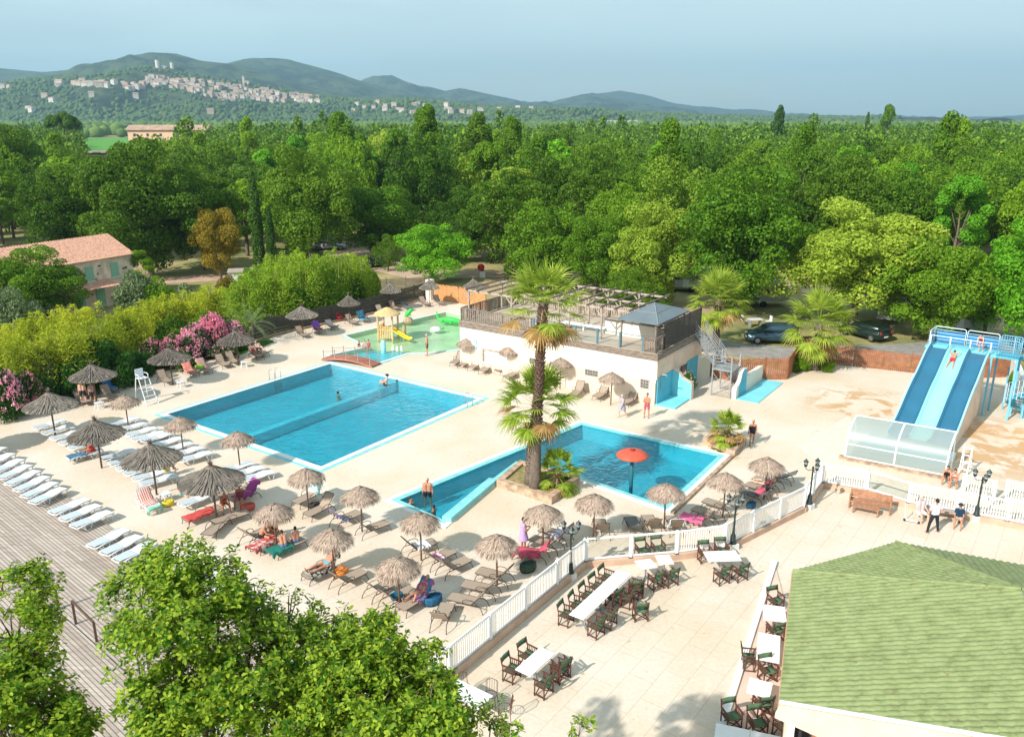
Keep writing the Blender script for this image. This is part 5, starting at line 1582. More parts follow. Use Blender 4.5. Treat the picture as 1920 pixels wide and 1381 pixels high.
M_REED = reed_mat()
def reed_parasol(seed, rad=1.5):
 def mk():
  rnd = random.Random(seed)
  t = thing('reed_parasol', '', 'parasol', group='brushed reed parasols')
  b = MB(); b.tube([(0, 0, 0), (0.02, 0.01, 2.75)], 0.05, 8); b.build('pole', M_POLE, t, True)
  prof = [(1.0, 1.98), (0.93, 2.03), (0.8, 2.12), (0.62, 2.25), (0.44, 2.40), (0.28, 2.56), (0.16, 2.72), (0.085, 2.86)]
  n = 96
  vs = []; fs_ = []
  for i, (r_, z) in enumerate(prof):
   for k in range(n):
    a = 2*math.pi*k/n
    j = 0.012*(1 if k % 2 else -1) * (0.4+r_)
    rr = r_*rad + (rnd.uniform(-0.09, 0.05) if i == 0 else 0)
    vs.append((rr*math.cos(a), rr*math.sin(a), z + j + rnd.uniform(-0.012, 0.012)))
  for i in range(len(prof)-1):
   for k in range(n): fs_.append((i*n+k, i*n+(k+1) % n, (i+1)*n+(k+1) % n, (i+1)*n+k))
  b = MB(); b.add(vs, fs_)
  for k in range(420):
   a = rnd.uniform(0, 2*math.pi); f0 = rnd.uniform(0.15, 0.85); f1 = min(1.03, f0 + rnd.uniform(0.15, 0.4)); c, s = math.cos(a), math.sin(a)
   zf = lambda q: float(np.interp(q, [p[0] for p in prof[::-1]], [p[1] for p in prof[::-1]]))
   p = Vector((c*f0*rad, s*f0*rad, zf(f0)+0.01)); q = Vector((c*f1*rad, s*f1*rad, zf(f1)+rnd.uniform(0.02, 0.05) - (0.05 if f1 > 1 else 0))); w_ = Vector((-s, c, 0))*rnd.uniform(0.006, 0.016)
   b.add([p-w_, p+w_, q+w_, q-w_], [(0, 1, 2, 3)])
  o = b.build('canopy', M_REED, t)
  md = o.modifiers.new('thick', 'SOLIDIFY'); md.thickness = 0.05; md.offset = -1
  b = MB()
  for k in range(90):
   a = rnd.uniform(0, 2*math.pi); sp = rnd.uniform(0.02, 0.32); c, s = math.cos(a), math.sin(a)
   p = Vector((0.06*c, 0.06*s, 2.80)); m_ = Vector((0.05*c, 0.05*s, 2.92)); q = Vector((sp*c, sp*s, 3.0 + rnd.uniform(0.02, 0.28)*(1-sp)))
   w_ = Vector((-s, c, 0))*0.014
   b.add([p-w_, p+w_, m_+w_, m_-w_, q], [(0, 1, 2, 3), (3, 2, 4)])
  tf = b.build('tuft', M_REED, t)
  b = MB(); b.lathe([(0.09, 2.84), (0.095, 2.9), (0.08, 2.93)], 10); b.build('binding', M_POLE, tf)
  return t
 return mk
REED = [Kind(reed_parasol(k)) for k in range(3)]
reeds = [((104, 817), 'leftmost, in front of the dark hedge corner', 1.0), ((191, 877), 'second from the left in the near row, by the dark blue towel', 1.0),
  ((294, 927), 'third in the near row, a man in green behind its pole', 1.0), ((406, 972), 'nearest the camera, with a red towel below', 1.03),
  ((182, 757), 'where two people stand beside the blue towel', 1.0), ((324, 722), 'just right of the white lifeguard chair', 1.0),
  ((447, 685), 'in front of the brightest pink oleander', 0.97), ((569, 632), 'at the near end of the dark fence', 0.95),
  ((656, 607), 'between the red chair and blue towels at the dark fence', 0.72), ((734, 581), 'just behind the toy hut', 0.72),
  ((806, 574), 'in front of the cream gate pillar', 0.7), ((888, 572), 'behind the left pergola of the bar roof', 0.75)]
for i, (p, lb, s_) in enumerate(reeds):
 zs_ = 1.0 if i < 8 else 0.98
 REED[i % 3].put('grey reed parasol ' + lb, G(*p), random.uniform(0, 6), (s_, s_, zs_), 'brushed reed parasols')
p = G(-60, 850); REED[0].put('grey reed parasol just outside the left edge', p, 1.0, None, 'brushed reed parasols')
def thatch_mat():
 m, nt, b = new_mat('dry_thatch')
 g = nt.nodes.new('ShaderNodeNewGeometry'); r = nt.nodes.new('ShaderNodeValToRGB'); e = r.color_ramp.elements
 e[0].position = 0.0; e[0].color = (0.17, 0.105, 0.075, 1); e[1].position = 1.0; e[1].color = (0.52, 0.40, 0.31, 1)
 k = e.new(0.35); k.color = (0.36, 0.26, 0.20, 1)
 nt.links.new(g.outputs['Random Per Island'], r.inputs['Fac']); nt.links.new(r.outputs['Color'], b.inputs['Base Color'])
 b.inputs['Roughness'].default_value = 0.9
 return m
M_THATCH = thatch_mat()
def thatch_parasol(seed, nst=1500):
 def mk():
  rnd = random.Random(seed+50)
  t = thing('thatch_parasol', '', 'parasol', group='small thatch parasols')
  b = MB(); b.tube([(0, 0, 0), (0.02, -0.01, 1.2), (0.0, 0.02, 2.25)], 0.042, 8); b.build('pole', M_POLE, t, True)
  vs = []; fs_ = []
  R0 = 0.80
  def dome(r): return 2.32 - 0.42*(r/R0)**1.6
  # inner shell
  sh = MB(); pf = [(0.03, dome(0.03)-0.04)] + [(R0*0.98*i/6, dome(R0*0.98*i/6)-0.05) for i in range(1, 7)]
  sh.lathe(pf, 20, closed=False)
  for i in range(nst):
   a = rnd.uniform(0, 2*math.pi); r0 = R0*math.sqrt(rnd.uniform(0.0, 1.0))
   ln = rnd.uniform(0.22, 0.42); c, s = math.cos(a), math.sin(a)
   a2 = a + rnd.uniform(-0.35, 0.35); c2, s2 = math.cos(a2), math.sin(a2)
   p = Vector((r0*c, r0*s, dome(r0)+0.01))
   r1 = r0 + ln*0.55;
   q = Vector((p.x + c2*ln*0.5, p.y + s2*ln*0.5, min(p.z, dome(min(r1, R0*1.1)) + 0.02 + rnd.uniform(0, 0.03))))
   dr = rnd.uniform(0.10, 0.26) if r1 > R0*0.9 else rnd.uniform(0.04, 0.12)
   e_ = Vector((q.x + c2*ln*0.28, q.y + s2*ln*0.28, q.z - dr))
   w_ = Vector((-s2, c2, 0))*rnd.uniform(0.010, 0.02)
   o_ = len(vs)
   vs += [p-w_, p+w_, q+w_, q-w_, e_+w_*0.4, e_-w_*0.4]
   fs_ += [(o_, o_+1, o_+2, o_+3), (o_+3, o_+2, o_+4, o_+5)]
  sh.add(vs, fs_)
  sh.build('canopy', M_THATCH, t)
  b = MB(); b.lathe([(0.0, 2.26), (0.10, 2.27), (0.11, 2.36), (0.06, 2.40), (0.0, 2.41)], 12, closed=False); b.build('cap', M_GREYWOOD, t, True)
  return t
 return mk
THA = [Kind(thatch_parasol(k)) for k in range(3)]
thatch = [((242, 806), 'farthest left, above the leftmost white loungers'), ((345, 852), 'below the left corner of the main pool'), ((451, 882), 'beside the white loungers near the pool corner'),
  ((579, 959), 'in front of the pale turquoise towel'), ((679, 996), 'midway between the two pools, above the lilac towel'), ((520, 1031), 'over the group playing cards'),
  ((627, 1084), 'over the sunbathing man'), ((750, 1142), 'just above the oak, beside the reclining woman'), ((790, 1050), 'nearest the corner of the lagoon pool'),
  ((932, 1096), 'by the white railing over three loungers'), ((1018, 1034), 'beside the woman with the lilac towel'), ((1112, 1012), 'behind the left glass panel'),
  ((1245, 990), 'at the corner of the lagoon pool behind the right glass panel'), ((1355, 968), 'behind the lamp post with the two loungers'), ((1432, 936), 'farthest right, by the railing bend'),
  ((877, 687), 'leftmost against the bar wall'), ((957, 702), 'second against the bar wall, left of the tall palm'), ((1050, 729), 'third against the bar wall, right of the tall palm'), ((1145, 759), 'rightmost against the bar wall')]
for i, (p, lb) in enumerate(thatch):
 s_ = 0.93 if i < 15 else 0.92
 THA[i % 3].put('small thatch parasol ' + lb, G(*p), random.uniform(0, 6), (s_, s_, 1.0), 'small thatch parasols')
# ------------------------------------------------------------------ tables and folding chairs
M_CHW = mat('chair_wood', (0.12, 0.04, 0.028), 0.5, var=0.3, scale=8)
M_CHG = mat('green_canvas', (0.085, 0.15, 0.08), 0.85, var=0.2, scale=10)
def dir_chair():
 t = thing('folding_chair', '', 'chair', group='green canvas folding chairs')
 for s in (-1, 1):                     # +x is the front
  y = s*0.26
  b = MB()
  for x in (-0.2, 0.2): b.beam((x, y, 0), (x, y, 0.64 if x > 0 else 0.64), 0.035, 0.035)
  b.beam((-0.24, y, 0.08), (0.24, y, 0.08), 0.035, 0.035); b.beam((-0.24, y, 0.44), (0.24, y, 0.44), 0.03, 0.035)
  for k in range(4): x = -0.12+0.08*k; b.beam((x, y, 0.44), (x, y, 0.63), 0.018, 0.018)
  b.build('side_frame', M_CHW, t)
  b = MB(); b.box((0.02, y, 0.655), (0.5, 0.06, 0.025)); b.build('armrest', M_CHW, t)
  b = MB(); b.beam((-0.22, y, 0.62), (-0.29, y, 0.93), 0.03, 0.04); b.build('back_post', M_CHW, t)
 for x in (-0.17, 0.17):
  b = MB(); b.beam((x, -0.25, 0.06), (x, 0.25, 0.42), 0.03, 0.03); b.beam((x, 0.25, 0.06), (x, -0.25, 0.42), 0.03, 0.03); b.build('cross_legs', M_CHW, t)
 b = MB(); vs = []
 for i in range(5):
  y = -0.25+0.125*i; z = 0.455 - 0.03*math.cos((y/0.25)*math.pi/2)
  vs += [(-0.2, y, z), (0.2, y, z)]
 b.add(vs, [(2*i, 2*i+1, 2*i+3, 2*i+2) for i in range(4)]); o = b.build('seat', M_CHG, t, True)
 sm = o.modifiers.new('t', 'SOLIDIFY'); sm.thickness = 0.012
 b = MB(); vs = []
 for i in range(5):
  y = -0.27+0.135*i; bx = -0.03*math.cos((y/0.27)*math.pi/2)
  vs += [(-0.255+bx, y, 0.72), (-0.29+bx, y, 0.92)]
 b.add(vs, [(2*i, 2*i+1, 2*i+3, 2*i+2) for i in range(4)]); o = b.build('backrest', M_CHG, t, True)
 sm = o.modifiers.new('t', 'SOLIDIFY'); sm.thickness = 0.014
 return t
CH = Kind(dir_chair)
M_TTOP = mat('white_table_top', (0.74, 0.76, 0.74), 0.35, var=0.05, scale=1.5)
def cafe_table(L_, W_, label, loc, rz, nped=1, name='cafe_table'):
 t = thing(name, label, 'table', loc, rz)
 n = max(1, round(L_/1.2))
 for i in range(n):
  b = MB(); b.box((-L_/2 + L_/n*(i+0.5), 0, 0.735), (L_/n-0.012, W_, 0.03)); b.build('table_top', M_TTOP, t)
 for i in range(n):
  x = -L_/2 + L_/n*(i+0.5)
  b = MB(); b.tube([(x, 0, 0.05), (x, 0, 0.72)], 0.04, 8); b.build('column', M_STEEL, t)
  b = MB()
  for a in (45, 135):
   c, s = math.cos(R(a))*0.36, math.sin(R(a))*0.36; b.beam((x-c, -s, 0.03), (x+c, s, 0.03), 0.09, 0.04)
  b.build('foot', M_STEEL, t)
 return t
def quad_table(label, c1, c2, c3, c4, chairs, name='cafe_table'):
 """corners of the top surveyed at z = .75"""
 P = [G(*c, 0.75) for c in (c1, c2, c3, c4)]
 m_ = sum(P, Vector())/4
 d = ((P[1]-P[0]) + (P[2]-P[3]))/2; w_ = ((P[3]-P[0]) + (P[2]-P[1]))/2
 L_, W_ = d.length, w_.length
 a = math.atan2(d.y, d.x)
 cafe_table(L_, W_, label, (m_.x, m_.y, 0), a)
 return m_, d.normalized(), Vector((-math.sin(a), math.cos(a), 0)), L_, W_, a
def seat_at(lb, p, face, j=0.0):
 CH.put(lb, (p.x, p.y, 0), face, None, 'green canvas folding chairs')
LT = 'green folding chair '
m_, d, nn, L_, W_, a = quad_table('long white table made of joined tops, beside the white railing', (1093, 1163), (1182, 1076), (1160, 1066), (1068, 1149), None)
if nn.x > 0: nn = -nn     # towards the railing
sides = [('on the railing side of the long table, ', nn, 5), ('on the open side of the long table, ', -nn, 5)]
for s_, n_, k in sides:
 for i in range(k):
  f_ = (i+0.5)/k
  if 'open' in s_ and i == 2: continue
  p = m_ + d*(L_*(f_-0.5)*(1.02)) + n_*(W_/2+0.34 + (0.0 if 'rail' in s_ else random.uniform(0, 0.15)))
  seat_at(LT + s_ + (['nearest the camera', 'second from the camera', 'in the middle', 'second from the far end', 'at the far end'][i]), p, math.atan2(-n_.y, -n_.x) + random.uniform(-0.15, 0.15))
for px, py, lb, ang in ((1200, 1160, 'pulled away from the long table towards the open terrace', 95), (1192, 1118, 'at the right of the far end of the long table', 95), (1150, 1136, 'tucked under the open side of the long table', 130)):
 seat_at(LT + lb, G(px, py), R(ang))
m_, d, nn, L_, W_, a = quad_table('white table nearest the camera below the long table', (995, 1268), (1041, 1223), (1014, 1212), (965, 1253), None)
if nn.x > 0: nn = -nn
for s_, n_ in (('railing', nn), ('open', -nn)):
 for i in range(2):
  p = m_ + d*(L_*(i-0.5)*0.62) + n_*(W_/2+0.36)
  seat_at(LT + f'on the {s_} side of the near table, ' + ('closer to the camera' if i == 0 else 'farther from the camera'), p, math.atan2(-n_.y, -n_.x) + random.uniform(-0.12, 0.12))
seat_at(LT + 'standing alone at the far right corner of the near table', G(1052, 1268), R(120))
m_, d, nn, L_, W_, a = quad_table('small square white table, left of the pair in front of the glass panels', (1202, 1068), (1234, 1062), (1219, 1047), (1190, 1050), None)
m2, *_r = quad_table('small square white table, right of the pair in front of the glass panels', (1240, 1057), (1267, 1056), (1252, 1039), (1224, 1041), None)
for px, py, lb, ang in ((1203, 1046, 'behind the left small square table', -75), (1233, 1042, 'behind the right small square table', -75), (1229, 1102, 'in front of the left small square table', 118), (1256, 1096, 'in front of the right small square table', 118)):
 seat_at(LT + lb, G(px, py), R(ang))
m_, d, nn, L_, W_, a = quad_table('white table below the middle lamp post', (1330, 1052), (1392, 1050), (1378, 1031), (1316, 1033), None)
for px, py, lb, ang in ((1321, 1052, 'behind the table below the middle lamp, left', -80), (1351, 1046, 'behind the table below the middle lamp, right', -85), (1352, 1092, 'in front of the table below the middle lamp, left', 115), (1386, 1086, 'in front of the table below the middle lamp, right', 115)):
 seat_at(LT + lb, G(px, py), R(ang))
# tables against the restaurant
for lb, q in (('white table by the restaurant wall, farthest up the kerb', ((1427, 1160), (1472, 1165), (1475, 1138), (1433, 1132))),
   ('white square table by the restaurant wall, in the middle of the kerb', ((1417, 1234), (1459, 1242), (1466, 1192), (1422, 1184))),
   ('white table by the restaurant wall just above the bottom corner', ((1400, 1297), (1443, 1308), (1450, 1280), (1404, 1268))),
   ('pale blue-white table at the bottom edge of the photo', ((1335, 1392), (1480, 1420), (1465, 1382), (1345, 1353))),
   ):
 quad_table(lb, *q, None)
for px, py, lb, ang in ((1452, 1142, 'at the far end of the restaurant kerb tables', -70), (1452, 1198, 'between the upper two restaurant tables', 105), (1402, 1252, 'standing left of the restaurant kerb', -10),
      (1438, 1275, 'between the middle and lower restaurant tables', -75), (1428, 1338, 'below the lower restaurant table on the kerb', 100),
      (1370, 1362, 'at the bottom left table by the kerb', -75), (1418, 1375, 'behind the bottom edge table, middle', -78), (1467, 1380, 'behind the bottom edge table, right, below the roof corner', -60)):
 seat_at(LT + lb, G(px, py), R(ang))
t = cafe_table(1.5, 0.8, 'white table half hidden behind the big oak leaves', G(878, 1335), R(-35))
def wire_chair():
 t = thing('wire_chair', '', 'chair', group='wire chairs by the hidden table')
 b = MB(); b.tube([(0.22*math.cos(k*math.pi/6), 0.22*math.sin(k*math.pi/6), 0.45) for k in range(13)], 0.012, 5)
 for k in range(-2, 3): b.tube([(0.08*k, -0.2, 0.45), (0.08*k, 0.2, 0.45)], 0.006, 4)
 b.build('seat', M_CHW, t)
 b = MB(); b.tube([(-0.2, -0.2, 0.45), (-0.27, -0.2, 0.8), (-0.29, 0, 0.88), (-0.27, 0.2, 0.8), (-0.2, 0.2, 0.45)], 0.012, 5)
 for k in range(-2, 3): b.tube([(-0.2, 0.08*k, 0.45), (-0.28, 0.08*k, 0.84)], 0.006, 4)
 b.build('backrest', M_CHW, t)
 for x in (-0.18, 0.18):
  for y in (-0.18, 0.18):
   b = MB(); b.tube([(x, y, 0.45), (x*1.2, y*1.2, 0)], 0.012, 5); b.build('leg', M_CHW, t)
 return t
WCH = Kind(wire_chair)
for px, py, lb, a in ((872, 1308, 'thin wire chair behind the table hidden by the oak, left', -60), (920, 1322, 'thin wire chair behind the table hidden by the oak, middle', -100), (946, 1346, 'thin wire chair right of the table hidden by the oak', 180)):
 WCH.put(lb, G(px, py), R(a), None, 'wire chairs by the hidden table')
# slatted bench and low table
bp_ = G(1630, 955)
ba = R(-28)
M_BENCH = mat('bench_wood', (0.42, 0.20, 0.11), 0.7, var=0.3, scale=6)
t = thing('garden_bench', 'red-brown slatted bench facing the restaurant terrace', 'bench', bp_, ba)
b = MB()
for i in range(9): b.box((-0.95+0.0, 0, 0) if False else (0, -0.22+0.06*i, 0.40), (1.9, 0.045, 0.025))
b.build('seat', M_BENCH, t)
b = MB()
for i in range(6): b.box((0, 0.30, 0.48+0.07*i), (1.9, 0.025, 0.05))
b.build('backrest', M_BENCH, t)
for x in (-0.95, 0.95):
 b = MB(); b.box((x, -0.25, 0.3), (0.06, 0.06, 0.6)); b.box((x, 0.3, 0.43), (0.06, 0.06, 0.86)); b.box((x, 0.02, 0.62), (0.08, 0.62, 0.04)); b.beam((x, -0.25, 0.1), (x, 0.3, 0.1), 0.04, 0.05)
 for k in range(5): b.box((x, -0.16+0.09*k, 0.5), (0.03, 0.03, 0.22))
 b.build('side', M_BENCH, t)
t = thing('low_table', 'low red-brown wooden coffee table in front of the slatted bench', 'table', G(1622, 962), ba)
b = MB()
for i in range(5): b.box((0, -0.2+0.1*i, 0.36), (1.25, 0.09, 0.03))
b.build('table_top', M_BENCH, t)
for x in (-0.56, 0.56):
 for y in (-0.18, 0.18):
  b = MB(); b.box((x, y, 0.17), (0.06, 0.06, 0.34)); b.build('leg', M_BENCH, t)
t = thing('wooden_bench', 'low grey-brown wooden bench behind the waiter', 'bench', G(1768, 972), R(-22))
b = MB(); b.box((0, 0, 0.45), (1.9, 0.5, 0.06)); b.build('seat', M_PALEWOOD, t)
for x in (-0.75, 0.75):
 b = MB(); b.box((x, 0, 0.2), (0.1, 0.45, 0.4)); b.build('leg', M_DARKWOOD, t)
t = thing('kick_scooter', 'small white kick scooter lying by the seated man', 'scooter', G(1705, 978), R(-30))
b = MB(); b.box((0.1, 0, 0.1), (0.55, 0.1, 0.03)); b.build('deck', M_PLAST, t)
b = MB(); b.tube([(-0.2, 0, 0.1), (-0.28, 0, 0.85)], 0.018, 6); b.tube([(-0.28, -0.2, 0.85), (-0.28, 0.2, 0.85)], 0.018, 6); b.build('handlebar', M_PLAST, t)
for x in (-0.22, 0.4):
 b = MB(); b.tube([(x, -0.02, 0.07), (x, 0.02, 0.07)], 0.07, 12); b.build('wheel', M_DARK, t)
# mushroom fountain
t = thing('mushroom_fountain', 'red mushroom water fountain standing in the lagoon pool', 'fountain', G(1183, 912, -0.9))
gp = G(1183, 912, -0.07); t.location = (gp.x, gp.y, -1.0)
b = MB(); b.tube([(0, 0, 0), (0, 0, 2.9)], 0.10, 12); b.build('stem', mat('stem_teal', (0.02, 0.14, 0.18), 0.4), t, True)
b = MB(); b.lathe([(0.0, 3.05), (0.3, 3.04), (0.62, 2.95), (0.82, 2.82), (0.86, 2.74), (0.80, 2.70), (0.3, 2.72), (0.0, 2.72)], 32, closed=False)
b.build('cap', mat('mushroom_red', (0.62, 0.10, 0.055), 0.5, var=0.15, scale=3), t, True)
b = MB(); b.lathe([(0.12, 3.06), (0.14, 3.10), (0.05, 3.13), (0.0, 3.13)], 10, closed=False); b.build('nozzle', mat('nozzle_red', (0.3, 0.02, 0.02), 0.5), t, True)
# red bridge between the pools
bA, bB = G(612, 672), G(706, 686)
bd = bB - bA; ba = math.atan2(bd.y, bd.x); bm_ = (bA + bB)/2; bL = bd.length
t = thing('footbridge', 'small arched red-brown footbridge with metal posts between main pool and paddling pool', 'footbridge', (bm_.x, bm_.y, 0), ba)
b = MB(); M_BR = mat('bridge_red', (0.42, 0.17, 0.12), 0.8, var=0.2, scale=5)
n = 22
for i in range(n):
 f_ = (i+0.5)/n; x = -bL/2 + bL*f_; z = 0.10 + 0.28*math.sin(math.pi*f_)
 b.box((x, 0, z), (bL/n-0.012, 1.25, 0.05), 0)
b.build('boards', M_BR, t)
for s in (-1, 1):
 b = MB(); b.tube([(-bL/2 + bL*k/12, s*0.6, 0.04 + 0.28*math.sin(math.pi*k/12)) for k in range(13)], 0.06, 6); b.build('side_beam', M_BR, t)
 for k in range(5):
  f_ = 0.04+0.23*k; x = -bL/2 + bL*f_; z = 0.12+0.28*math.sin(math.pi*f_)
  b = MB(); b.tube([(x, s*0.6, z-0.1), (x, s*0.6, z+0.75)], 0.035, 8); b.build('post', M_PALEWOOD, t)
 b = MB(); b.tube([(-bL/2 + bL*(0.04+0.23*k), s*0.6, 0.62+0.12+0.28*math.sin(math.pi*(0.04+0.23*k))) for k in range(5)], 0.014, 5); b.build('rope', M_GREYWOOD, t)
# paddling pool toys
M_TOYW = mat('toy_hut_wood', (0.66, 0.44, 0.20), 0.7, var=0.25, scale=5)
hp = G(728, 633, -0.1)
t = thing('toy_hut', 'thatched wooden toy hut with a yellow slide standing in the paddling pool', 'play hut', (hp.x, hp.y, -0.4), R(-15))
b = MB()
b = MB(); b.lathe([(0.0, 3.15), (0.25, 3.08), (0.7, 2.85), (1.15, 2.62), (1.2, 2.52), (0.9, 2.5), (0.0, 2.5)], 20, closed=False); b.build('roof', mat('toy_thatch', (0.66, 0.46, 0.22), 0.9, var=0.35, scale=7), t)
for x, y in ((-0.7, -0.6), (0.7, -0.6), (-0.7, 0.7), (0.7, 0.7)):
 b = MB(); b.tube([(x, y, 0), (x, y, 2.6)], 0.09, 8); b.build('post', M_TOYW, t)
b = MB(); b.box((0, 0.05, 1.2), (1.5, 1.4, 0.08)); b.build('platform', M_TOYW, t)
b = MB()
for i in range(8): b.box((-0.6+0.17*i, -0.62, 0.95), (0.09, 0.05, 1.1))
for i in range(6): b.box((-0.72, -0.45+0.2*i, 0.95), (0.05, 0.09, 1.1))
b.build('palisade', M_TOYW, t)
b = MB(); b.box((1.1, 0.5, 0.85), (0.7, 0.6, 0.06)); b.box((1.4, 0.75, 0.8), (0.1, 0.1, 1.4)); b.box((1.4, 0.25, 0.8), (0.1, 0.1, 1.4)); b.build('side_platform', M_TOYW, t)
b = MB(); M_YEL = mat('yellow_plastic', (0.80, 0.58, 0.03), 0.35)
pts = [(0.75, 1.15), (1.2, 0.9), (1.7, 0.62), (2.1, 0.45), (2.4, 0.42)]
vs = []
for x, z in pts: vs += [(x, -0.75, z+0.14), (x, -0.7, z), (x, -0.2, z), (x, -0.15, z+0.14)]
b.add(vs, [(i*4+j, i*4+j+1, i*4+j+5, i*4+j+4) for i in range(4) for j in range(3)]); o = b.build('slide', M_YEL, t)
o.modifiers.new('t', 'SOLIDIFY').thickness = 0.03
gp = G(765, 605, -0.1)
M_TG = mat('toy_green', (0.04, 0.50, 0.08), 0.4)
t = thing('toy_frog', 'green plastic animal figure on a pale rock at the edge of the paddling pool', 'water toy', (gp.x, gp.y, -0.1))
b = MB(); b.ell((0, 0, 0.25), (0.5, 0.4, 0.4), 9, 6); b.build('rock', M_STONE, t)
b = MB(); b.tube([(-0.25, 0, 0.6), (0, 0, 0.9), (0.3, 0, 1.25), (0.55, 0, 1.3)], [0.12, 0.22, 0.2, 0.1], 8); b.tube([(0.1, 0, 0.9), (0.35, -0.1, 0.75)], 0.06, 6); b.tube([(0, 0, 0.8), (-0.3, 0, 1.15)], [0.1, 0.03], 6); b.build('body', M_TG, t, True)
gp = G(838, 605, -0.1)
t = thing('toy_crocodile', 'long green plastic water animal near the bar corner of the paddling pool', 'water toy', (gp.x, gp.y, -0.12), R(-20))
b = MB()
b.tube([(-1.1, 0, 1.1), (-1.0, 0, 0.6), (-0.8, 0, 0.25), (-0.3, 0, 0.28), (0.4, 0, 0.34), (1.0, 0, 0.3), (1.5, 0, 0.25), (1.9, 0.1, 0.2)], [0.05, 0.1, 0.16, 0.25, 0.33, 0.28, 0.18, 0.12], 10)
for x in (-0.3, 0.7):
 for s in (-1, 1): b.tube([(x, s*0.2, 0.3), (x-0.15, s*0.5, 0.1)], [0.1, 0.06], 6)
b.build('body', M_TG, t, True)
gp = G(817, 618, -0.06)
t = thing('toy_turtle', 'small white and green turtle figure in the middle of the paddling pool', 'water toy', (gp.x, gp.y, -0.1), 0.2)
b = MB(); b.lathe([(0.55, 0.05), (0.5, 0.2), (0.3, 0.3), (0.0, 0.33)], 12, closed=False); b.build('shell', M_COPEW, t, True)
b = MB(); b.ell((0.65, 0, 0.15), (0.16, 0.12, 0.12)); b.build('head', M_TG, t, True)
gp = G(719, 655, -0.06)
t = thing('water_jet_post', 'rounded turquoise post at the edge of the blue end of the paddling pool', 'water toy', (gp.x, gp.y, -0.35))
b = MB(); b.lathe([(0.22, 0), (0.22, 0.9), (0.17, 1.05), (0.0, 1.12)], 14, closed=False); b.build('post', M_SE, t, True)
for k, (px, py) in enumerate(((737, 655), (745, 656), (753, 655))):
 gp = G(px, py, -0.06)
 b = MB(); b.lathe([(0.16, 0), (0.1, 0.25), (0.0, 0.4)], 8, closed=False); o = b.build('water_spout', M_COPEW); o.location = (gp.x, gp.y, -0.08)
 tag(o, ('left', 'middle', 'right')[k] + ' one of three small white cones between the blue and green water', 'water toy', 'small white cones in the paddling pool')
# ------------------------------------------------------------------ vegetation
ML_OAK = leaf_mat('leaves_dark_oak', (0.020, 0.075, 0.006), (0.155, 0.27, 0.018), 0.3)
ML_MID = leaf_mat('leaves_mid_green', (0.040, 0.13, 0.008), (0.25, 0.41, 0.022), 0.32)
ML_LIME = leaf_mat('leaves_linden', (0.08, 0.19, 0.010), (0.40, 0.50, 0.055), 0.3)
ML_BRIGHT = leaf_mat('leaves_bright_green', (0.05, 0.20, 0.008), (0.24, 0.52, 0.025), 0.25)
ML_GOLD = leaf_mat('leaves_golden', (0.14, 0.13, 0.012), (0.36, 0.27, 0.03), 0.3)
ML_OLIVE = leaf_mat('leaves_olive', (0.09, 0.14, 0.06), (0.26, 0.33, 0.15), 0.2)
ML_BAMB = leaf_mat('leaves_bamboo', (0.15, 0.24, 0.012), (0.60, 0.64, 0.05), 0.38)
ML_BAMBG = leaf_mat('leaves_bamboo_green', (0.09, 0.24, 0.012), (0.38, 0.52, 0.04), 0.35)
ML_CYP = leaf_mat('leaves_cypress', (0.025, 0.075, 0.012), (0.09, 0.18, 0.025), 0.1)
ML_PINE = leaf_mat('needles_pine', (0.05, 0.12, 0.01), (0.13, 0.24, 0.02), 0.2)
ML_OLEA = leaf_mat('leaves_oleander', (0.015, 0.07, 0.010), (0.07, 0.17, 0.02), 0.2)
ML_PALM = leaf_mat('palm_blades', (0.13, 0.24, 0.02), (0.46, 0.54, 0.08), 0.4, tone_var=0.25)
ML_DRY = leaf_mat('dry_palm_blades', (0.26, 0.14, 0.05), (0.56, 0.38, 0.15), 0.25, tone_var=0.2)
ML_PINK = leaf_mat('oleander_flowers', (0.74, 0.20, 0.30), (0.88, 0.50, 0.60), 0.3)
ML_FOREO = leaf_mat('leaves_near_oak', (0.03, 0.125, 0.008), (0.40, 0.51, 0.045), 0.38, tone_var=0.1, rough=0.4)
M_BARK = mat('bark', (0.17, 0.13, 0.10), 0.9, var=0.4, scale=5, bump=0.6, detail=8)
M_BARKL = mat('pale_bark', (0.33, 0.26, 0.20), 0.9, var=0.4, scale=5, bump=0.6, detail=8)
def leaf_quads(P, Nn, size, rg, aspect=0.62, tilt=0.55):
 """one bent-free rhombic leaf at each point, facing roughly along Nn"""
 n = len(P)
 d = Nn + rg.normal(0, tilt, (n, 3))
 d /= np.linalg.norm(d, axis=1, keepdims=True) + 1e-9
 t = rg.normal(0, 1, (n, 3))
 t -= d * np.sum(t*d, axis=1, keepdims=True)
 t /= np.linalg.norm(t, axis=1, keepdims=True) + 1e-9
 b = np.cross(d, t)
 s = (size * rg.uniform(0.65, 1.35, n))[:, None]
 a = P - t*s*0.5
 c = P + t*s*0.5
 e = P + b*s*aspect*0.5 + d*s*0.08
 f = P - b*s*aspect*0.5 + d*s*0.08
 V = np.stack([a, f, c, e], axis=1).reshape(-1, 3)
 Fc = np.arange(n*4, dtype=np.int32).reshape(n, 4)
 return V, Fc
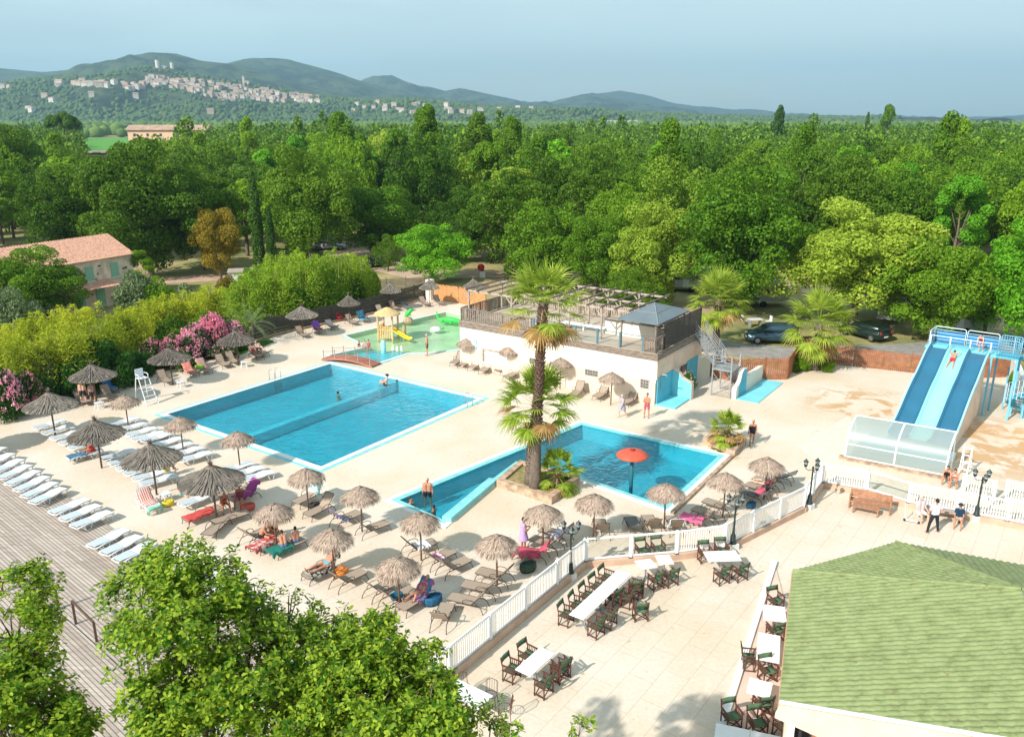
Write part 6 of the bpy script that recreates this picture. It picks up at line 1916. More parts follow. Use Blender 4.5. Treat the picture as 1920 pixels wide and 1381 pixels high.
def lobe_points(lobes, n, rg, fill=0.18, updown=0.25):
 """points on the outside of a cloud of lobes; (n,3) points and outward normals"""
 Ls = np.array(lobes)
 w_ = Ls[:, 3]**2 * (Ls[:, 4] if Ls.shape[1] > 4 else 1)
 idx = rg.choice(len(Ls), n, p=w_/w_.sum())
 u = rg.normal(0, 1, (n, 3)); u /= np.linalg.norm(u, axis=1, keepdims=True)
 u[:, 2] = np.where(rg.random(n) < updown, np.abs(u[:, 2]), u[:, 2])
 r = Ls[idx, 3] * (1 - fill*rg.random(n)**1.5 - 0.45*(rg.random(n) < 0.12)*rg.random(n))
 sq = Ls[idx, 4] if Ls.shape[1] > 4 else np.ones(n)
 off = u * r[:, None]
 off[:, 2] *= sq
 return Ls[idx, :3] + off, u
def crown_lobes(kind, h, r, rg):
 """lobe list (x,y,z,radius,squash)"""
 L_ = []
 if kind == 'round':
  z0 = h*0.07; c = (h + z0)/2; rz = (h - z0)/2
  for i in range(58):
   u = rg.normal(0, 1, 3); u /= np.linalg.norm(u)
   k = rg.uniform(0.50, 0.98)
   rad = r*rg.uniform(0.15, 0.31)*(1.15 - 0.3*k)
   L_.append((u[0]*r*k, u[1]*r*k, c + u[2]*rz*k*1.0, rad, 0.85))
  for i in range(8):
   u = rg.normal(0, 0.3, 3); L_.append((u[0]*r, u[1]*r, c + u[2]*rz, r*0.38, 0.9))
 elif kind == 'poplar':
  for i in range(44):
   t = rg.random()**0.9; z = h*(0.15 + 0.83*t)
   w_ = r*(math.sin(math.pi*min(1, (t*0.86+0.12)))**0.7)
   a = rg.uniform(0, 2*math.pi); k = rg.uniform(0.25, 0.8)
   L_.append((w_*k*math.cos(a), w_*k*math.sin(a), z, r*rg.uniform(0.24, 0.38), 1.35))
 elif kind == 'pine':
  for i in range(34):
   a = rg.uniform(0, 2*math.pi); k = math.sqrt(rg.random())
   L_.append((r*k*0.85*math.cos(a), r*k*0.85*math.sin(a), h*0.86 - h*0.12*k*k + rg.uniform(-0.2, 0.2), r*rg.uniform(0.16, 0.26), 0.6))
 elif kind == 'loose':
  for i in range(34):
   t = rg.random(); z = h*(0.25+0.72*t)
   w_ = r*(1 - abs(t-0.42)*1.15)
   a = rg.uniform(0, 2*math.pi); k = rg.uniform(0.45, 1.0)
   L_.append((w_*k*math.cos(a), w_*k*math.sin(a), z, r*rg.uniform(0.18, 0.30), 0.8))
 elif kind == 'bush':
  for i in range(26):
   u = rg.normal(0, 1, 3); u /= np.linalg.norm(u); u[2] = abs(u[2])
   k = rg.uniform(0.5, 0.8)
   L_.append((u[0]*r*k, u[1]*r*k, h*0.12 + u[2]*h*0.62*k/0.65, r*rg.uniform(0.25, 0.38), h/r*0.7 if h < r else 0.9))
 elif kind == 'column':
  for i in range(40):
   t = rg.random(); z = h*(0.04+0.93*t); w_ = r*(math.sin(math.pi*(0.12+0.86*t))**0.6)*0.6
   a = rg.uniform(0, 2*math.pi)
   L_.append((w_*0.5*math.cos(a), w_*0.5*math.sin(a), z, w_*0.8+0.08, 2.2))
 return L_
CROWNS = {}
def make_crown(kind, h, r, n, size, seed, aspect=0.62, tilt=0.55):
 rg = np.random.default_rng(seed)
 lobes = crown_lobes(kind, h, r, rg)
 P, N_ = lobe_points(lobes, n, rg)
 P = P[P[:, 2] > 0.05]; N_ = N_[:len(P)] if len(N_) != len(P) else N_
 V, Fc = leaf_quads(P, N_[:len(P)], size, rg, aspect, tilt)
 return V, Fc, lobes
def crown_mesh(key, *a, **k):
 if key not in CROWNS:
  rg = np.random.default_rng(k.get('seed', 0))
  V, Fc, lobes = make_crown(*a, **k)
  me = bpy.data.meshes.new('crown')
  n = len(Fc)
  me.vertices.add(len(V)); me.vertices.foreach_set('co', V.astype(np.float32).ravel())
  me.loops.add(n*4); me.loops.foreach_set('vertex_index', Fc.ravel())
  me.polygons.add(n); me.polygons.foreach_set('loop_start', np.arange(0, n*4, 4, dtype=np.int32)); me.polygons.foreach_set('loop_total', np.full(n, 4, dtype=np.int32))
  me.update(calc_edges=True)
  me.materials.append(ML_MID)
  CROWNS[key] = (me, lobes)
 return CROWNS[key]
TRUNKS = {}
def trunk_mesh(key, h, r, lobes, tr, bark):
 if key in TRUNKS: return TRUNKS[key]
 rg = random.Random(str(key))
 b = MB()
 top = h*0.62
 b.tube([(0, 0, -0.3), (0.02, 0, 0.3), (0.08, 0.05, h*0.25), (-0.05, 0.1, h*0.45), (0.0, 0.0, top)], [tr*1.35, tr*1.05, tr*0.85, tr*0.6, tr*0.25], 8)
 ls = sorted(lobes, key=lambda l: -l[3])[:9]
 for l in ls:
  z = h*rg.uniform(0.2, 0.42)
  p = Vector((0, 0, z)); q = Vector(l[:3])
  m_ = p.lerp(q, 0.5) + Vector((0, 0, 0.25))
  b.tube([p, m_, q], [tr*0.45, tr*0.3, tr*0.1], 6)
 o = b.build('trunk', bark, None, True)
 me = o.data
 bpy.data.objects.remove(o)
 TRUNKS[key] = me
 return me
def plant_tree(name, label, cat, loc, kind, h, r, leaf, n=16000, size=0.3, seed=0, group=None, trunk=0.28, bark=None, rz=None, aspect=0.62, sxy=1.0, tilt=0.55):
 """unit trees are shared: a variant is built once and scaled to height h and crown radius r"""
 key = (kind, n, size, seed)
 H0, R0 = {'round': (12, 5.2), 'poplar': (18, 3.2), 'pine': (11, 5), 'loose': (13, 4.2), 'bush': (2.4, 1.8), 'column': (9, 0.8)}[kind]
 me, lobes = crown_mesh(key, kind, H0, R0, n, size, seed=seed, aspect=aspect, tilt=tilt)
 t = thing(name, label, cat, loc, rz if rz is not None else random.uniform(0, 6.28), group)
 t.scale = (r/R0, r/R0, h/H0)
 o = bpy.data.objects.new('crown' if kind not in ('bush',) else 'foliage', me); C.objects.link(o); o.parent = t
 o.material_slots[0].link = 'OBJECT'; o.material_slots[0].material = leaf
 tm = trunk_mesh(key, H0, R0, lobes, trunk if kind != 'bush' else 0.06, bark or M_BARK)
 q = bpy.data.objects.new('trunk' if kind != 'bush' else 'stem', tm); C.objects.link(q); q.parent = t
 return t
# trees that line the campsite and can be told apart ----------------------
def ftree(label, bx, by, top, wpx, kind, leaf, name='broadleaf_tree', cat='tree', n=26000, size=0.26, seed=None, group='large trees along the campsite edge', trunk=0.28, bark=None, tilt=0.55):
 p = G(bx, by); h = height_at(bx, by, top)
 yy = p.y*math.cos(TH) + H*math.sin(TH) - h*0.5*math.sin(TH)
 r = wpx/2/F*yy
 return plant_tree(name, label, cat, p, kind, h, r, leaf, n, size, seed if seed is not None else random.randint(0, 2), group, trunk, bark, tilt=tilt)
ftree('big spreading linden with pale yellow-green leaves behind the second car palm', 1600, 612, 366, 268, 'round', ML_LIME, n=34000, seed=11)
ftree('tall fresh green plane tree between the gazebo and the big linden', 1385, 590, 318, 240, 'round', ML_MID, n=34000, seed=12)
ftree('round dense green tree directly behind the slide tower', 1745, 640, 440, 205, 'round', ML_MID, n=34000, seed=13, bark=M_BARKL)
ftree('bright green tree at the right edge above the white wall', 1925, 650, 396, 225, 'round', ML_BRIGHT, n=34000, seed=11)
ftree('yellow-green rounded tree behind the gazebo', 1225, 575, 382, 170, 'round', ML_LIME, n=30000, seed=12)
ftree('green tree left of the gazebo, behind the tall palm', 1115, 560, 392, 130, 'round', ML_MID, n=30000, seed=13)
ftree('low dark green tree touching the back of the bar roof', 1190, 590, 498, 115, 'round', ML_OAK, n=20000, seed=12)
ftree('yellowish loose tree with a pale trunk in the middle of the wood edge', 968, 500, 318, 150, 'loose', ML_LIME, n=26000, seed=21, bark=M_BARKL)
ftree('low bright green tree standing alone on the sandy yard', 810, 530, 412, 150, 'round', ML_BRIGHT, n=30000, seed=11, trunk=0.2)
ftree('dense mid green tree behind the bright yard tree', 870, 490, 352, 150, 'round', ML_OAK, n=26000, seed=12)
ftree('olive green tree left of the bright yard tree', 715, 485, 335, 150, 'round', ML_MID, n=26000, seed=13)
ftree('small shrubby tree beside the parked black car', 728, 508, 440, 60, 'round', ML_OAK, n=12000, seed=12)
ftree('golden yellow tree left of the twin cypresses', 415, 522, 378, 92, 'round', ML_GOLD, n=24000, seed=13)
ftree('big dark oak right of the cypresses', 585, 500, 262, 190, 'round', ML_OAK, n=30000, seed=11)
ftree('huge dark oak behind the stone house roof', 285, 520, 265, 215, 'round', ML_OAK, n=34000, seed=12)
ftree('dark oak over the left part of the stone house roof', 175, 480, 290, 190, 'round', ML_OAK, n=30000, seed=13)
ftree('dark oak between the house and the golden tree', 385, 505, 300, 160, 'round', ML_OAK, n=30000, seed=11)
ftree('tall dark tree at the left edge of the photo', 25, 430, 230, 150, 'round', ML_OAK, n=30000, seed=12)
ftree('olive brown umbrella pine on the left beyond the oaks', 130, 330, 200, 66, 'pine', ML_PINE, 'umbrella_pine', n=12000, size=0.3, seed=31)
ftree('wide bright umbrella pine in the middle of the wood', 1095, 352, 245, 118, 'pine', ML_PINE, 'umbrella_pine', n=22000, size=0.3, seed=31)
ftree('tall poplar group tree left of the middle, pale top', 805, 400, 205, 74, 'poplar', ML_MID, 'poplar_tree', n=20000, size=0.34, seed=41)
ftree('tall dark poplar with broad top near the middle', 893, 400, 212, 84, 'poplar', ML_OAK, 'poplar_tree', n=20000, size=0.34, seed=42)
ftree('tall poplar right of the dark broad one', 960, 400, 225, 62, 'poplar', ML_MID, 'poplar_tree', n=20000, size=0.34, seed=41)
ftree('tall leafy poplar left of the pale-topped one', 640, 400, 210, 80, 'poplar', ML_MID, 'poplar_tree', n=20000, size=0.34, seed=42)
ftree('slim poplar standing above the skyline on the right', 1453, 300, 197, 30, 'poplar', ML_OAK, 'poplar_tree', n=8000, size=0.5, seed=42)
ftree('two-lobed poplar above the skyline at the far right', 1655, 300, 200, 36, 'poplar', ML_MID, 'poplar_tree', n=8000, size=0.5, seed=41)
ftree('thin dark cypress on the skyline at the far right', 1619, 290, 210, 13, 'column', ML_CYP, 'cypress_tree', n=5000, size=0.3, seed=51)
ftree('taller cypress of the pair left of the bamboo', 489, 522, 318, 30, 'column', ML_CYP, 'cypress_tree', n=16000, size=0.16, seed=51, group='twin cypresses')
ftree('shorter cypress of the pair left of the bamboo', 514, 524, 385, 22, 'column', ML_CYP, 'cypress_tree', n=16000, size=0.16, seed=51, group='twin cypresses')
ftree('leafy plane tree at the house front, half hiding its roof', 85, 610, 462, 160, 'round', ML_MID, n=34000, seed=12, size=0.26)
ftree('bright tree above the slide wall at the far right', 1845, 630, 470, 130, 'round', ML_BRIGHT, n=26000, seed=13)
ftree('mid green tree filling the gap right of the linden', 1680, 590, 400, 130, 'round', ML_OAK, n=26000, seed=11)
ftree('bright layered green tree behind the big linden', 1660, 470, 310, 150, 'loose', ML_BRIGHT, n=26000, seed=21)
ftree('small tree at the left of the stone house gable', 272, 560, 470, 60, 'loose', ML_MID, n=12000, seed=21, trunk=0.12)
# the wood itself: single trees up to about 215 m ----------------------------
placed = [(o.location.x, o.location.y, 4.0) for o in C.objects if o.get('category') == 'tree']
def clear(x, y):
 """open places with no trees"""
 px, py = proj(x, y, 0)
 if y < 86: return False
 if 590 < px < 935 and y < 122: return False          # sandy yard and car park
 if px < 270 and y < 125 and px > -80 and not (px > 90 and y > 106): return False      # house and yard
 if 270 <= px <= 600 and y < 103: return False
 if px > 935 and y < 88: return False
 if px > 1300 and y < 97: return False
 return True
rgw = random.Random(3)
cand = []
yv = 86.0
while yv < 215:
 stepy = 7.4 + yv*0.016
 half = yv*0.66 + 8
 xv = -half + rgw.uniform(0, 8)
 while xv < half:
  x = xv + rgw.uniform(-2.6, 2.6); y = yv + rgw.uniform(-2.6, 2.6)
  if clear(x, y) and all((x-a)**2 + (y-b)**2 > (c+1.6)**2 for a, b, c in placed): cand.append((x, y))
  xv += stepy*1.12
 yv += stepy*0.95
rgw.shuffle(cand)
cand = cand[:262]
kinds = [('round', ML_OAK, 61), ('round', ML_MID, 62), ('round', ML_OAK, 63), ('round', ML_LIME, 61), ('loose', ML_MID, 64), ('poplar', ML_MID, 65), ('round', ML_MID, 63), ('pine', ML_PINE, 66), ('loose', ML_BRIGHT, 64)]
LBW = {'leaves_dark_oak': 'dark green', 'leaves_mid_green': 'mid green', 'leaves_linden': 'yellow-green', 'needles_pine': 'flat-topped', 'leaves_bright_green': 'bright green'}
COLS = [(90, 'at the left edge'), (230, 'above the stone house'), (350, 'left of the golden tree'), (470, 'behind the golden tree'), (580, 'behind the twin cypresses'), (700, 'behind the bright bamboo'), (840, 'behind the yard tree'), (980, 'left of the tall palm'), (1100, 'above the bar roof'), (1230, 'behind the gazebo'), (1360, 'right of the gazebo'), (1480, 'above the blue-grey car'), (1620, 'behind the big linden'), (1750, 'left of the slide tower'), (1860, 'above the slide tower'), (9999, 'at the right edge')]
keyed = {}
for x, y in cand:
 k, lm, sd_ = rgw.choices(kinds, [24, 20, 16, 8, 8, 6, 12, 3, 4])[0]
 px, py = proj(x, y, 0)
 hh = rgw.uniform(10.5, 15.0)
 if 560 < px < 1100: hh *= 1.12
 if k == 'poplar': hh = rgw.uniform(15, 19)
 rr = {'round': rgw.uniform(4.4, 6.2), 'loose': rgw.uniform(3.6, 4.8), 'poplar': rgw.uniform(2.6, 3.6), 'pine': rgw.uniform(4, 5.5)}[k]
 if y < 100: hh *= 0.85
 if 140 < px < 250: hh = min(hh, 10.5)
 col_ = [n for lim, n in COLS if px < lim][0]
 row_ = 'front row' if y < 108 else 'second rank' if y < 135 else 'middle depth' if y < 172 else 'far back'
 shp = 'poplar' if k == 'poplar' else 'tree'
 t = plant_tree({'round': 'broadleaf_tree', 'loose': 'broadleaf_tree', 'poplar': 'poplar_tree', 'pine': 'umbrella_pine'}[k],
    'x', 'tree', (x, y, 0), k, hh, rr, lm, 9000 if y > 130 else 16000, 0.42 if y > 130 else 0.32, sd_, f'{LBW[lm.name]} {shp}s of the wood', 0.25)
 keyed.setdefault((f'{LBW[lm.name]} {shp}', row_, col_), []).append((px, t))
for (a_, r_, c_), ls in keyed.items():
 ls.sort(key=lambda q: q[0])
 pre = {1: [''], 2: ['left of two: ', 'right of two: '], 3: ['left of three: ', 'middle of three: ', 'right of three: ']}.get(len(ls), [''] * len(ls))
 for pf, (px, t) in zip(pre, ls): t['label'] = f'{pf}{a_}, {r_} of the wood {c_}'
# shrubs and bamboo on the left -------------------------------------------------
def bamboo(seed, n, hh, rr):
 rg = np.random.default_rng(seed)
 key = ('bamboo', seed)
 if key not in CROWNS:
  P = []; N_ = []
  for c in range(26):
   a = rg.uniform(0, 2*math.pi); k = math.sqrt(rg.random())*rr*0.75
   bx, by = k*math.cos(a), k*math.sin(a); lx, ly = rg.normal(0, 0.35, 2); top = hh*rg.uniform(0.7, 1.05)
   m_ = n//26
   t = rg.random(m_)**0.7
   spread = 0.10 + 0.42*np.sin(np.pi*np.clip(t*0.9+0.1, 0, 1))
   P.append(np.stack([bx + lx*t*t + rg.normal(0, 1, m_)*spread, by + ly*t*t + rg.normal(0, 1, m_)*spread, top*t - 0.3*spread], axis=1))
   nn_ = rg.normal(0, 1, (m_, 3)); nn_[:, 2] = np.abs(nn_[:, 2])+0.6; N_.append(nn_/np.linalg.norm(nn_, axis=1, keepdims=True))
  P = np.concatenate(P); N_ = np.concatenate(N_)
  V, Fc = leaf_quads(P, N_, 0.26, rg, 0.2, 0.5)
  me = bpy.data.meshes.new('foliage'); n_ = len(Fc)
  me.vertices.add(len(V)); me.vertices.foreach_set('co', V.astype(np.float32).ravel())
  me.loops.add(n_*4); me.loops.foreach_set('vertex_index', Fc.ravel())
  me.polygons.add(n_); me.polygons.foreach_set('loop_start', np.arange(0, n_*4, 4, dtype=np.int32)); me.polygons.foreach_set('loop_total', np.full(n_, 4, dtype=np.int32))
  me.update(calc_edges=True); me.materials.append(ML_BAMB)
  b = MB()
  rr_ = random.Random(seed)
  for c in range(20):
   a = rr_.uniform(0, 6.28); k = rr_.random()*rr*0.7
   b.tube([(k*math.cos(a), k*math.sin(a), 0), (k*math.cos(a)*1.1, k*math.sin(a)*1.1, hh*0.6), (k*math.cos(a)*1.3, k*math.sin(a)*1.3, hh*0.9)], [0.025, 0.02, 0.008], 4)
  o = b.build('stem', mat('bamboo_cane', (0.30, 0.30, 0.08), 0.6)); tm = o.data; bpy.data.objects.remove(o)
  CROWNS[key] = (me, tm)
 return CROWNS[key]
def put_bamboo(label, px, py, top, wpx, leaf, seed, group):
 me, tm = bamboo(seed, 9000, 4.0, 1.8)
 p = G(px, py); h = height_at(px, py, top); yy = p.y*math.cos(TH) + H*math.sin(TH); r = wpx/2/F*yy
 t = thing('bamboo_clump', label, 'bamboo', p, random.uniform(0, 6), group); t.scale = (r/1.9, r/1.9, h/4.0)
 o = bpy.data.objects.new('foliage', me); C.objects.link(o); o.parent = t; o.material_slots[0].link = 'OBJECT'; o.material_slots[0].material = leaf
 q = bpy.data.objects.new('canes', tm); C.objects.link(q); q.parent = t
def put_bush(label, px, py, top, wpx, leaf, seed=71, n=9000, size=0.17, group='shrubs of the left garden', name='shrub', cat='shrub', asp=0.5):
 p = G(px, py); h = height_at(px, py, top); yy = p.y*math.cos(TH) + H*math.sin(TH); r = wpx/2/F*yy
 return plant_tree(name, label, cat, p, 'bush', h, r, leaf, n, size, seed, group, 0.06, aspect=asp)
bam = [(45, 752, 635, 120, 'by the left edge above the pink oleander'), (120, 738, 610, 120, 'left of the dark hedge, tallest yellow one'), (85, 700, 590, 110, 'behind the leftmost yellow clump'), (185, 700, 598, 110, 'above the second-row parasol'),
 (240, 672, 580, 100, 'right of the dark hedge'), (160, 660, 570, 100, 'in front of the house, left part'), (300, 640, 560, 90, 'behind the left end of the pink oleander'), (345, 625, 545, 80, 'behind the middle of the pink oleander'),
 (30, 690, 610, 90, 'at the far left edge, second row'), (400, 600, 535, 80, 'left of the feathery palm')]
for i, (px, py, tp, w_, lb) in enumerate(bam):
 put_bamboo('yellow bamboo clump ' + lb, px, py, tp, w_, ML_BAMB, 81 + i % 2, 'yellow bamboo clumps')
bamg = [(470, 612, 515, 100, 'left of the middle, above the oleander'), (520, 606, 495, 95, 'in the middle of the bright group'), (575, 598, 478, 95, 'tallest of the bright group'), (625, 585, 470, 90, 'right of the tallest bright clump'),
  (665, 572, 478, 80, 'at the right end above the dark fence'), (545, 570, 470, 90, 'behind the tallest bright clump'), (490, 575, 500, 80, 'behind the middle bright clump')]
for i, (px, py, tp, w_, lb) in enumerate(bamg):
 put_bamboo('bright green bamboo clump ' + lb, px, py, tp, w_, ML_BAMBG, 81 + i % 2, 'bright green bamboo clumps')
bushes = [(18, 778, 690, 80, ML_OLEA, 'dark hedge bush at the left edge'), (70, 762, 700, 80, ML_OLEA, 'dark hedge bush right of the leftmost pink one'), (150, 742, 665, 90, ML_OLEA, 'dark hedge bush behind the two standing people'),
  (215, 722, 638, 100, ML_OLEA, 'tall dark hedge bush behind the lifeguard chair'), (185, 715, 640, 90, ML_OLEA, 'dark hedge bush above the second-row parasol'), (90, 745, 655, 60, ML_OLIVE, 'pale grey-green bush in the dark hedge'),
  (262, 705, 655, 60, ML_OLEA, 'dark bush left of the pink oleander'), (30, 650, 540, 120, ML_OLIVE, 'silvery olive bush at the left edge by the house'), (75, 625, 560, 90, ML_OLIVE, 'silvery olive bush in front of the plane tree'),
  (262, 600, 505, 90, ML_OLIVE, 'round silvery olive in front of the house gable'), (300, 598, 520, 80, ML_MID, 'green bush right of the silvery olive'), (345, 592, 530, 80, ML_OLIVE, 'blue-green bush left of the bamboo row'),
  (250, 640, 575, 80, ML_BAMB, 'yellowish bush below the silvery olive'), (330, 660, 590, 80, ML_OAK, 'dark bush behind the pink oleander, left'), (385, 648, 580, 70, ML_MID, 'green bush behind the pink oleander, right'),
  (430, 560, 515, 50, ML_GOLD, 'reddish yellow bush by the white shed'), (470, 553, 500, 40, ML_OAK, 'dark bush in front of the white shed'), (620, 592, 520, 70, ML_MID, 'green bush in front of the bright bamboo'),
  (560, 604, 530, 70, ML_MID, 'green bush against the dark fence, left'), (660, 578, 515, 60, ML_OAK, 'dark bush against the dark fence'), (690, 560, 500, 60, ML_LIME, 'airy pale bush at the right end of the dark fence'),
  (1500, 694, 668, 40, ML_MID, 'low green bush left of the palm by the picket fence'), (1545, 694, 668, 42, ML_MID, 'low green bush right of the palm by the picket fence'), (1895, 726, 695, 16, ML_MID, 'small green bush at the foot of the white wall'),
  (1262, 718, 690, 26, ML_OLEA, 'bush with pale flowers above the turquoise shower wall'), (1355, 870, 838, 40, ML_GOLD, 'low yellowing bush around the small planter palm'),
  (15, 420, 360, 60, ML_OLIVE, 'pale dry reeds bush at the left edge beyond the house'), (55, 415, 372, 50, ML_OLIVE, 'second pale dry reeds bush beyond the house'), (1240, 600, 560, 50, ML_OAK, 'low dark bush behind the gazebo'), (1130, 585, 555, 60, ML_OAK, 'low dark bush behind the pergola')]
def flowers(parent, n, r, h, seed, m, lo=0.35):
 rg = np.random.default_rng(seed)
 u = rg.normal(0, 1, (n//6, 3)); u[:, 2] = np.abs(u[:, 2]); u /= np.linalg.norm(u, axis=1, keepdims=True)
 cl = u*np.array([r*0.93, r*0.93, h*0.93]) + rg.normal(0, 0.05, u.shape); cl = cl[cl[:, 2] > lo*h*0.6]
 P = np.repeat(cl, 6, axis=0) + rg.normal(0, 0.07, (len(cl)*6, 3)); N_ = np.repeat(u[:len(cl)], 6, axis=0)
 V, Fc = leaf_quads(P, N_, 0.12, rg, 0.9, 0.5)
 return np_mesh('flowers', V, Fc, m, parent)
for px, py, tp, w_, lm, lb in bushes:
 if 'turquoise shower wall' in lb:
  q = bl_(BW+0.9, 3.4);
  t = plant_tree('flower_bush', lb, 'shrub', (q.x, q.y, 0.4), 'bush', 1.5, 0.75, lm, 6000, 0.12, 72, None, 0.05)
  flowers(t, 260, 1.8, 2.4, 77, leaf_mat('cream_flowers', (0.6, 0.35, 0.3), (0.8, 0.72, 0.55)))
  continue
 if 'small planter' in lb: py = 842
 put_bush(lb, px, py, tp, w_, lm, 71 + (px % 2))
# oleanders with pink flowers
ole = [(292, 690, 632, 62, 900, 'at the left end of the pink row'), (330, 682, 625, 60, 1400, 'second from the left in the pink row'), (368, 672, 605, 66, 2600, 'in the middle of the pink row'), (402, 662, 585, 70, 3600, 'brightest and tallest of the pink row'),
 (440, 655, 600, 60, 2000, 'at the right end of the pink row'), (20, 785, 688, 70, 1300, 'at the left edge of the terrace'), (60, 770, 695, 60, 900, 'second at the left edge of the terrace'), (350, 690, 650, 60, 500, 'low dark one in front of the pink row'), (420, 672, 640, 60, 450, 'low dark one right of the pink row')]
for i, (px, py, tp, w_, nf, lb) in enumerate(ole):
 t = put_bush('oleander with pink flowers, ' + lb, px, py, tp, w_, ML_OLEA, 71 + i % 2, group='pink flowering oleanders', name='oleander', cat='shrub', asp=0.3)
 flowers(t, int(nf*1.6), 1.8, 2.4, i, ML_PINK)
# strip of lawn by the fence
b = MB(); b.prism([g2(440, 668), g2(480, 655), g2(514, 641), g2(500, 634), g2(470, 640), g2(430, 655)], 0.004, 0.06)
tag(b.build('lawn', mat('lawn_green', (0.05, 0.14, 0.015), 0.95, var=0.4, scale=6)), kind='structure')
# ------------------------------------------------------------------ palms
def fan_leaf(rg, origin, az, el, ln, fan, droop, nb=26):
 """petiole and fan of narrow drooping blades -> verts, quads, is-petiole"""
 V = []; Fq = []
 d = np.array([math.cos(az)*math.cos(el), math.sin(az)*math.cos(el), math.sin(el)])
 sd_ = np.array([-math.sin(az), math.cos(az), 0.0])
 up = np.cross(sd_, d) * -1
 if up[2] < 0: up = -up
 p1 = origin + d*ln
 p1[2] -= ln*0.12*max(0.0, math.cos(el))
 w_ = 0.022
 i0 = len(V); V += [origin - sd_*w_, origin + sd_*w_, p1 + sd_*w_*0.6, p1 - sd_*w_*0.6]; Fq.append((0, 1, 2, 3))
 for k in range(nb):
  t = (k + 0.5)/nb*2 - 1
  a = t*R(105)
  dd = d*math.cos(a) + sd_*math.sin(a) + up*rg.uniform(-0.08, 0.12)
  dd = dd/np.linalg.norm(dd)
  L_ = fan*(1 - 0.30*abs(t)**2)*rg.uniform(0.88, 1.08)
  nrm = np.cross(dd, up); nrm = nrm/(np.linalg.norm(nrm)+1e-9)
  pts = []
  p = p1.copy(); dirn = dd.copy()
  for s_ in range(4):
   pts.append(p.copy())
   p = p + dirn*L_/3
   dirn = dirn + np.array([0, 0, -1])*(droop*(0.25, 0.75, 1.3, 1.0)[s_])
   dirn = dirn/np.linalg.norm(dirn)
  ws = (0.022, 0.05*fan/1.0, 0.032, 0.004)
  j = len(V)
  for s_ in range(4):
   V.append(pts[s_] - nrm*ws[s_]); V.append(pts[s_] + nrm*ws[s_])
  for s_ in range(3): Fq.append((j+2*s_, j+2*s_+1, j+2*s_+3, j+2*s_+2))
 return V, Fq
def fan_palm(label, loc, th, crown_r, trunk_r, nl, seed, dead=8, group=None, lean=(0, 0), dryness=0.25, rough_trunk=True, sc=1.0):
 rg = np.random.default_rng(seed); rr = random.Random(seed)
 t = thing('fan_palm', label, 'palm tree', loc, 0, group)
 top = np.array([lean[0], lean[1], th])
 b = MB()
 n = 14
 pts = []; rs = []
 for i in range(n+1):
  f_ = i/n
  pts.append((lean[0]*f_**1.5, lean[1]*f_**1.5, th*f_ - 0.2*(i == 0)))
  rs.append(trunk_r*(1.25*(1-f_)**3*0.55 + 0.82 + 0.15*(f_ > 0.8)))
 b.tube(pts, rs, 14)
 b.build('trunk', M_BARK, t, True)
 if rough_trunk:
  b = MB()
  k = int(th*34)
  for i in range(k):
   f_ = 0.30 + 0.7*i/k if th > 6 else 0.1 + 0.9*i/k
   a = i*2.4
   z = th*f_; cx, cy = lean[0]*f_**1.5, lean[1]*f_**1.5; r0 = trunk_r*0.80
   c, s = math.cos(a), math.sin(a)
   p = Vector((cx + c*r0, cy + s*r0, z)); q = p + Vector((c*0.13, s*0.13, rr.uniform(0.05, 0.16))); w_ = Vector((-s, c, 0))*rr.uniform(0.05, 0.09)
   b.add([p-w_, p+w_, q+w_*0.5, q-w_*0.5, p-w_+Vector((0, 0, -0.12)), p+w_+Vector((0, 0, -0.12))], [(0, 1, 2, 3), (5, 4, 3, 2), (4, 0, 3), (1, 5, 2)])
  b.build('leaf_stubs', mat('palm_boots', (0.17, 0.095, 0.065), 0.9, var=0.5, scale=7), t)
 V = []; Fq = []; mi = []
 for i in range(nl):
  f_ = (i + 0.5)/nl
  el = R(80 - 122*f_ + rg.uniform(-14, 14)); az = i*2.39996 + rg.uniform(-0.2, 0.2)
  ln = crown_r*rg.uniform(0.50, 0.66); fan = crown_r*rg.uniform(0.42, 0.52)
  v, fq = fan_leaf(rg, top + np.array([0, 0, -0.25*f_]), az, el, ln, fan, 0.24 + 0.75*f_, 24)
  o_ = len(V); V += v; Fq += [tuple(x + o_ for x in q) for q in fq]
  dry = 1 if (f_ > 1 - dryness and rg.random() < 0.65) else 0
  mi += [dry]*len(fq)
 np_mesh('crown', np.array(V), np.array(Fq), [ML_PALM, ML_DRY], t, False, mi)
 if dead:
  V = []; Fq = []
  for i in range(dead):
   el = R(-62 + rg.uniform(-14, 12)); az = i*2.39996 + 1
   v, fq = fan_leaf(rg, top + np.array([0, 0, -0.35]), az, el, crown_r*0.42, crown_r*0.5, 0.5, 20)
   o_ = len(V); V += v; Fq += [tuple(x + o_ for x in q) for q in fq]
  np_mesh('dead_leaves', np.array(V), np.array(Fq), ML_DRY, t)
 return t
pb = G(1003, 916, 0.3)
fan_palm('very tall fan palm rising from the square stone planter', pb, 9.9, 2.45, 0.23, 33, 5, dead=8, lean=(0.35, 0.4))
pb2 = G(993, 905, 0.3)
fan_palm('shorter fan palm with a wide crown leaning against the tall one', pb2, 4.35, 2.45, 0.21, 31, 6, dead=6, lean=(0.35, 0.5), dryness=0.3)
fan_palm('low bushy fan palm on the right side of the square planter', G(1045, 908, 0.3), 0.75, 1.45, 0.16, 34, 7, dead=5, dryness=0.2)
fan_palm('fan palm behind the parked blue-grey car, nearer the bar building', G(1341, 655), 4.4, 3.0, 0.26, 42, 8, dead=7, dryness=0.15)
fan_palm('fan palm with a pale trunk in front of the red-brown board fence', G(1527, 692), 3.7, 3.1, 0.30, 44, 9, dead=8, dryness=0.15, rough_trunk=False)
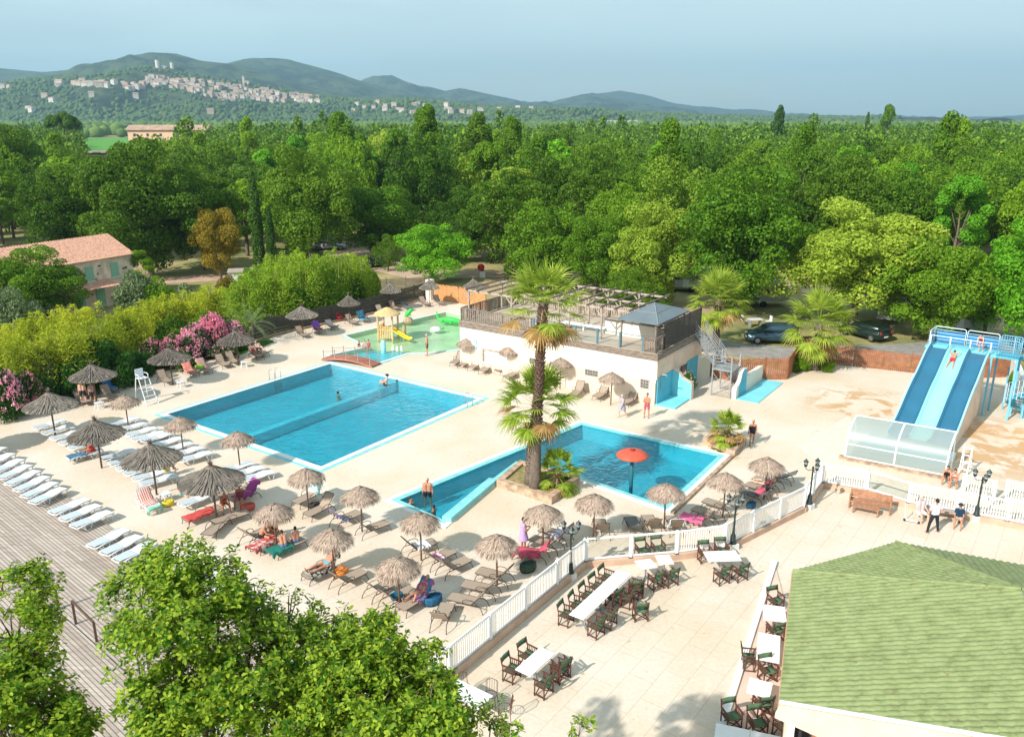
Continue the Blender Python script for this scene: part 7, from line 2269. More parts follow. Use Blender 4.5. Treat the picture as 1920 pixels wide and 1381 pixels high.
fan_palm('low yellowing fan palm in the small stone planter', G(1362, 830, 0.28), 0.9, 1.25, 0.14, 34, 10, dead=8, dryness=0.55)
# feathery grey palm by the fence
def feather_palm(label, loc, th, cr, seed):
 rg = np.random.default_rng(seed)
 t = thing('feather_palm', label, 'palm tree', loc)
 b = MB(); b.tube([(0, 0, -0.1), (0, 0, th)], [0.2, 0.17], 10); b.build('trunk', M_BARK, t, True)
 V = []; Fq = []
 for i in range(30):
  az = i*2.4; el = R(75 - 85*i/30)
  p = np.array([0, 0, th*1.0]); d = np.array([math.cos(az)*math.cos(el), math.sin(az)*math.cos(el), math.sin(el)]); sd_ = np.array([-math.sin(az), math.cos(az), 0])
  for s_ in range(26):
   p = p + d*cr/20; d = d + np.array([0, 0, -0.06]); d /= np.linalg.norm(d)
   if s_ < 4: continue
   for sg in (-1, 1):
    q = p + sd_*sg*0.35*math.sin(math.pi*min(1, s_/26+0.1)) + d*0.16 + np.array([0, 0, 0.10])
    o_ = len(V); V += [p, p + d*0.035, q + d*0.01, q]; Fq.append((o_, o_+1, o_+2, o_+3))
 np_mesh('crown', np.array(V), np.array(Fq), ML_OLIVE, t)
feather_palm('small grey-green feathery palm at the left end of the dark fence', G(474, 645), 1.6, 2.0, 3)
# ------------------------------------------------------------------ near oaks at the lower left
def lobed_leaf():
 """outline of an oak leaf, along +x, slightly folded"""
 xs_ = [0, 0.18, 0.28, 0.42, 0.52, 0.68, 0.78, 0.93, 1.0]
 ys_ = [0.02, 0.13, 0.10, 0.24, 0.17, 0.28, 0.20, 0.17, 0.0]
 V = []; Fq = []
 for x, y in zip(xs_, ys_): V += [(x, -y, 0.28*y), (x, 0, 0.0), (x, y, 0.28*y)]
 for i in range(len(xs_)-1):
  a = 3*i
  Fq += [(a, a+3, a+4, a+1), (a+1, a+4, a+5, a+2)]
 return np.array(V), np.array(Fq)
LV, LF = lobed_leaf()
def oak_crown(name, lobes, n_ros, seed, parent, size=0.088):
 rg = np.random.default_rng(seed)
 P, N_ = lobe_points(lobes, n_ros, rg, fill=0.42, updown=0.55)
 keepf = np.array([0.7*mnoise.noise(Vector(p*1.1)) + 0.9*mnoise.noise(Vector(p*2.6)) for p in P])
 P = P + rg.normal(0, 0.07, P.shape)
 m_ = keepf > -0.03
 P, N_ = P[m_], N_[m_]
 n = len(P); per = 9
 N2 = N_*0.55 + np.array([0, 0, 0.8]) + rg.normal(0, 0.25, N_.shape); N2 /= np.linalg.norm(N2, axis=1, keepdims=True)
 t = rg.normal(0, 1, (n, 3)); t -= N2*np.sum(t*N2, axis=1, keepdims=True); t /= np.linalg.norm(t, axis=1, keepdims=True)
 bb = np.cross(N2, t)
 Vs = []; Fs = []
 for k in range(per):
  a = k*2.399963 + rg.uniform(-0.3, 0.3, n); el = rg.uniform(-0.25, 0.75, n)
  dr = (t*np.cos(a)[:, None] + bb*np.sin(a)[:, None])*np.cos(el)[:, None] + N2*np.sin(el)[:, None]
  up = N2 - dr*np.sum(N2*dr, axis=1, keepdims=True); up += rg.normal(0, 0.25, up.shape); up -= dr*np.sum(up*dr, axis=1, keepdims=True); up /= np.linalg.norm(up, axis=1, keepdims=True)
  sd_ = np.cross(up, dr)
  s_ = size*rg.uniform(0.7, 1.25, n)
  off = P + N2*rg.uniform(-0.10, 0.05, n)[:, None] + dr*0.01
  X = LV[:, 0]; Y = LV[:, 1]; Z = LV[:, 2] - 0.16*X**2
  V = off[:, None, :] + s_[:, None, None]*(dr[:, None, :]*X[None, :, None] + sd_[:, None, :]*Y[None, :, None] + up[:, None, :]*Z[None, :, None])
  o_ = sum(v.shape[0] for v in Vs)
  Vs.append(V.reshape(-1, 3))
  base = (np.arange(n)*len(LV))[:, None, None] + LF[None]
  Fs.append(base.reshape(-1, 4) + o_)
 o = np_mesh(name, np.concatenate(Vs), np.concatenate(Fs).astype(np.int32), ML_FOREO, parent, True)
 return o, P
def near_oak(label, base, lobes_px, n_ros, seed):
 """lobes given as photo pixel, height and radius: the real crown stands about 9 to 12 m above the deck"""
 t = thing('oak_tree', label, 'tree', (0, 0, 0), 0, 'near oaks at the lower left')
 bs = Vector(base)
 lobes = []
 for px, py, z, r in lobes_px:
  g = G(px, py, z); lobes.append((g.x, g.y, z, r*1.12, 0.85))
 t.location = bs
 lob = [(a-bs.x, b_-bs.y, c, r, s) for a, b_, c, r, s in lobes]
 o, P = oak_crown('crown', lob, n_ros, seed, t)
 rr = random.Random(seed)
 b = MB()
 fork = Vector((0, 0, 5.2))
 b.tube([(0, 0, 0), (0.1, 0.05, 2.5), fork], [0.26, 0.2, 0.17], 9)
 for l in lob:
  q = Vector(l[:3]); m_ = fork.lerp(q, 0.55) + Vector((0, 0, 0.3))
  k_ = min(1.0, l[3]/0.7)
  b.tube([fork, m_, q - Vector((0, 0, l[3]*0.3))], [0.10*k_, 0.055*k_, 0.02*k_], 6)
  for k in range(6):
   u = Vector((rr.gauss(0, 1), rr.gauss(0, 1), rr.gauss(0.3, 0.8))).normalized()
   e = q + u*l[3]*0.85; mm = q.lerp(e, 0.5) + Vector((0, 0, 0.06))
   b.tube([q - Vector((0, 0, l[3]*0.3)), mm, e], [0.018*k_, 0.011*k_, 0.004], 4)
 b.build('trunk', M_BARK, t, True)
near_oak('big leafy oak in the lower left, its top spreading in front of the deck loungers', (-4.6, 8.6, 0),
  [(330, 1070, 12.0, 0.6), (262, 1115, 11.6, 0.5), (410, 1110, 11.7, 0.55), (252, 1195, 11.2, 0.45), (320, 1180, 11.6, 0.7), (390, 1190, 11.3, 0.8), (470, 1170, 11.2, 0.6), (275, 1290, 10.8, 0.5), (350, 1280, 10.8, 0.7),
  (450, 1270, 10.6, 0.85), (540, 1150, 11.0, 0.5), (560, 1230, 10.6, 0.55), (325, 1370, 10.2, 0.6), (400, 1370, 10.0, 0.95), (510, 1350, 10.1, 0.8), (590, 1330, 10.0, 0.6), (480, 1130, 11.3, 0.35)], 7200, 1)
near_oak('oak in the bottom middle with leaf tufts reaching towards the white railing', (-0.9, 7.6, 0),
  [(640, 1200, 10.6, 0.45), (700, 1220, 10.6, 0.5), (650, 1290, 10.3, 0.75), (740, 1290, 10.3, 0.6), (790, 1240, 10.3, 0.42), (800, 1330, 10.1, 0.6), (700, 1370, 9.8, 0.85), (860, 1360, 9.9, 0.55), (790, 1390, 9.6, 0.7), (830, 1285, 10.2, 0.28), (920, 1350, 9.9, 0.28), (640, 1160, 10.8, 0.34), (715, 1180, 10.7, 0.32), (600, 1180, 10.7, 0.4), (1085, 1372, 9.8, 0.2), (935, 1385, 9.8, 0.3)], 4800, 2)
near_oak('oak at the left edge of the photo, beside the deck railing', (-8.0, 8.6, 0),
  [(40, 1110, 11.3, 0.5), (75, 1140, 11.2, 0.3), (20, 1180, 11.0, 0.6), (66, 1220, 10.9, 0.33), (28, 1290, 10.6, 0.6), (95, 1330, 10.3, 0.4), (20, 1370, 10.1, 0.8), (85, 1400, 10.0, 0.6), (150, 1365, 10.0, 0.25), (-20, 1270, 10.6, 0.6)], 4000, 3)
# ------------------------------------------------------------------ people
SKINS = [mat('skin_tanned', (0.50, 0.235, 0.145), 0.55, var=0.06, scale=9), mat('skin_light', (0.66, 0.39, 0.29), 0.55, var=0.06, scale=9), mat('skin_deep_tan', (0.38, 0.16, 0.09), 0.55, var=0.06, scale=9)]
HAIRS = {'dark': mat('hair_dark', (0.02, 0.014, 0.01), 0.6), 'brown': mat('hair_brown', (0.10, 0.05, 0.025), 0.6), 'grey': mat('hair_grey', (0.45, 0.42, 0.38), 0.7), 'blond': mat('hair_blond', (0.42, 0.27, 0.11), 0.6), 'red': mat('hair_reddish', (0.22, 0.07, 0.03), 0.6)}
M_EYE = mat('eye_dark', (0.02, 0.015, 0.012), 0.3)
_cm = {}
def cmat(c):
 k = tuple(c)
 if k not in _cm: _cm[k] = mat('cloth', c, 0.9, var=0.1, scale=12)
 return _cm[k]
def V3(*a): return Vector(a)
def remesh(b, name, m, parent, vox):
 o = b.build(name + '_src', m)
 md = o.modifiers.new('r', 'REMESH'); md.mode = 'VOXEL'; md.voxel_size = vox; md.use_smooth_shade = True
 sm_ = o.modifiers.new('s', 'SMOOTH'); sm_.factor = 0.5; sm_.iterations = 2
 dg = bpy.context.evaluated_depsgraph_get()
 me = bpy.data.meshes.new_from_object(o.evaluated_get(dg))
 old = o.data; bpy.data.objects.remove(o); bpy.data.meshes.remove(old)
 me.name = name
 q = bpy.data.objects.new(name, me); C.objects.link(q); q.parent = parent
 if not me.materials: me.materials.append(m)
 return q
def capsule(b, p, q, r0, r1, n=10):
 p = Vector(p); q = Vector(q); d = q - p; l = d.length
 if l < 1e-5: return
 d /= l
 pts = [p - d*r0*0.95, p - d*r0*0.7, p - d*r0*0.3, p, p.lerp(q, 0.5), q, q + d*r1*0.3, q + d*r1*0.7, q + d*r1*0.95]
 rs = [r0*0.2, r0*0.7, r0*0.95, r0, (r0+r1)/2, r1, r1*0.95, r1*0.7, r1*0.2]
 b.tube(pts, rs, n)
def nrm(v): v = Vector(v); return v.normalized()
POSES = {
'stand': dict(t=(0, 0.02, 1), ual=(-0.16, 0.02, -1), fal=(-0.05, 0.18, -1), uar=(0.16, 0.02, -1), far=(0.05, 0.2, -1), thl=(-0.10, 0.0, -1), shl=(-0.02, -0.04, -1), thr=(0.10, 0.05, -1), shr=(0.02, -0.06, -1)),
'walk': dict(t=(0, 0.06, 1), ual=(-0.18, 0.3, -1), fal=(0, 0.7, -1), uar=(0.18, -0.35, -1), far=(0.05, 0.05, -1), thl=(-0.05, -0.35, -1), shl=(0, -0.55, -1), thr=(0.05, 0.42, -1), shr=(0, -0.05, -1)),
'hips': dict(t=(0, 0.0, 1), ual=(-0.75, -0.15, -1), fal=(0.75, 0.25, -0.55), uar=(0.75, -0.15, -1), far=(-0.75, 0.25, -0.55), thl=(-0.26, 0.05, -1), shl=(-0.18, -0.05, -1), thr=(0.26, 0.05, -1), shr=(0.18, -0.05, -1)),
'hold': dict(t=(0, 0.02, 1), ual=(-0.25, 0.25, -1), fal=(0.5, 0.8, 0.15), uar=(0.25, 0.25, -1), far=(-0.5, 0.8, 0.35), thl=(-0.09, 0.0, -1), shl=(-0.02, -0.04, -1), thr=(0.09, 0.08, -1), shr=(0.02, -0.04, -1)),
'sit': dict(t=(0, -0.06, 1), ual=(-0.15, 0.45, -1), fal=(0.1, 0.9, -0.35), uar=(0.15, 0.45, -1), far=(-0.1, 0.9, -0.35), thl=(-0.16, 1, -0.05), shl=(0, 0.12, -1), thr=(0.16, 1, -0.05), shr=(0, 0.02, -1)),
'lean': dict(t=(0, 0.5, 1), ual=(-0.1, 0.5, -1), fal=(0.25, 0.85, -0.3), uar=(0.1, 0.5, -1), far=(-0.25, 0.85, -0.3), thl=(-0.2, 1, -0.05), shl=(0, 0.05, -1), thr=(0.2, 1, -0.05), shr=(0, -0.05, -1)),
'reach': dict(t=(0, 0.0, 1), ual=(-0.9, 0.35, 0.0), fal=(-0.8, 0.5, 0.12), uar=(0.15, 0.4, -1), far=(-0.1, 0.9, -0.35), thl=(-0.16, 1, -0.05), shl=(0, 0.12, -1), thr=(0.16, 1, -0.05), shr=(0, 0.02, -1)),
'knees': dict(t=(0, -0.25, 1), ual=(-0.1, 0.7, -0.7), fal=(0.15, 0.9, 0.2), uar=(0.1, 0.7, -0.7), far=(-0.15, 0.9, 0.2), thl=(-0.12, 0.8, 0.62), shl=(0, 0.35, -1), thr=(0.12, 0.8, 0.62), shr=(0, 0.4, -1)),
'recline': dict(t=(0, -0.72, 0.62), ual=(-0.3, 0.45, -0.75), fal=(0.1, 0.95, -0.2), uar=(0.3, 0.45, -0.75), far=(-0.2, 0.95, -0.1), thl=(-0.10, 1, 0.0), shl=(-0.03, 1, 0.0), thr=(0.12, 1, 0.12), shr=(0.05, 1, -0.18)),
'recline_knee': dict(t=(0, -0.7, 0.66), ual=(-0.3, 0.5, -0.6), fal=(0.3, 0.8, 0.1), uar=(0.3, 0.5, -0.6), far=(-0.3, 0.8, 0.1), thl=(-0.10, 0.8, 0.62), shl=(-0.03, 0.55, -0.85), thr=(0.12, 1, 0.05), shr=(0.05, 1, -0.1)),
'prone': dict(t=(0, 0.97, 0.22), ual=(-0.55, 0.85, 0.0), fal=(0.1, 1, 0.0), uar=(0.55, 0.85, 0.0), far=(-0.1, 1, 0.0), thl=(-0.18, -1, 0), shl=(-0.1, -1, 0.02), thr=(0.18, -1, 0), shr=(0.1, -1, 0.02)),
'crouch': dict(t=(0, 0.75, 0.75), ual=(-0.15, 0.35, -1), fal=(0.1, 0.2, -1), uar=(0.15, 0.35, -1), far=(-0.1, 0.2, -1), thl=(-0.14, 0.15, -1), shl=(0, -0.15, -1), thr=(0.14, 0.15, -1), shr=(0, -0.15, -1)),
'swim': dict(t=(0, 0.25, 1), ual=(-1, 0.5, -0.1), fal=(-0.5, 0.9, 0.0), uar=(1, 0.5, -0.1), far=(0.5, 0.9, 0.0), thl=(-0.1, -0.4, -1), shl=(0, -0.5, -1), thr=(0.1, 0.2, -1), shr=(0, -0.4, -1)),
}
def person(label, loc, yaw, pose, skin=0, hair='dark', long_hair=False, clothes=(), h=1.72, root_z=None, build=1.0, hat=None, pitch=0.0, group=None):
 """clothes: list of (kind, colour); root_z: height of the pelvis above loc for seated figures, else feet rest on loc"""
 P = POSES[pose]; k = h/1.75
 child = h < 1.45
 hs_ = 1.0 + (0.28 if h < 1.25 else 0.14 if child else 0)      # children have relatively larger heads
 pel = V3(0, 0, 0); td = nrm(P['t'])
 side = V3(1, 0, 0)
 ch = pel + td*0.30*k; sh = pel + td*0.50*k; neck = sh + nrm(td + V3(0, 0, 0.15))*0.10*k
 hd = nrm(td*0.5 + V3(0, 0.12, 1.0)) if pose not in ('prone',) else nrm(V3(0, 0.9, 0.5))
 headc = neck + hd*0.115*k*hs_
 fwd = (V3(0, 1, 0) - hd*hd.y).normalized() if pose != 'prone' else nrm(V3(0, 0.5, -0.6))
 J = {}
 for s, sg in (('l', -1), ('r', 1)):
  hp = pel + side*sg*0.095*k*build
  kn = hp + nrm(P['th'+s])*0.43*k; an = kn + nrm(P['sh'+s])*0.42*k
  so = sh + side*sg*0.175*k*build - td*0.03*k
  el = so + nrm(P['ua'+s])*0.28*k; wr = el + nrm(P['fa'+s])*0.25*k
  J[s] = (hp, kn, an, so, el, wr)
 low = min(J['l'][2].z, J['r'][2].z) - 0.075*k
 rz_ = -low if root_z is None else root_z
 t = thing('person', label, 'person', Vector(loc), yaw, group)
 if pitch: t.rotation_euler = (pitch, 0, yaw)
 off = V3(0, 0, rz_)
 def torso(b, g, lo=0.0, hi=1.0):
  for sg in (-1, 1):
   a = pel + side*sg*0.075*k*build + td*(0.5*k*lo); c = pel + side*sg*0.10*k*build + td*(0.44*k*hi)
   capsule(b, a + off, c + off, (0.105*build + g)*k*(0.98 if lo == 0 else 0.9), (0.105*build + g)*k)
  if hi > 0.9: capsule(b, sh - side*0.12*k + off - td*0.04*k, sh + side*0.12*k + off - td*0.04*k, (0.072+g)*k, (0.072+g)*k)
 sk = SKINS[skin]
 b = MB()
 torso(b, 0)
 capsule(b, sh + off - td*0.02, neck + off + hd*0.04*k, 0.058*k, 0.05*k)
 Rm = Matrix((side, hd.cross(side).normalized(), hd)).transposed()
 yv_ = hd.cross(side).normalized(); fr = yv_ if yv_.dot(fwd) > 0 else -yv_
 b.ell(headc + off, (0.075*k*hs_, 0.092*k*hs_, 0.115*k*hs_), 14, 10, 0, Rm)
 b.ell(headc + off + fr*0.03*k - hd*0.055*k*hs_, (0.052*k*hs_, 0.055*k*hs_, 0.055*k*hs_), 10, 8, 0, Rm)
 capsule(b, headc + off + fr*0.082*k*hs_ + hd*0.012*k, headc + off + fr*0.104*k*hs_ - hd*0.018*k, 0.009*k, 0.015*k, 6)
 for sg in (-1, 1): b.ell(headc + off + side*sg*0.077*k*hs_ - hd*0.01*k, (0.012*k, 0.02*k, 0.032*k), 8, 6, 0, Rm)
 for s, sg in (('l', -1), ('r', 1)):
  hp, kn, an, so, el, wr = [j + off for j in J[s]]
  capsule(b, hp, kn, 0.088*k*build, 0.055*k);
  capsule(b, kn, kn.lerp(an, 0.35), 0.055*k, 0.056*k); capsule(b, kn.lerp(an, 0.35), an, 0.056*k, 0.036*k)
  d = nrm(P['sh'+s]); toe = V3(0, 1, 0) - d*d.y
  if toe.length < 0.35: toe = V3(0, 0.3, 0.9) if pose != 'prone' else V3(0, -0.9, -0.4)
  toe.normalize()
  capsule(b, an + d*0.035*k - toe*0.03*k, an + d*0.045*k + toe*0.14*k, 0.036*k, 0.028*k)
  capsule(b, so, el, 0.050*k*build, 0.038*k); capsule(b, el, wr, 0.040*k, 0.027*k)
  hdv = nrm(P['fa'+s]); pn = hdv.cross(V3(0, 0, 1)); pn = side.copy() if pn.length < 0.3 else pn.normalized()
  pm = wr + hdv*0.05*k
  cr_ = hdv.cross(pn).normalized()
  capsule(b, wr + pn*0.0, wr + hdv*0.065*k, 0.026*k, 0.034*k)
  for f_ in range(4):        # four fingers of different length, slightly curled
   o_ = pn*((f_-1.5)*0.0195*k); ln = (0.062, 0.075, 0.07, 0.052)[f_]*k
   p0 = wr + hdv*0.080*k + o_; p1 = p0 + hdv*ln*0.55; p2 = p1 + (hdv*0.85 - cr_*0.5).normalized()*ln*0.5
   capsule(b, p0, p1, 0.0095*k, 0.009*k, 6); capsule(b, p1, p2, 0.009*k, 0.0075*k, 6)
  th0 = wr + hdv*0.03*k - pn*sg*0.028*k
  capsule(b, th0, th0 + (hdv*0.6 - pn*sg*0.8).normalized()*0.05*k, 0.012*k, 0.009*k, 6)
 remesh(b, 'body', sk, t, 0.0125*k)
 # hair
 b = MB()
 b.ell(headc + off - fr*0.016*k*hs_ + hd*0.020*k*hs_, (0.084*k*hs_, 0.094*k*hs_, 0.112*k*hs_), 14, 10, 0, Rm)
 if long_hair:
  capsule(b, headc + off - fr*0.05*k, neck + off - td*0.10*k - fr*0.07*k, 0.07*k*hs_, 0.04*k)
 hr = b.build('hair', HAIRS[hair], t, True)
 b = MB()
 for sg in (-1, 1): b.ell(headc + off + fr*0.083*k*hs_ + side*sg*0.03*k*hs_ + hd*0.012*k, (0.011*k, 0.006*k, 0.008*k), 8, 6, 0, Rm)
 b.build('eyes', M_EYE, t, True)
 b = MB(); b.ell(headc + off + fr*0.086*k*hs_ - hd*0.058*k*hs_, (0.022*k, 0.006*k, 0.007*k), 8, 6, 0, Rm); b.build('mouth', mat('lips', (0.40, 0.12, 0.10), 0.5) if 'lips' not in bpy.data.materials else bpy.data.materials['lips'], t, True)
 if hat:
  b = MB(); cc = headc + off + hd*0.055*k
  n = 14; vs = []
  for rr, zz in ((0.15, -0.005), (0.15, 0.005), (0.092, 0.012), (0.085, 0.075), (0.03, 0.095)):
   for i in range(n):
    a = 2*math.pi*i/n; vs.append(cc + side*rr*k*hs_*math.cos(a) + fr*rr*k*hs_*1.1*math.sin(a) + hd*zz*k)
  fs_ = [(i*n+j, i*n+(j+1) % n, (i+1)*n+(j+1) % n, (i+1)*n+j) for i in range(4) for j in range(n)] + [tuple(4*n+j for j in range(n)), tuple(reversed(range(n)))]
  b.add(vs, fs_); b.build('hat', cmat(hat), t, True)
 for kind, col in clothes:
  b = MB(); g = 0.011
  legs_to = {'trunks': 0.42, 'briefs': 0.08, 'shorts': 0.62, 'trousers': 1.0, 'dress': 0.3, 'swimsuit': 0.07, 'bikini': 0.06}.get(kind, None)
  if kind in ('trunks', 'briefs', 'shorts', 'trousers', 'bikini', 'swimsuit', 'dress'):
   for sg in (-1, 1):
    a = pel + side*sg*0.075*k*build - td*0.02*k; c = pel + side*sg*0.08*k*build + td*(0.06 if kind != 'swimsuit' else 0.28)*k
    capsule(b, a + off, c + off, (0.107*build+g)*k, (0.103*build+g)*k)
   for s in 'lr':
    hp, kn, an = [j + off for j in J[s][:3]]
    e_ = hp.lerp(kn, min(1, legs_to)); r1 = 0.088*build + (0.055-0.088*build)*min(1, legs_to)
    capsule(b, hp, e_, (0.088*build+g)*k, (r1+g*1.3)*k)
    if kind == 'trousers': capsule(b, kn, an, (0.058+g)*k, (0.042+g)*k)
  if kind in ('shirt', 'dress', 'swimsuit'):
   torso(b, g, 0.0, 1.0 if kind != 'swimsuit' else 0.85)
   if kind == 'shirt':
    for s in 'lr':
     so, el = J[s][3] + off, J[s][4] + off
     capsule(b, so, so.lerp(el, 0.65), (0.055*build+g)*k, (0.046+g)*k)
  if kind == 'bikini':
   a = pel + td*0.36*k;
   for sg in (-1, 1): capsule(b, a + side*sg*0.02*k + off, a + side*sg*0.095*k*build + off, (0.11*build+g)*k*1.0, (0.108*build+g)*k)
   # keep only a band: thin cups instead of the full torso
  if kind == 'dress':
   kn = (J['l'][0] + J['r'][0])/2*0.35 + (J['l'][1] + J['r'][1])/2*0.65 + off; top_ = pel + off + td*0.1*k
   d = (kn - top_)
   b.tube([top_ - V3(0, 0, 0.0), top_ + d*0.5, top_ + d*1.15, top_ + d*1.17], [0.17*k*build, 0.20*k*build, 0.25*k*build, 0.05*k], 16)
  o = remesh(b, {'trunks': 'swim_trunks', 'briefs': 'swim_briefs', 'shorts': 'shorts', 'trousers': 'trousers', 'bikini': 'bikini', 'swimsuit': 'swimsuit', 'shirt': 'shirt', 'dress': 'dress'}[kind], cmat(col), t, 0.016*k)
 return t
def on_lounger(label, head, foot, pose, z=0.46, frac=0.42, **kw):
 h_, f_ = G(*head), G(*foot); d = f_ - h_
 p = h_.lerp(f_, frac)
 return person(label, (p.x, p.y, 0), math.atan2(d.y, d.x) - math.pi/2, pose, root_z=z, **kw)
def facing(px, py, qx, qy):
 a, b_ = G(px, py), G(qx, qy); return math.atan2((b_-a).y, (b_-a).x) - math.pi/2
pp_ = person
pp_('person standing behind the second-row parasol, bare back, dark shorts', G(158, 758), R(20), 'stand', 1, 'brown', clothes=[('shorts', (0.03, 0.03, 0.03))], h=1.78)
pp_('person in a patterned top standing beside the parasol pole by the blue towel', G(176, 757), R(200), 'stand', 0, 'dark', clothes=[('shirt', (0.35, 0.25, 0.22)), ('shorts', (0.04, 0.04, 0.05))], h=1.68)
on_lounger('person in red sitting on the white lounger with the dark blue towel', (192, 852), (138, 866), 'lean', frac=0.28, skin=0, hair='dark', clothes=[('shirt', (0.5, 0.05, 0.04)), ('trunks', (0.5, 0.05, 0.04))], h=1.65)
on_lounger('person in dark green shirt and yellow shorts with raised knees under a reed parasol', (296, 897), (340, 886), 'knees', frac=0.35, skin=0, hair='dark', clothes=[('shirt', (0.015, 0.07, 0.05)), ('shorts', (0.6, 0.45, 0.03))], h=1.75)
pp_('child with dark hair sitting on a taupe lounger left of the nearest reed parasol', G(340, 940), facing(340, 940, 400, 925), 'sit', 1, 'dark', clothes=[('trunks', (0.2, 0.45, 0.42))], h=1.3, root_z=0.44)
pp_('woman in a red bikini sitting behind the nearest reed parasol pole', G(420, 958), facing(420, 958, 450, 985), 'lean', 2, 'dark', clothes=[('bikini', (0.35, 0.03, 0.03))], h=1.66, root_z=0.46)
pp_('woman with an outstretched arm sitting by the magenta towel', G(452, 948), facing(452, 948, 430, 975), 'reach', 2, 'brown', clothes=[('swimsuit', (0.20, 0.05, 0.07))], h=1.66, root_z=0.46)
pp_('man in black trunks leaning over cards on a lounger under the thatch parasol', G(492, 1018), facing(492, 1018, 530, 1020), 'lean', 0, 'grey', clothes=[('trunks', (0.02, 0.02, 0.025))], h=1.78, root_z=0.46, build=1.15)
pp_('woman sitting behind the thatch pole among the card players', G(512, 1004), facing(512, 1004, 525, 1030), 'lean', 2, 'dark', clothes=[('bikini', (0.05, 0.02, 0.03))], h=1.66, root_z=0.46)
pp_('boy with bare back sitting on the green towel lounger', G(534, 1038), facing(534, 1038, 515, 1005), 'lean', 0, 'brown', clothes=[('trunks', (0.1, 0.15, 0.25))], h=1.5, root_z=0.44)
pp_('boy in blue striped trunks sitting at the foot of the green towel lounger', G(556, 1028), facing(556, 1028, 535, 1000), 'sit', 0, 'dark', clothes=[('trunks', (0.12, 0.22, 0.42))], h=1.5, root_z=0.44)
on_lounger('tanned man sunbathing on his back in light blue swim briefs', (636, 1064), (572, 1092), 'recline', frac=0.36, skin=0, hair='dark', clothes=[('briefs', (0.12, 0.35, 0.45))], h=1.82, build=1.05)
on_lounger('woman reclining on the pink and blue towel with one knee up', (806, 1118), (758, 1148), 'recline_knee', frac=0.36, skin=0, hair='blond', clothes=[('bikini', (0.4, 0.1, 0.2))], h=1.66)
w1_ = pp_('woman wrapped in a lilac towel standing by the lamp post parasol', G(981, 1032), R(-70), 'hold', 2, 'dark', clothes=[('dress', (0.45, 0.33, 0.58))], h=1.70)
pp_('bald man in dark briefs standing in the lagoon pool by the steps', G(802, 924, -0.07) - Vector((0, 0, 0.91)), facing(797, 945, 780, 975), 'stand', 0, 'grey', clothes=[('trunks', (0.02, 0.02, 0.03))], h=1.80, build=1.2)
pp_('man in the left corner of the lagoon pool, leaning on the edge', G(771, 944, -0.07) - Vector((0, 0, 0.0)), facing(772, 951, 800, 960), 'sit', 0, 'dark', clothes=[('trunks', (0.03, 0.04, 0.08))], h=1.75, root_z=-0.45)
pp_('bather low in the water beside the nearest corner of the lagoon pool', G(812, 957, -0.07), facing(806, 965, 775, 960), 'sit', 2, 'dark', clothes=[('trunks', (0.2, 0.03, 0.03))], h=1.65, root_z=-0.46)
dvp = Vector((POOL1[0][0], POOL1[0][1], 0)) + E2*7.0
pp_('man with a black hat sitting on the far end of the pool ledge', (dvp + E1*13.6 + Vector((0, 0, -0.28)))[:], R(95), 'knees', 1, 'dark', clothes=[('trunks', (0.03, 0.03, 0.06))], h=1.75, root_z=0.1, hat=(0.02, 0.02, 0.02))
pp_('swimmer with only head and arms out of the water beside the pool ledge', (dvp + E1*9.6 - E2*0.8 + Vector((0, 0, -0.07)))[:], R(-60), 'sit', 0, 'dark', clothes=[('trunks', (0.03, 0.03, 0.2))], h=1.7, root_z=-0.52)
pp_('child with dark hair bathing in the blue end of the paddling pool, leftmost', G(673, 658, -0.36), R(200), 'crouch', 0, 'dark', long_hair=True, clothes=[('swimsuit', (0.4, 0.1, 0.12))], h=1.05)
pp_('small child sitting on the far edge of the blue end of the paddling pool', G(683, 651, 0.02), R(170), 'sit', 1, 'brown', clothes=[('swimsuit', (0.5, 0.3, 0.35))], h=1.1, root_z=0.12)
pp_('child in a red top standing in the blue end behind the footbridge', G(692, 662, -0.36), R(180), 'stand', 0, 'dark', clothes=[('swimsuit', (0.5, 0.12, 0.12))], h=1.2)
pp_('man in dark grey shorts standing at the rim of the paddling pool', G(801, 666), R(100), 'stand', 0, 'grey', clothes=[('shorts', (0.06, 0.07, 0.06))], h=1.84)
pp_('woman in a grey patterned dress walking in front of the bar wall', G(1166, 782), R(110), 'walk', 1, 'grey', clothes=[('dress', (0.35, 0.35, 0.42))], h=1.64, build=1.15)
pp_('man in pink-red shorts walking in front of the bar wall', G(1212, 783), R(150), 'hold', 0, 'dark', clothes=[('shorts', (0.55, 0.09, 0.13))], h=1.74)
pp_('woman in a black swimsuit walking past the small planter', G(1409, 834), R(170), 'walk', 2, 'blond', long_hair=True, clothes=[('swimsuit', (0.015, 0.015, 0.02))], h=1.68)
q = sl(8.3, -3.0, 4.19)
pp_('girl in a red swimsuit bending forward at the top of the water slide', q[:], SA + R(80), 'crouch', 1, 'dark', long_hair=True, clothes=[('swimsuit', (0.5, 0.03, 0.05))], h=1.45)
zz = float(np.interp(6.3, us, zs))
q = sl(6.55, -1.72, zz + 0.10)
pr_p = pp_('boy in red swim shorts lying face down on the middle slide lane', q[:], SA - R(90), 'prone', 0, 'dark', clothes=[('trunks', (0.62, 0.03, 0.05))], h=1.5, root_z=0.09, pitch=0)
pr_p.rotation_mode = 'ZXY' if False else 'XYZ'
pr_p.rotation_euler = (Matrix.Rotation(SA - R(90), 3, 'Z') @ Matrix.Rotation(R(29), 3, 'X')).to_euler()
kq = sl(-5.35, -2.7)
pp_('girl with a dark ponytail and black top sitting on the kerb by the shelter', G(1773, 905), R(150), 'lean', 0, 'dark', long_hair=True, clothes=[('swimsuit', (0.02, 0.02, 0.03))], h=1.6, root_z=0.42)
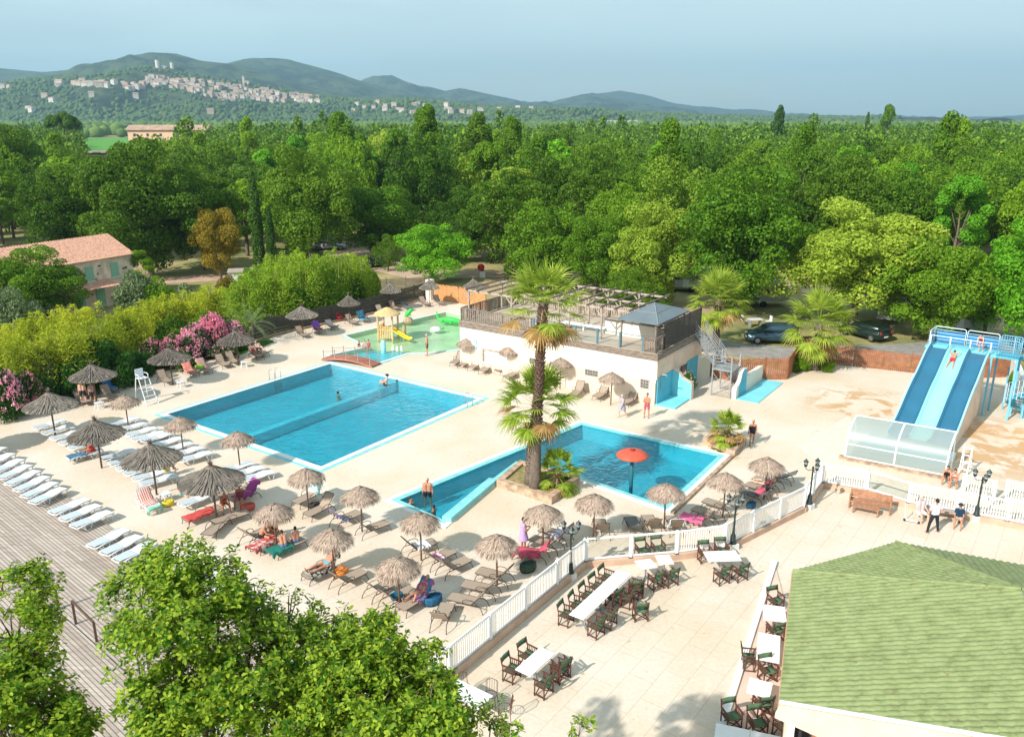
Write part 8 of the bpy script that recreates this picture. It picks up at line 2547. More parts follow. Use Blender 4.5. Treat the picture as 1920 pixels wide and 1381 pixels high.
pp_('girl with bare shoulders sitting right of the girl in black', G(1787, 911), R(150), 'lean', 0, 'dark', clothes=[('bikini', (0.5, 0.5, 0.5))], h=1.58, root_z=0.42)
pp_('waiter in a white shirt and black trousers standing with his back to the camera', G(1748, 998), R(10), 'hips', 0, 'dark', clothes=[('shirt', (0.72, 0.70, 0.76)), ('trousers', (0.02, 0.02, 0.025))], h=1.80)
pp_('bald man in a pink-grey shirt sitting left of the waiter', G(1722, 974), R(190), 'sit', 1, 'grey', clothes=[('shirt', (0.6, 0.48, 0.48)), ('shorts', (0.7, 0.68, 0.66))], h=1.74, root_z=0.46, build=1.15)
pp_('boy in dark blue T-shirt and cap sitting right of the waiter', G(1795, 986), R(150), 'sit', 0, 'dark', clothes=[('shirt', (0.01, 0.04, 0.08)), ('shorts', (0.62, 0.42, 0.28))], h=1.55, root_z=0.46, hat=(0.03, 0.03, 0.04))
on_lounger('person in dark red lying on the left of the pair by the lawn', (462, 663), (497, 678), 'recline', frac=0.4, skin=2, hair='dark', clothes=[('swimsuit', (0.25, 0.02, 0.04))], h=1.65)
on_lounger('person with dark hair lying on the right of the pair by the lawn', (472, 658), (507, 673), 'recline_knee', frac=0.4, skin=1, hair='dark', clothes=[('trunks', (0.02, 0.02, 0.02))], h=1.75)
on_lounger('person in purple lying by the dark fence', (583, 617), (612, 630), 'recline', frac=0.4, skin=0, hair='brown', clothes=[('swimsuit', (0.25, 0.05, 0.35))], h=1.65)
on_lounger('person in dark clothes lying on the blue towels by the dark fence', (672, 596), (697, 607), 'recline_knee', frac=0.45, skin=1, hair='dark', clothes=[('shirt', (0.03, 0.04, 0.12)), ('shorts', (0.4, 0.4, 0.45))], h=1.7)
on_lounger('woman in pink lying behind the pole of the right-hand thatch parasol', (1462, 928), (1408, 913), 'recline', frac=0.45, skin=1, hair='dark', clothes=[('swimsuit', (0.6, 0.1, 0.18))], h=1.65)
# ------------------------------------------------------------------ vehicles
M_TYRE = mat('tyre_rubber', (0.02, 0.02, 0.02), 0.8)
M_RIM = mat('wheel_rim', (0.35, 0.36, 0.37), 0.3, metal=0.8)
M_CARGL = mat('car_glass', (0.02, 0.03, 0.035), 0.06, spec=0.8)
M_HEAD = mat('headlight', (0.7, 0.72, 0.75), 0.15, spec=0.8)
M_TAIL = mat('tail_light', (0.35, 0.02, 0.02), 0.2, spec=0.8)
def car(label, loc, yaw, colr, L_=4.55, W_=1.82, Hh=1.62, plate=True):
 t = thing('parked_car', label, 'car', loc, yaw, None)
 paint = mat('car_paint', colr, 0.22, spec=0.7, metal=0.4)
 a = L_/2
 # side outline of lower body, nose at +x
 low = [(-a+0.05, 0.32), (-a, 0.55), (-a+0.02, 0.95), (-a+0.12, 1.05), (a-1.25, 1.02), (a-0.45, 0.88), (a-0.08, 0.70), (a, 0.48), (a-0.05, 0.30)]
 top = [(-a+0.10, 1.03), (-a+0.32, Hh-0.10), (-a+0.7, Hh-0.01), (-a+1.6, Hh), (a-2.0, Hh-0.05), (a-1.7, Hh-0.14), (a-0.95, 1.0)]
 b = MB()
 def loft(b, outl, secs):
  n = len(outl); o_ = len(b.v); vs = []
  for y, ins, dz in secs:
   cx = sum(p[0] for p in outl)/n; cz = sum(p[1] for p in outl)/n
   for x, z in outl: vs.append((cx + (x-cx)*ins, y, cz + (z-cz)*(1+(ins-1)*0.5) + dz))
  m_ = len(secs); fs_ = []
  for i in range(m_-1):
   for j in range(n): fs_.append((i*n+j, (i+1)*n+j, (i+1)*n+(j+1) % n, i*n+(j+1) % n))
  fs_.append(tuple(range(n))); fs_.append(tuple((m_-1)*n+j for j in reversed(range(n))))
  b.add(vs, fs_)
 hw = W_/2
 loft(b, low, [(-hw, 0.965, 0), (-hw+0.10, 1.0, 0), (hw-0.10, 1.0, 0), (hw, 0.965, 0)])
 body = b.build('body', paint, t, True)
 b = MB(); loft(b, top, [(-hw+0.10, 0.96, -0.0), (-hw+0.22, 1.0, 0), (hw-0.22, 1.0, 0), (hw-0.10, 0.96, 0)]); b.build('roof', paint, t, True)
 # windows
 def win(pts, nm='window', lab=None):
  q = MB(); q.add(pts, [tuple(range(len(pts)))]); q.build(nm, M_CARGL, t)
 for s in (-1, 1):
  y0, y1 = s*(hw-0.085), s*(hw-0.13)
  for x0, x1, x2, x3 in ((-a+0.42, -a+1.35, -a+1.35, -a+0.55), (-a+1.42, -a+2.30, -a+2.30, -a+1.42), (-a+2.37, a-1.15, a-1.72, -a+2.37)):
   win([(x0, y0, 1.06), (x1, y0, 1.06), (x2, y1, Hh-0.14), (x3, y1, Hh-0.14)])
 win([(a-0.99, -hw+0.2, 1.05), (a-0.99, hw-0.2, 1.05), (a-1.69, hw-0.28, Hh-0.13), (a-1.69, -hw+0.28, Hh-0.13)], 'windscreen')
 win([(-a+0.105, hw-0.2, 1.08), (-a+0.105, -hw+0.2, 1.08), (-a+0.285, -hw+0.28, Hh-0.16), (-a+0.285, hw-0.28, Hh-0.16)], 'rear_window')
 for x in (-a+0.85, a-0.85):
  for s in (-1, 1):
   q = MB(); q.tube([(x, s*(hw-0.20), 0.33), (x, s*(hw+0.01), 0.33)], 0.33, 20); wh = q.build('wheel', M_TYRE, t, False)
   q = MB(); q.tube([(x, s*(hw-0.02), 0.33), (x, s*(hw+0.02), 0.33)], 0.21, 14); q.build('rim', M_RIM, wh)
 for s in (-1, 1):
  q = MB(); q.ell((a-0.20, s*(hw-0.28), 0.72), (0.16, 0.2, 0.08)); q.build('headlight', M_HEAD, t, True)
  q = MB(); q.box((-a+0.03, s*(hw-0.2), 0.9), (0.08, 0.22, 0.28)); q.build('tail_light', M_TAIL, t)
  q = MB(); q.ell((a-1.55, s*(hw+0.08), 1.05), (0.07, 0.1, 0.07)); q.build('mirror', paint, t, True)
 for x in (a+0.0, -a-0.01):
  q = MB(); q.box((x, 0, 0.52), (0.03, 0.5, 0.11)); q.build('number_plate', M_WHITE, t)
 q = MB(); q.box((a-0.01, 0, 0.38), (0.04, 1.2, 0.14)); q.build('grille', M_DARK, t)
 return t
cp = G(1446, 641); car('blue-grey people carrier parked side-on between the two car park palms', (cp.x, cp.y, 0.02), R(177), (0.04, 0.085, 0.11))
cp = G(1620, 632); car('dark green estate car parked in shade, seen from behind', (cp.x, cp.y, 0.02), R(118), (0.015, 0.03, 0.022), Hh=1.45)
cp = G(703, 500); car('small black car parked on the sandy track beyond the bamboo', (cp.x, cp.y, 0.02), R(-150), (0.015, 0.02, 0.03), L_=4.0, Hh=1.45)
def caravan(label, loc, yaw, L_=5.5, W_=2.2, Hh=2.6):
 t = thing('caravan', label, 'caravan', loc, yaw)
 a = L_/2
 outl = [(-a, 0.6), (-a+0.05, Hh-0.3), (-a+0.4, Hh), (a-0.6, Hh), (a-0.15, Hh-0.7), (a, 1.4), (a-0.1, 0.6)]
 n = len(outl); b = MB()
 vs = [(x, -W_/2, z) for x, z in outl] + [(x, W_/2, z) for x, z in outl]
 b.add(vs, [tuple(range(n)), tuple(reversed(range(n, 2*n)))] + [(i, n+i, n+(i+1) % n, (i+1) % n) for i in range(n)])
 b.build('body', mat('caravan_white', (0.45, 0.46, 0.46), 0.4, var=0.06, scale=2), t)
 for s in (-1, 1):
  for x in (-1.6, 0.2, 1.5):
   q = MB(); q.box((x, s*(W_/2+0.01), 1.75), (0.8, 0.03, 0.55)); q.build('window', M_CARGL, t)
  q = MB(); q.tube([(0, s*(W_/2-0.15), 0.33), (0, s*(W_/2+0.02), 0.33)], 0.33, 16); q.build('wheel', M_TYRE, t)
 q = MB(); q.box((-0.7, -W_/2-0.01, 1.4), (0.65, 0.04, 1.6)); q.build('door', M_COPEW, t)
 q = MB(); q.beam((a, 0, 0.5), (a+0.9, 0, 0.45), 0.1, 0.1); q.build('drawbar', M_STEEL, t)
 return t
for px, py, yw, lb in ((1424, 572, 5, 'white caravan in the tree shade behind the blue-grey car'), (1672, 600, 60, 'white caravan in deep shade above the dark green estate car'), (1795, 622, 10, 'pale caravan behind the slide tower'), (1296, 545, -10, 'pale caravan behind the gazebo under the trees')):
 p = G(px, py); caravan(lb, (p.x, p.y, 0), R(yw))
p = G(617, 468); car('silver-white van with a rounded roof beyond the bamboo', (p.x, p.y, 0.02), R(10), (0.55, 0.57, 0.6), L_=5.2, Hh=2.1)
# white shed by the golden bush and small camp things
p = G(455, 543); t = thing('garden_shed', 'small white flat-roofed shed left of the cypresses', 'shed', p, R(15))
b = MB(); b.box((0, 0, 1.1), (2.6, 2.2, 2.2)); b.build('wall', M_WHITE, t)
b = MB(); b.box((0, 0, 2.26), (2.9, 2.5, 0.12)); b.build('roof', M_PALEWOOD, t)
b = MB(); b.box((0.3, -1.11, 0.95), (0.8, 0.04, 1.9)); b.build('door', M_GREYWOOD, t)
p = G(905, 520); t = thing('round_pillar', 'white post topped by a red ball at the campsite track', 'post', p)
b = MB(); b.box((0, 0, 0.4), (0.7, 0.7, 0.8)); b.build('post', M_WHITE, t)
b = MB(); b.ell((-0.2, 0.1, 1.25), (0.45, 0.45, 0.45)); b.build('ball', M_REDP, t, True)
p = G(1415, 612); t = thing('camp_table', 'pale camping table in front of the shaded caravan', 'table', p, R(8))
b = MB(); b.box((0, 0, 0.72), (1.3, 0.8, 0.05)); b.build('table_top', M_PLAST, t)
for x in (-0.5, 0.5):
 b = MB(); b.box((x, 0, 0.35), (0.05, 0.6, 0.7)); b.build('leg', M_STEEL, t)
for px, py, lb, sx_ in ((1395, 608, 'pale camping chair left of the camping table', 1), (1440, 610, 'pale camping chair right of the camping table', -1)):
 p = G(px, py); t = thing('camp_chair', lb, 'chair', p, R(10))
 b = MB(); b.box((0, 0, 0.44), (0.5, 0.5, 0.04)); b.build('seat', M_PLAST, t)
 b = MB(); b.box((-0.25*sx_, 0, 0.7), (0.04, 0.48, 0.5)); b.build('backrest', M_PLAST, t)
 for x in (-0.22, 0.22):
  for y in (-0.22, 0.22):
   b = MB(); b.box((x, y, 0.22), (0.03, 0.03, 0.44)); b.build('leg', M_STEEL, t)
# ------------------------------------------------------------------ far wood, hills, village
def blob_unit(seed):
 rg = np.random.default_rng(seed)
 bm = bmesh.new(); bmesh.ops.create_icosphere(bm, subdivisions=1, radius=1)
 V = np.array([v.co[:] for v in bm.verts]); Fc = np.array([[v.index for v in f.verts] for f in bm.faces]); bm.free()
 d = 1 + 0.22*np.array([mnoise.noise(Vector(v*2.1 + seed*7.7)) for v in V]) + 0.16*np.array([mnoise.noise(Vector(v*5 + seed*3.3)) for v in V]) + rg.uniform(-0.04, 0.04, len(V))
 V = V*d[:, None]; V[:, 2] = np.maximum(V[:, 2], -0.6)
 return V, Fc
BL = [blob_unit(i) for i in range(5)]
def canopy_mat(name, dark, light, scale):
 m, nt, b = new_mat(name)
 N = nt.nodes.new; Lk = nt.links.new
 g = N('ShaderNodeNewGeometry'); t = N('ShaderNodeTexCoord')
 n = N('ShaderNodeTexNoise'); n.inputs['Scale'].default_value = scale; n.inputs['Detail'].default_value = 8; n.inputs['Roughness'].default_value = 0.75; Lk(t.outputs['Object'], n.inputs['Vector'])
 ad = N('ShaderNodeMath'); ad.operation = 'MULTIPLY_ADD'; ad.inputs[1].default_value = 0.55; Lk(g.outputs['Random Per Island'], ad.inputs[0])
 m2 = N('ShaderNodeMath'); m2.operation = 'MULTIPLY'; m2.inputs[1].default_value = 0.45; Lk(n.outputs['Fac'], m2.inputs[0]); Lk(m2.outputs[0], ad.inputs[2])
 r = N('ShaderNodeValToRGB'); r.color_ramp.elements[0].position = 0.1; r.color_ramp.elements[0].color = (*dark, 1); r.color_ramp.elements[1].position = 0.85; r.color_ramp.elements[1].color = (*light, 1)
 Lk(ad.outputs[0], r.inputs['Fac']); Lk(r.outputs['Color'], b.inputs['Base Color']); b.inputs['Roughness'].default_value = 0.95
 bp = N('ShaderNodeBump'); bp.inputs['Strength'].default_value = 1.0; bp.inputs['Distance'].default_value = 1.2; Lk(n.outputs['Fac'], bp.inputs['Height']); Lk(bp.outputs['Normal'], b.inputs['Normal'])
 return m
def blobs(name, pts, m, label):
 """pts: (x,y,z,r,h) rows -> one mesh"""
 Vs = []; Fs = []; o_ = 0
 rg = np.random.default_rng(len(pts))
 for i, (x, y, z, r, h) in enumerate(pts):
  V, Fc = BL[i % 5]
  a = rg.uniform(0, 6.28); c, s = math.cos(a), math.sin(a)
  W_ = np.stack([(V[:, 0]*c - V[:, 1]*s)*r + x, (V[:, 0]*s + V[:, 1]*c)*r + y, V[:, 2]*h + z], axis=1)
  Vs.append(W_); Fs.append(Fc + o_); o_ += len(V)
 o = np_mesh(name, np.concatenate(Vs), np.concatenate(Fs), m, None, False)
 return tag(o, label, 'wood', None, 'stuff')
# far wood of real leafy crowns between 215 and 520 m: one object
def leafy_wood(name, y0, y1, step, m, label, nl, size, seed, hgt):
 rg = random.Random(seed)
 rgn = np.random.default_rng(seed)
 base = []
 for s_ in range(4):
  V, Fc, _l = make_crown('round' if s_ < 3 else 'poplar', 12 if s_ < 3 else 17, 5.6 if s_ < 3 else 4, nl, size, 900+s_)
  base.append((V, Fc))
 Vs = []; Fs = []; o_ = 0
 y = y0
 while y < y1:
  half = y*0.665 + 10; x = -half + rg.uniform(0, step)
  while x < half:
   xx = x + rg.uniform(-3, 3); yy = y + rg.uniform(-3, 3)
   px, py = proj(xx, yy, 0)
   skip = (235 < px < 385 and 300 < yy < 620) or (146 < px < 245 and yy > 200)
   if not skip:
    V, Fc = base[rg.choice((0, 1, 2)*9 + (3,))]
    a = rg.uniform(0, 6.28); c, s = math.cos(a), math.sin(a); k = rg.uniform(0.75, 1.15); hz = k*hgt*rg.uniform(0.85, 1.15)
    Vs.append(np.stack([(V[:, 0]*c - V[:, 1]*s)*k + xx, (V[:, 0]*s + V[:, 1]*c)*k + yy, V[:, 2]*hz], axis=1)); Fs.append(Fc + o_); o_ += len(V)
   x += step*rg.uniform(0.8, 1.2)
  y += step*0.92
 o = np_mesh(name, np.concatenate(Vs), np.concatenate(Fs).astype(np.int32), m)
 return tag(o, label, 'wood', None, 'stuff')
ML_FAR = leaf_mat('leaves_far_wood', (0.025, 0.09, 0.008), (0.20, 0.33, 0.025), 0.28, tone_var=0.0)
leafy_wood('far_wood', 213, 400, 12.0, ML_FAR, 'dense green wood behind the trees that can be told apart', 900, 1.0, 5, 1.12)
leafy_wood('far_wood', 400, 640, 14.0, ML_FAR, 'strip of distant green wood below the skyline', 380, 1.7, 6, 1.15)
M_CAN = canopy_mat('distant_canopy', (0.035, 0.09, 0.015), (0.14, 0.22, 0.035), 0.12)
M_CAN2 = canopy_mat('hillside_canopy', (0.02, 0.06, 0.015), (0.10, 0.15, 0.035), 0.05)
rgb_ = random.Random(9)
pts = []
y = 640
while y < 1750:
 half = y*0.68; st = 11 + y*0.006; x = -half
 while x < half:
  px, py = proj(x, y, 0)
  if not (140 < px < 385 and y < 860):
   pts.append((x + rgb_.uniform(-5, 5), y + rgb_.uniform(-6, 6), rgb_.uniform(3, 6), rgb_.uniform(5.5, 9.5), rgb_.uniform(5, 11)))
  x += st*rgb_.uniform(0.7, 1.6)
 y += st*1.5
blobs('plain_wood', pts, M_CAN, 'wooded plain running to the foot of the hills')
# hills -------------------------------------------------------------
def ray(px, py):
 u = (px - CX)/F; v = (CY - py)/F
 return u, math.cos(TH) + v*math.sin(TH), -math.sin(TH) + v*math.cos(TH)
def hill(name, prof, D, Wf, Wb, m, rough, label=None, ncol=420, nrow=90):
 xs_ = []; zs_ = []
 for px, py in prof:
  u, dy, dz = ray(px, py); t = D/dy; xs_.append(u*t); zs_.append(H + dz*t)
 X = np.linspace(xs_[0], xs_[-1], ncol); Z = np.interp(X, xs_, zs_)
 Y = np.concatenate([np.linspace(D-Wf, D, nrow*2//3), np.linspace(D, D+Wb, nrow//3+1)[1:]])
 V = np.zeros((len(Y), ncol, 3))
 for i, y in enumerate(Y):
  t = (D-y)/Wf if y < D else (y-D)/Wb
  k = (0.5+0.5*math.cos(math.pi*min(1, t)))**0.9
  for j, x in enumerate(X):
   nn = mnoise.fractal(Vector((x*0.0022, y*0.0022, D*0.01)), 1.0, 2.0, 5)
   z = (Z[j]+8)*k - 8
   n2_ = mnoise.fractal(Vector((x*0.009, y*0.006, D*0.02)), 0.9, 2.1, 4)
   z += rough*(nn*(k*(1-k)*4.2 + 0.08*k) + n2_*(k*(1-k)*1.2 + 0.05*k))
   V[i, j] = (x, y, z)
 idx = np.arange(len(Y)*ncol).reshape(len(Y), ncol)
 Fc = np.stack([idx[:-1, :-1], idx[:-1, 1:], idx[1:, 1:], idx[1:, :-1]], axis=-1).reshape(-1, 4)
 o = np_mesh(name, V.reshape(-1, 3), Fc, m, None, True)
 tag(o, None, None, None, 'structure')
 return X, Y, V[:, :, 2]
def hill_mat(name, c1, c2, rock=0.0, sc=0.006):
 m, nt, b = new_mat(name)
 N = nt.nodes.new; Lk = nt.links.new
 t = N('ShaderNodeTexCoord')
 n = N('ShaderNodeTexNoise'); n.inputs['Scale'].default_value = sc; n.inputs['Detail'].default_value = 12; n.inputs['Roughness'].default_value = 0.72; Lk(t.outputs['Object'], n.inputs['Vector'])
 r = N('ShaderNodeValToRGB'); e = r.color_ramp.elements
 e[0].position = 0.43; e[0].color = (*c1, 1); e[1].position = 0.57; e[1].color = (*c2, 1)
 Lk(n.outputs['Fac'], r.inputs['Fac'])
 n2 = N('ShaderNodeTexNoise'); n2.inputs['Scale'].default_value = sc*0.9; n2.inputs['Detail'].default_value = 10; n2.inputs['Roughness'].default_value = 0.8; n2.noise_dimensions = '4D'; n2.inputs['W'].default_value = 3.7; Lk(t.outputs['Object'], n2.inputs['Vector'])
 mr = N('ShaderNodeMapRange'); mr.inputs['From Min'].default_value = 0.63 - rock; mr.inputs['From Max'].default_value = 0.68 - rock; mr.inputs['To Max'].default_value = 0.55; Lk(n2.outputs['Fac'], mr.inputs['Value'])
 mx = N('ShaderNodeMixRGB'); mx.inputs['Color2'].default_value = (0.30, 0.25, 0.20, 1); Lk(mr.outputs[0], mx.inputs['Fac']); Lk(r.outputs['Color'], mx.inputs['Color1'])
 Lk(mx.outputs['Color'], b.inputs['Base Color']); b.inputs['Roughness'].default_value = 1.0
 n3 = N('ShaderNodeTexNoise'); n3.inputs['Scale'].default_value = 0.06; n3.inputs['Detail'].default_value = 6; n3.inputs['Roughness'].default_value = 0.8; Lk(t.outputs['Object'], n3.inputs['Vector'])
 bp = N('ShaderNodeBump'); bp.inputs['Strength'].default_value = 1.0; bp.inputs['Distance'].default_value = 14; Lk(n3.outputs['Fac'], bp.inputs['Height']); Lk(bp.outputs['Normal'], b.inputs['Normal'])
 return m
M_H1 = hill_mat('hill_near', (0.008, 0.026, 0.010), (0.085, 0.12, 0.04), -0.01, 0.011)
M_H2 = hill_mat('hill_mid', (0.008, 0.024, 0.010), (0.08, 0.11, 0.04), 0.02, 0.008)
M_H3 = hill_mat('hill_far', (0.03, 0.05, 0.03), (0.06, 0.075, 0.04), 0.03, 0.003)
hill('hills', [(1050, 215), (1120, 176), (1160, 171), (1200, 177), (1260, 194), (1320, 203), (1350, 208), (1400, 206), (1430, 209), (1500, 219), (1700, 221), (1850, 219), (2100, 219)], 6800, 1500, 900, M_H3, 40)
hill('hills', [(-260, 120), (-60, 124), (0, 128), (60, 133), (100, 135), (150, 130), (240, 128), (360, 126), (440, 121), (475, 112), (510, 109), (545, 112), (600, 127), (650, 143), (690, 158), (740, 172), (820, 186), (900, 200)], 4300, 1300, 900, M_H2, 55)
hill('hills', [(600, 190), (640, 172), (690, 152), (715, 143), (735, 140), (752, 148), (775, 158), (810, 164), (835, 171), (862, 166), (885, 170), (930, 180), (975, 189), (1012, 195), (1025, 194), (1060, 186), (1090, 178), (1105, 176), (1125, 180), (1170, 189), (1230, 204), (1300, 216), (1380, 221)], 5400, 1500, 900, M_H2, 50)
hill('hills', [(60, 175), (120, 150), (160, 141), (190, 130), (215, 120), (250, 110), (275, 103), (300, 100), (330, 101), (350, 107), (380, 114), (420, 119), (450, 124), (500, 138), (560, 158), (620, 172), (700, 190), (800, 205)], 3300, 900, 700, M_H1, 50)
HX, HY, HZ_ = hill('hills', [(-420, 205), (-120, 188), (0, 172), (60, 163), (100, 152), (150, 147), (200, 146), (250, 139), (285, 128), (310, 126), (335, 130), (360, 140), (400, 147), (450, 154), (500, 164), (560, 175), (620, 184), (700, 190), (770, 187), (830, 192), (900, 200), (1000, 206), (1100, 211), (1250, 216), (1450, 221), (1700, 224)], 2350, 700, 500, M_H1, 26, nrow=72)
def hz_at(x, y):
 j = np.clip(np.searchsorted(HX, x) - 1, 0, len(HX)-2); i = np.clip(np.searchsorted(HY, y) - 1, 0, len(HY)-2)
 fx = (x-HX[j])/(HX[j+1]-HX[j]); fy = (y-HY[i])/(HY[i+1]-HY[i])
 return float((HZ_[i, j]*(1-fx) + HZ_[i, j+1]*fx)*(1-fy) + (HZ_[i+1, j]*(1-fx) + HZ_[i+1, j+1]*fx)*fy)
def hit_hill(px, py):
 u, dy, dz = ray(px, py)
 y = HY[0] + 5
 while y < 2380:
  t = y/dy; x = u*t; z = H + dz*t
  if HX[0] < x < HX[-1] and hz_at(x, y) >= z: return Vector((x, y, hz_at(x, y)))
  y += 6
 return None
# trees on the village hill
pts = []
rgh = random.Random(21)
for i in range(12500):
 y = rgh.uniform(1660, 2360); x = rgh.uniform(-0.68, 0.45)*y
 if not (HX[0] < x < HX[-1]): continue
 z = hz_at(x, y)
 if z < -6: continue
 r = rgh.uniform(3.2, 7.5)
 pts.append((x, y, z + 1.0, r, rgh.uniform(3.5, 8)))
# village houses
M_VW = [mat('village_wall_cream', (0.54, 0.47, 0.40), 0.9), mat('village_wall_pink', (0.52, 0.41, 0.33), 0.9), mat('village_wall_pale', (0.60, 0.56, 0.50), 0.9)]
M_VR = mat('village_roof', (0.42, 0.28, 0.21), 0.9, var=0.25, scale=0.3)
def vhouse(L_, W_, hh, m):
 b = MB()
 x, y = L_/2, W_/2; rh = hh + W_*0.22
 b.add([(-x, -y, -6), (x, -y, -6), (x, y, -6), (-x, y, -6), (-x, -y, hh), (x, -y, hh), (x, y, hh), (-x, y, hh), (-x, 0, rh), (x, 0, rh)],
  [(0, 1, 5, 4), (2, 3, 7, 6), (1, 2, 6, 9, 5), (3, 0, 4, 8, 7)], 0)
 e = 0.5
 b.add([(-x-e, -y-e, hh-0.1), (x+e, -y-e, hh-0.1), (x+e, 0, rh+0.1), (-x-e, 0, rh+0.1), (-x-e, y+e, hh-0.1), (x+e, y+e, hh-0.1)], [(0, 1, 2, 3), (3, 2, 5, 4)], 1)
 nw = max(2, int(L_/3.2))
 for k in range(nw):
  for zf in (0.3, 0.68):
   if hh < 5 and zf < 0.5: continue
   b.box((-x + L_*(k+0.5)/nw, -y-0.03, hh*zf+0.4), (0.9, 0.08, 1.3), 0, 2)
 o = b.build('village_house', [m, M_VR, M_GLASSD])
 return o
vproto = [vhouse(rgh.uniform(11, 18), rgh.uniform(8, 11), rgh.uniform(5.5, 10), M_VW[i % 3]) for i in range(9)]
used = set()
def put_vh(px, py, lab, grp, sc=1.0, ang=None):
 p = hit_hill(px, py)
 if p is None: return
 k = rgh.randrange(9)
 if k not in used: o = vproto[k]; used.add(k)
 else: o = vproto[k].copy(); C.objects.link(o)
 o.location = p; o.rotation_euler = (0, 0, rgh.uniform(-0.5, 0.5) if ang is None else ang); o.scale = (sc, sc, sc)
 tag(o, lab, 'house', grp)
 px0.append((p.x, p.y))
px0 = []
# the dense old village runs down to the right below the castle
band = [(228, 158, 172), (260, 152, 170), (300, 148, 163), (340, 150, 168), (380, 155, 184), (420, 157, 190), (460, 158, 190), (500, 170, 192), (540, 178, 194), (600, 184, 194)]
nvh = 0
for i in range(235):
 px = rgh.uniform(228, 600); lo = np.interp(px, [b_[0] for b_ in band], [b_[1] for b_ in band]); hi = np.interp(px, [b_[0] for b_ in band], [b_[2] for b_ in band])
 dens = 1.0 if 330 < px < 520 else 0.75 if px < 330 else 0.55
 if rgh.random() > dens: continue
 py = rgh.uniform(lo, hi)
 put_vh(px, py, 'pale tile-roofed house crowded into the hillside village below the castle ruin', 'houses of the hillside village', rgh.uniform(0.62, 0.95))
for px, py, n in ((120, 160, 5), (150, 158, 6), (175, 160, 4), (195, 163, 3), (205, 160, 2)):
 for k in range(n): put_vh(px + rgh.uniform(-10, 10), py + rgh.uniform(-2, 3), 'pale tile-roofed house in the small hamlet left of the hillside village', 'houses of the left hamlet', rgh.uniform(0.8, 1.05))
for px, py, lb in ((5, 166, 'white house at the left edge of the photo, on the hillside'), (18, 166, 'white house next to the left edge, on the hillside'), (85, 185, 'lone pale house in the trees below the left hamlet'), (98, 193, 'second lone pale house below the left hamlet'), (172, 182, 'lone house in trees left of the village foot'),
    (55, 207, 'pale house among trees low on the far left'), (60, 210, 'second pale house low on the far left'), (255, 185, 'lone house in trees under the village, left'), (395, 214, 'white house in the trees under the village, middle'), (285, 149, 'house standing alone just below the castle trees')):
 put_vh(px, py, lb, None, 0.95)
for i in range(30):
 px = rgh.choice((rgh.gauss(672, 22), rgh.gauss(735, 30), rgh.gauss(845, 22), rgh.gauss(800, 60), rgh.gauss(925, 50)))
 py = 192 + rgh.uniform(0, 18) + (px-670)*0.04
 put_vh(px, py, 'small pale house scattered in the trees right of the hillside village', 'scattered houses right of the village', rgh.uniform(0.7, 1.0))
pts = [q for q in pts if min([(q[0]-a)**2 + (q[1]-b_)**2 for a, b_ in px0] or [1e9]) > 150 and not (-0.50*q[1] < q[0] < -0.235*q[1] and q[2] > 48 and rgh.random() < 0.72)]
blobs('hillside_wood', pts, M_CAN2, 'trees covering the lower slopes of the village hill')
# castle ruin, church tower
def tower(name, label, px, py, w_, hh, cat='tower', broken=0):
 p = hit_hill(px, py) or Vector((0, 2300, 100))
 t = thing(name, label, cat, p, 0.3)
 b = MB(); b.lathe([(w_/2, -4), (w_/2, hh), (w_/2*0.82, hh), (w_/2*0.82, hh-2)], 12, closed=False); b.build('tower', M_VW[2], t)
 if broken:
  b = MB()
  for k in range(3): b.box((w_*0.9 + k*5, 2, 3 - k), (6, 2.5, 9 - 2*k))
  b.build('ruined_wall', M_VW[2], t)
 return t
tower('castle_tower', 'round left tower of the castle ruin on the hilltop', 296, 128, 11, 19, broken=1)
tower('castle_tower', 'round right tower of the castle ruin on the hilltop', 323, 129, 9, 15)
p = hit_hill(457, 158)
if p:
 t = thing('church_tower', 'church tower with a pointed roof in the hillside village', 'church', p, 0.2)
 b = MB(); b.box((0, 0, 7), (5.5, 5.5, 20)); b.build('tower', M_VW[0], t)
 b = MB(); b.lathe([(3.6, 17), (0.1, 22)], 4, closed=False); b.build('spire', M_VR, t)
# farmhouse among the trees -------------------------------------------
FD = 430.0
def at_d(px, py, D):
 u, dy, dz = ray(px, py); t = D/dy; return Vector((u*t, D, H + dz*t))
fl_, fr2 = at_d(240, 243, FD), at_d(385, 243, FD)
t = thing('farmhouse', 'long two-storey ochre farmhouse with a low tile roof rising out of the wood', 'house', ((fl_.x+fr2.x)/2, FD, 0), R(3))
W_ = (fr2.x - fl_.x); hh = fl_.z;
b = MB(); b.box((0, 5, hh/2), (W_, 10, hh)); b.build('wall', mat('farm_ochre', (0.66, 0.46, 0.30), 0.9, var=0.08, scale=0.3), t)
b = MB(); x = W_/2+0.8; b.add([(-x, -1, hh-0.2), (x, -1, hh-0.2), (x, 5, hh+2.2), (-x, 5, hh+2.2), (-x, 11, hh-0.2), (x, 11, hh-0.2)], [(0, 1, 2, 3), (3, 2, 5, 4), (0, 3, 4), (1, 5, 2)]); b.build('roof', M_VR, t)
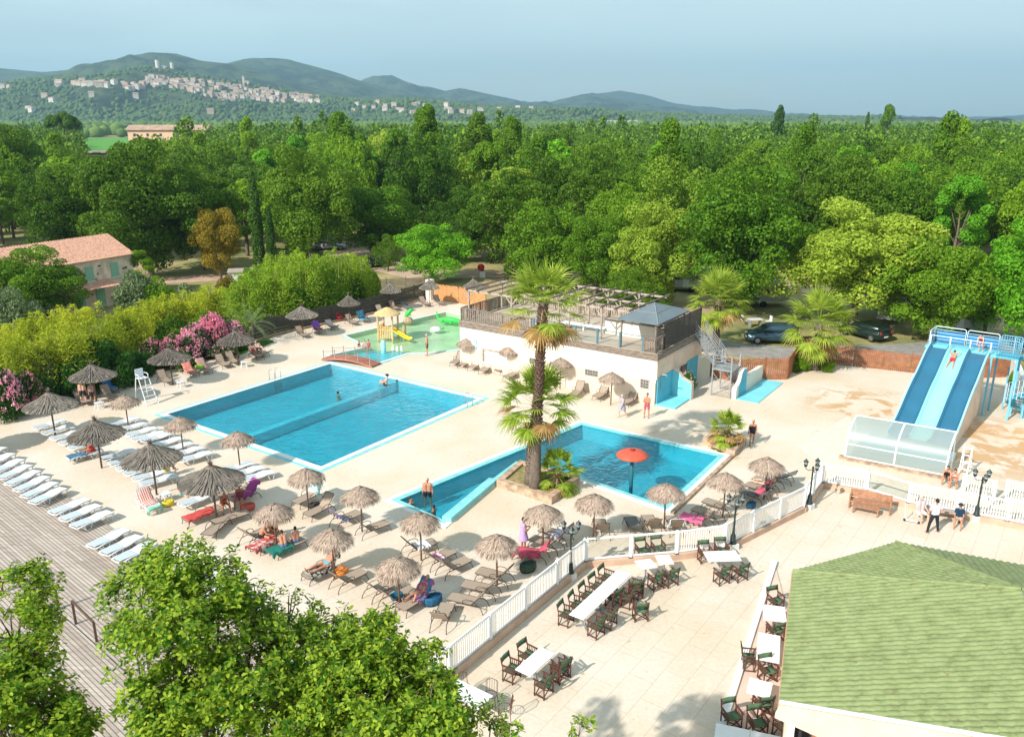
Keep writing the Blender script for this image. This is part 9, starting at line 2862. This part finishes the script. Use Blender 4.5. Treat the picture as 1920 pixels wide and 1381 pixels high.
for k in range(6):
 b = MB(); b.box((-W_/2 + W_*(k+0.5)/6, -0.03, hh-2.6), (1.1, 0.1, 1.4)); b.build('window', M_GLASSD, t)
b = MB(); b.box((-W_*0.2, -2.2, hh-5.2), (W_*0.5, 4.4, 0.3), 0, 0, 0.12); b.build('lean_to_roof', M_VR, t)
t = thing('farm_barn', 'dark low barn left of the ochre farmhouse', 'barn', at_d(192, 262, 300).xy.to_3d() , R(4))
b = MB(); b.box((0, 4, 3.6), (13, 8, 7.2)); b.build('wall', M_DARKWOOD, t)
b = MB(); b.box((0, 4, 7.4), (14, 9, 0.4)); b.build('roof', M_PALEWOOD, t)
p = at_d(1160, 232, 1500)
t = thing('white_warehouse', 'long low white building at the foot of the far hills', 'building', (p.x, 1500, 0), 0)
b = MB(); b.box((0, 0, 7), (62, 18, 14)); b.build('wall', M_VW[2], t)
b = MB(); b.box((0, 0, 14.3), (64, 20, 0.6)); b.build('roof', M_WHITE, t)
p = at_d(470, 268, 380)
t = thing('parked_trucks_roof', 'pale flat roofs glimpsed between trees right of the farmhouse', 'shed', (p.x, 380, 0), 0)
b = MB(); b.box((0, 0, 4.6), (17, 8, 9.2)); b.build('wall', M_PLSH, t)
b = MB(); b.box((0, 0, 9.3), (17.6, 8.6, 0.3)); b.build('roof', M_PLAST, t)
# ------------------------------------------------------------------ haze: real air round everything
hb = MB(); hb.box((0, 3900, 262), (14500, 9600, 530))
haze = hb.build('haze', None)
haze.data.materials.clear()
mh = bpy.data.materials.new('haze_air'); mh.use_nodes = True
nt = mh.node_tree; nt.nodes.clear()
ou = nt.nodes.new('ShaderNodeOutputMaterial'); pv = nt.nodes.new('ShaderNodeVolumePrincipled')
pv.inputs['Color'].default_value = (0.46, 0.78, 1.0, 1); pv.inputs['Density'].default_value = 0.00015; pv.inputs['Anisotropy'].default_value = 0.25
nt.links.new(pv.outputs[0], ou.inputs['Volume'])
haze.data.materials.append(mh)
haze['kind'] = 'stuff'; haze['label'] = 'thin blue summer haze'; haze['category'] = 'haze'
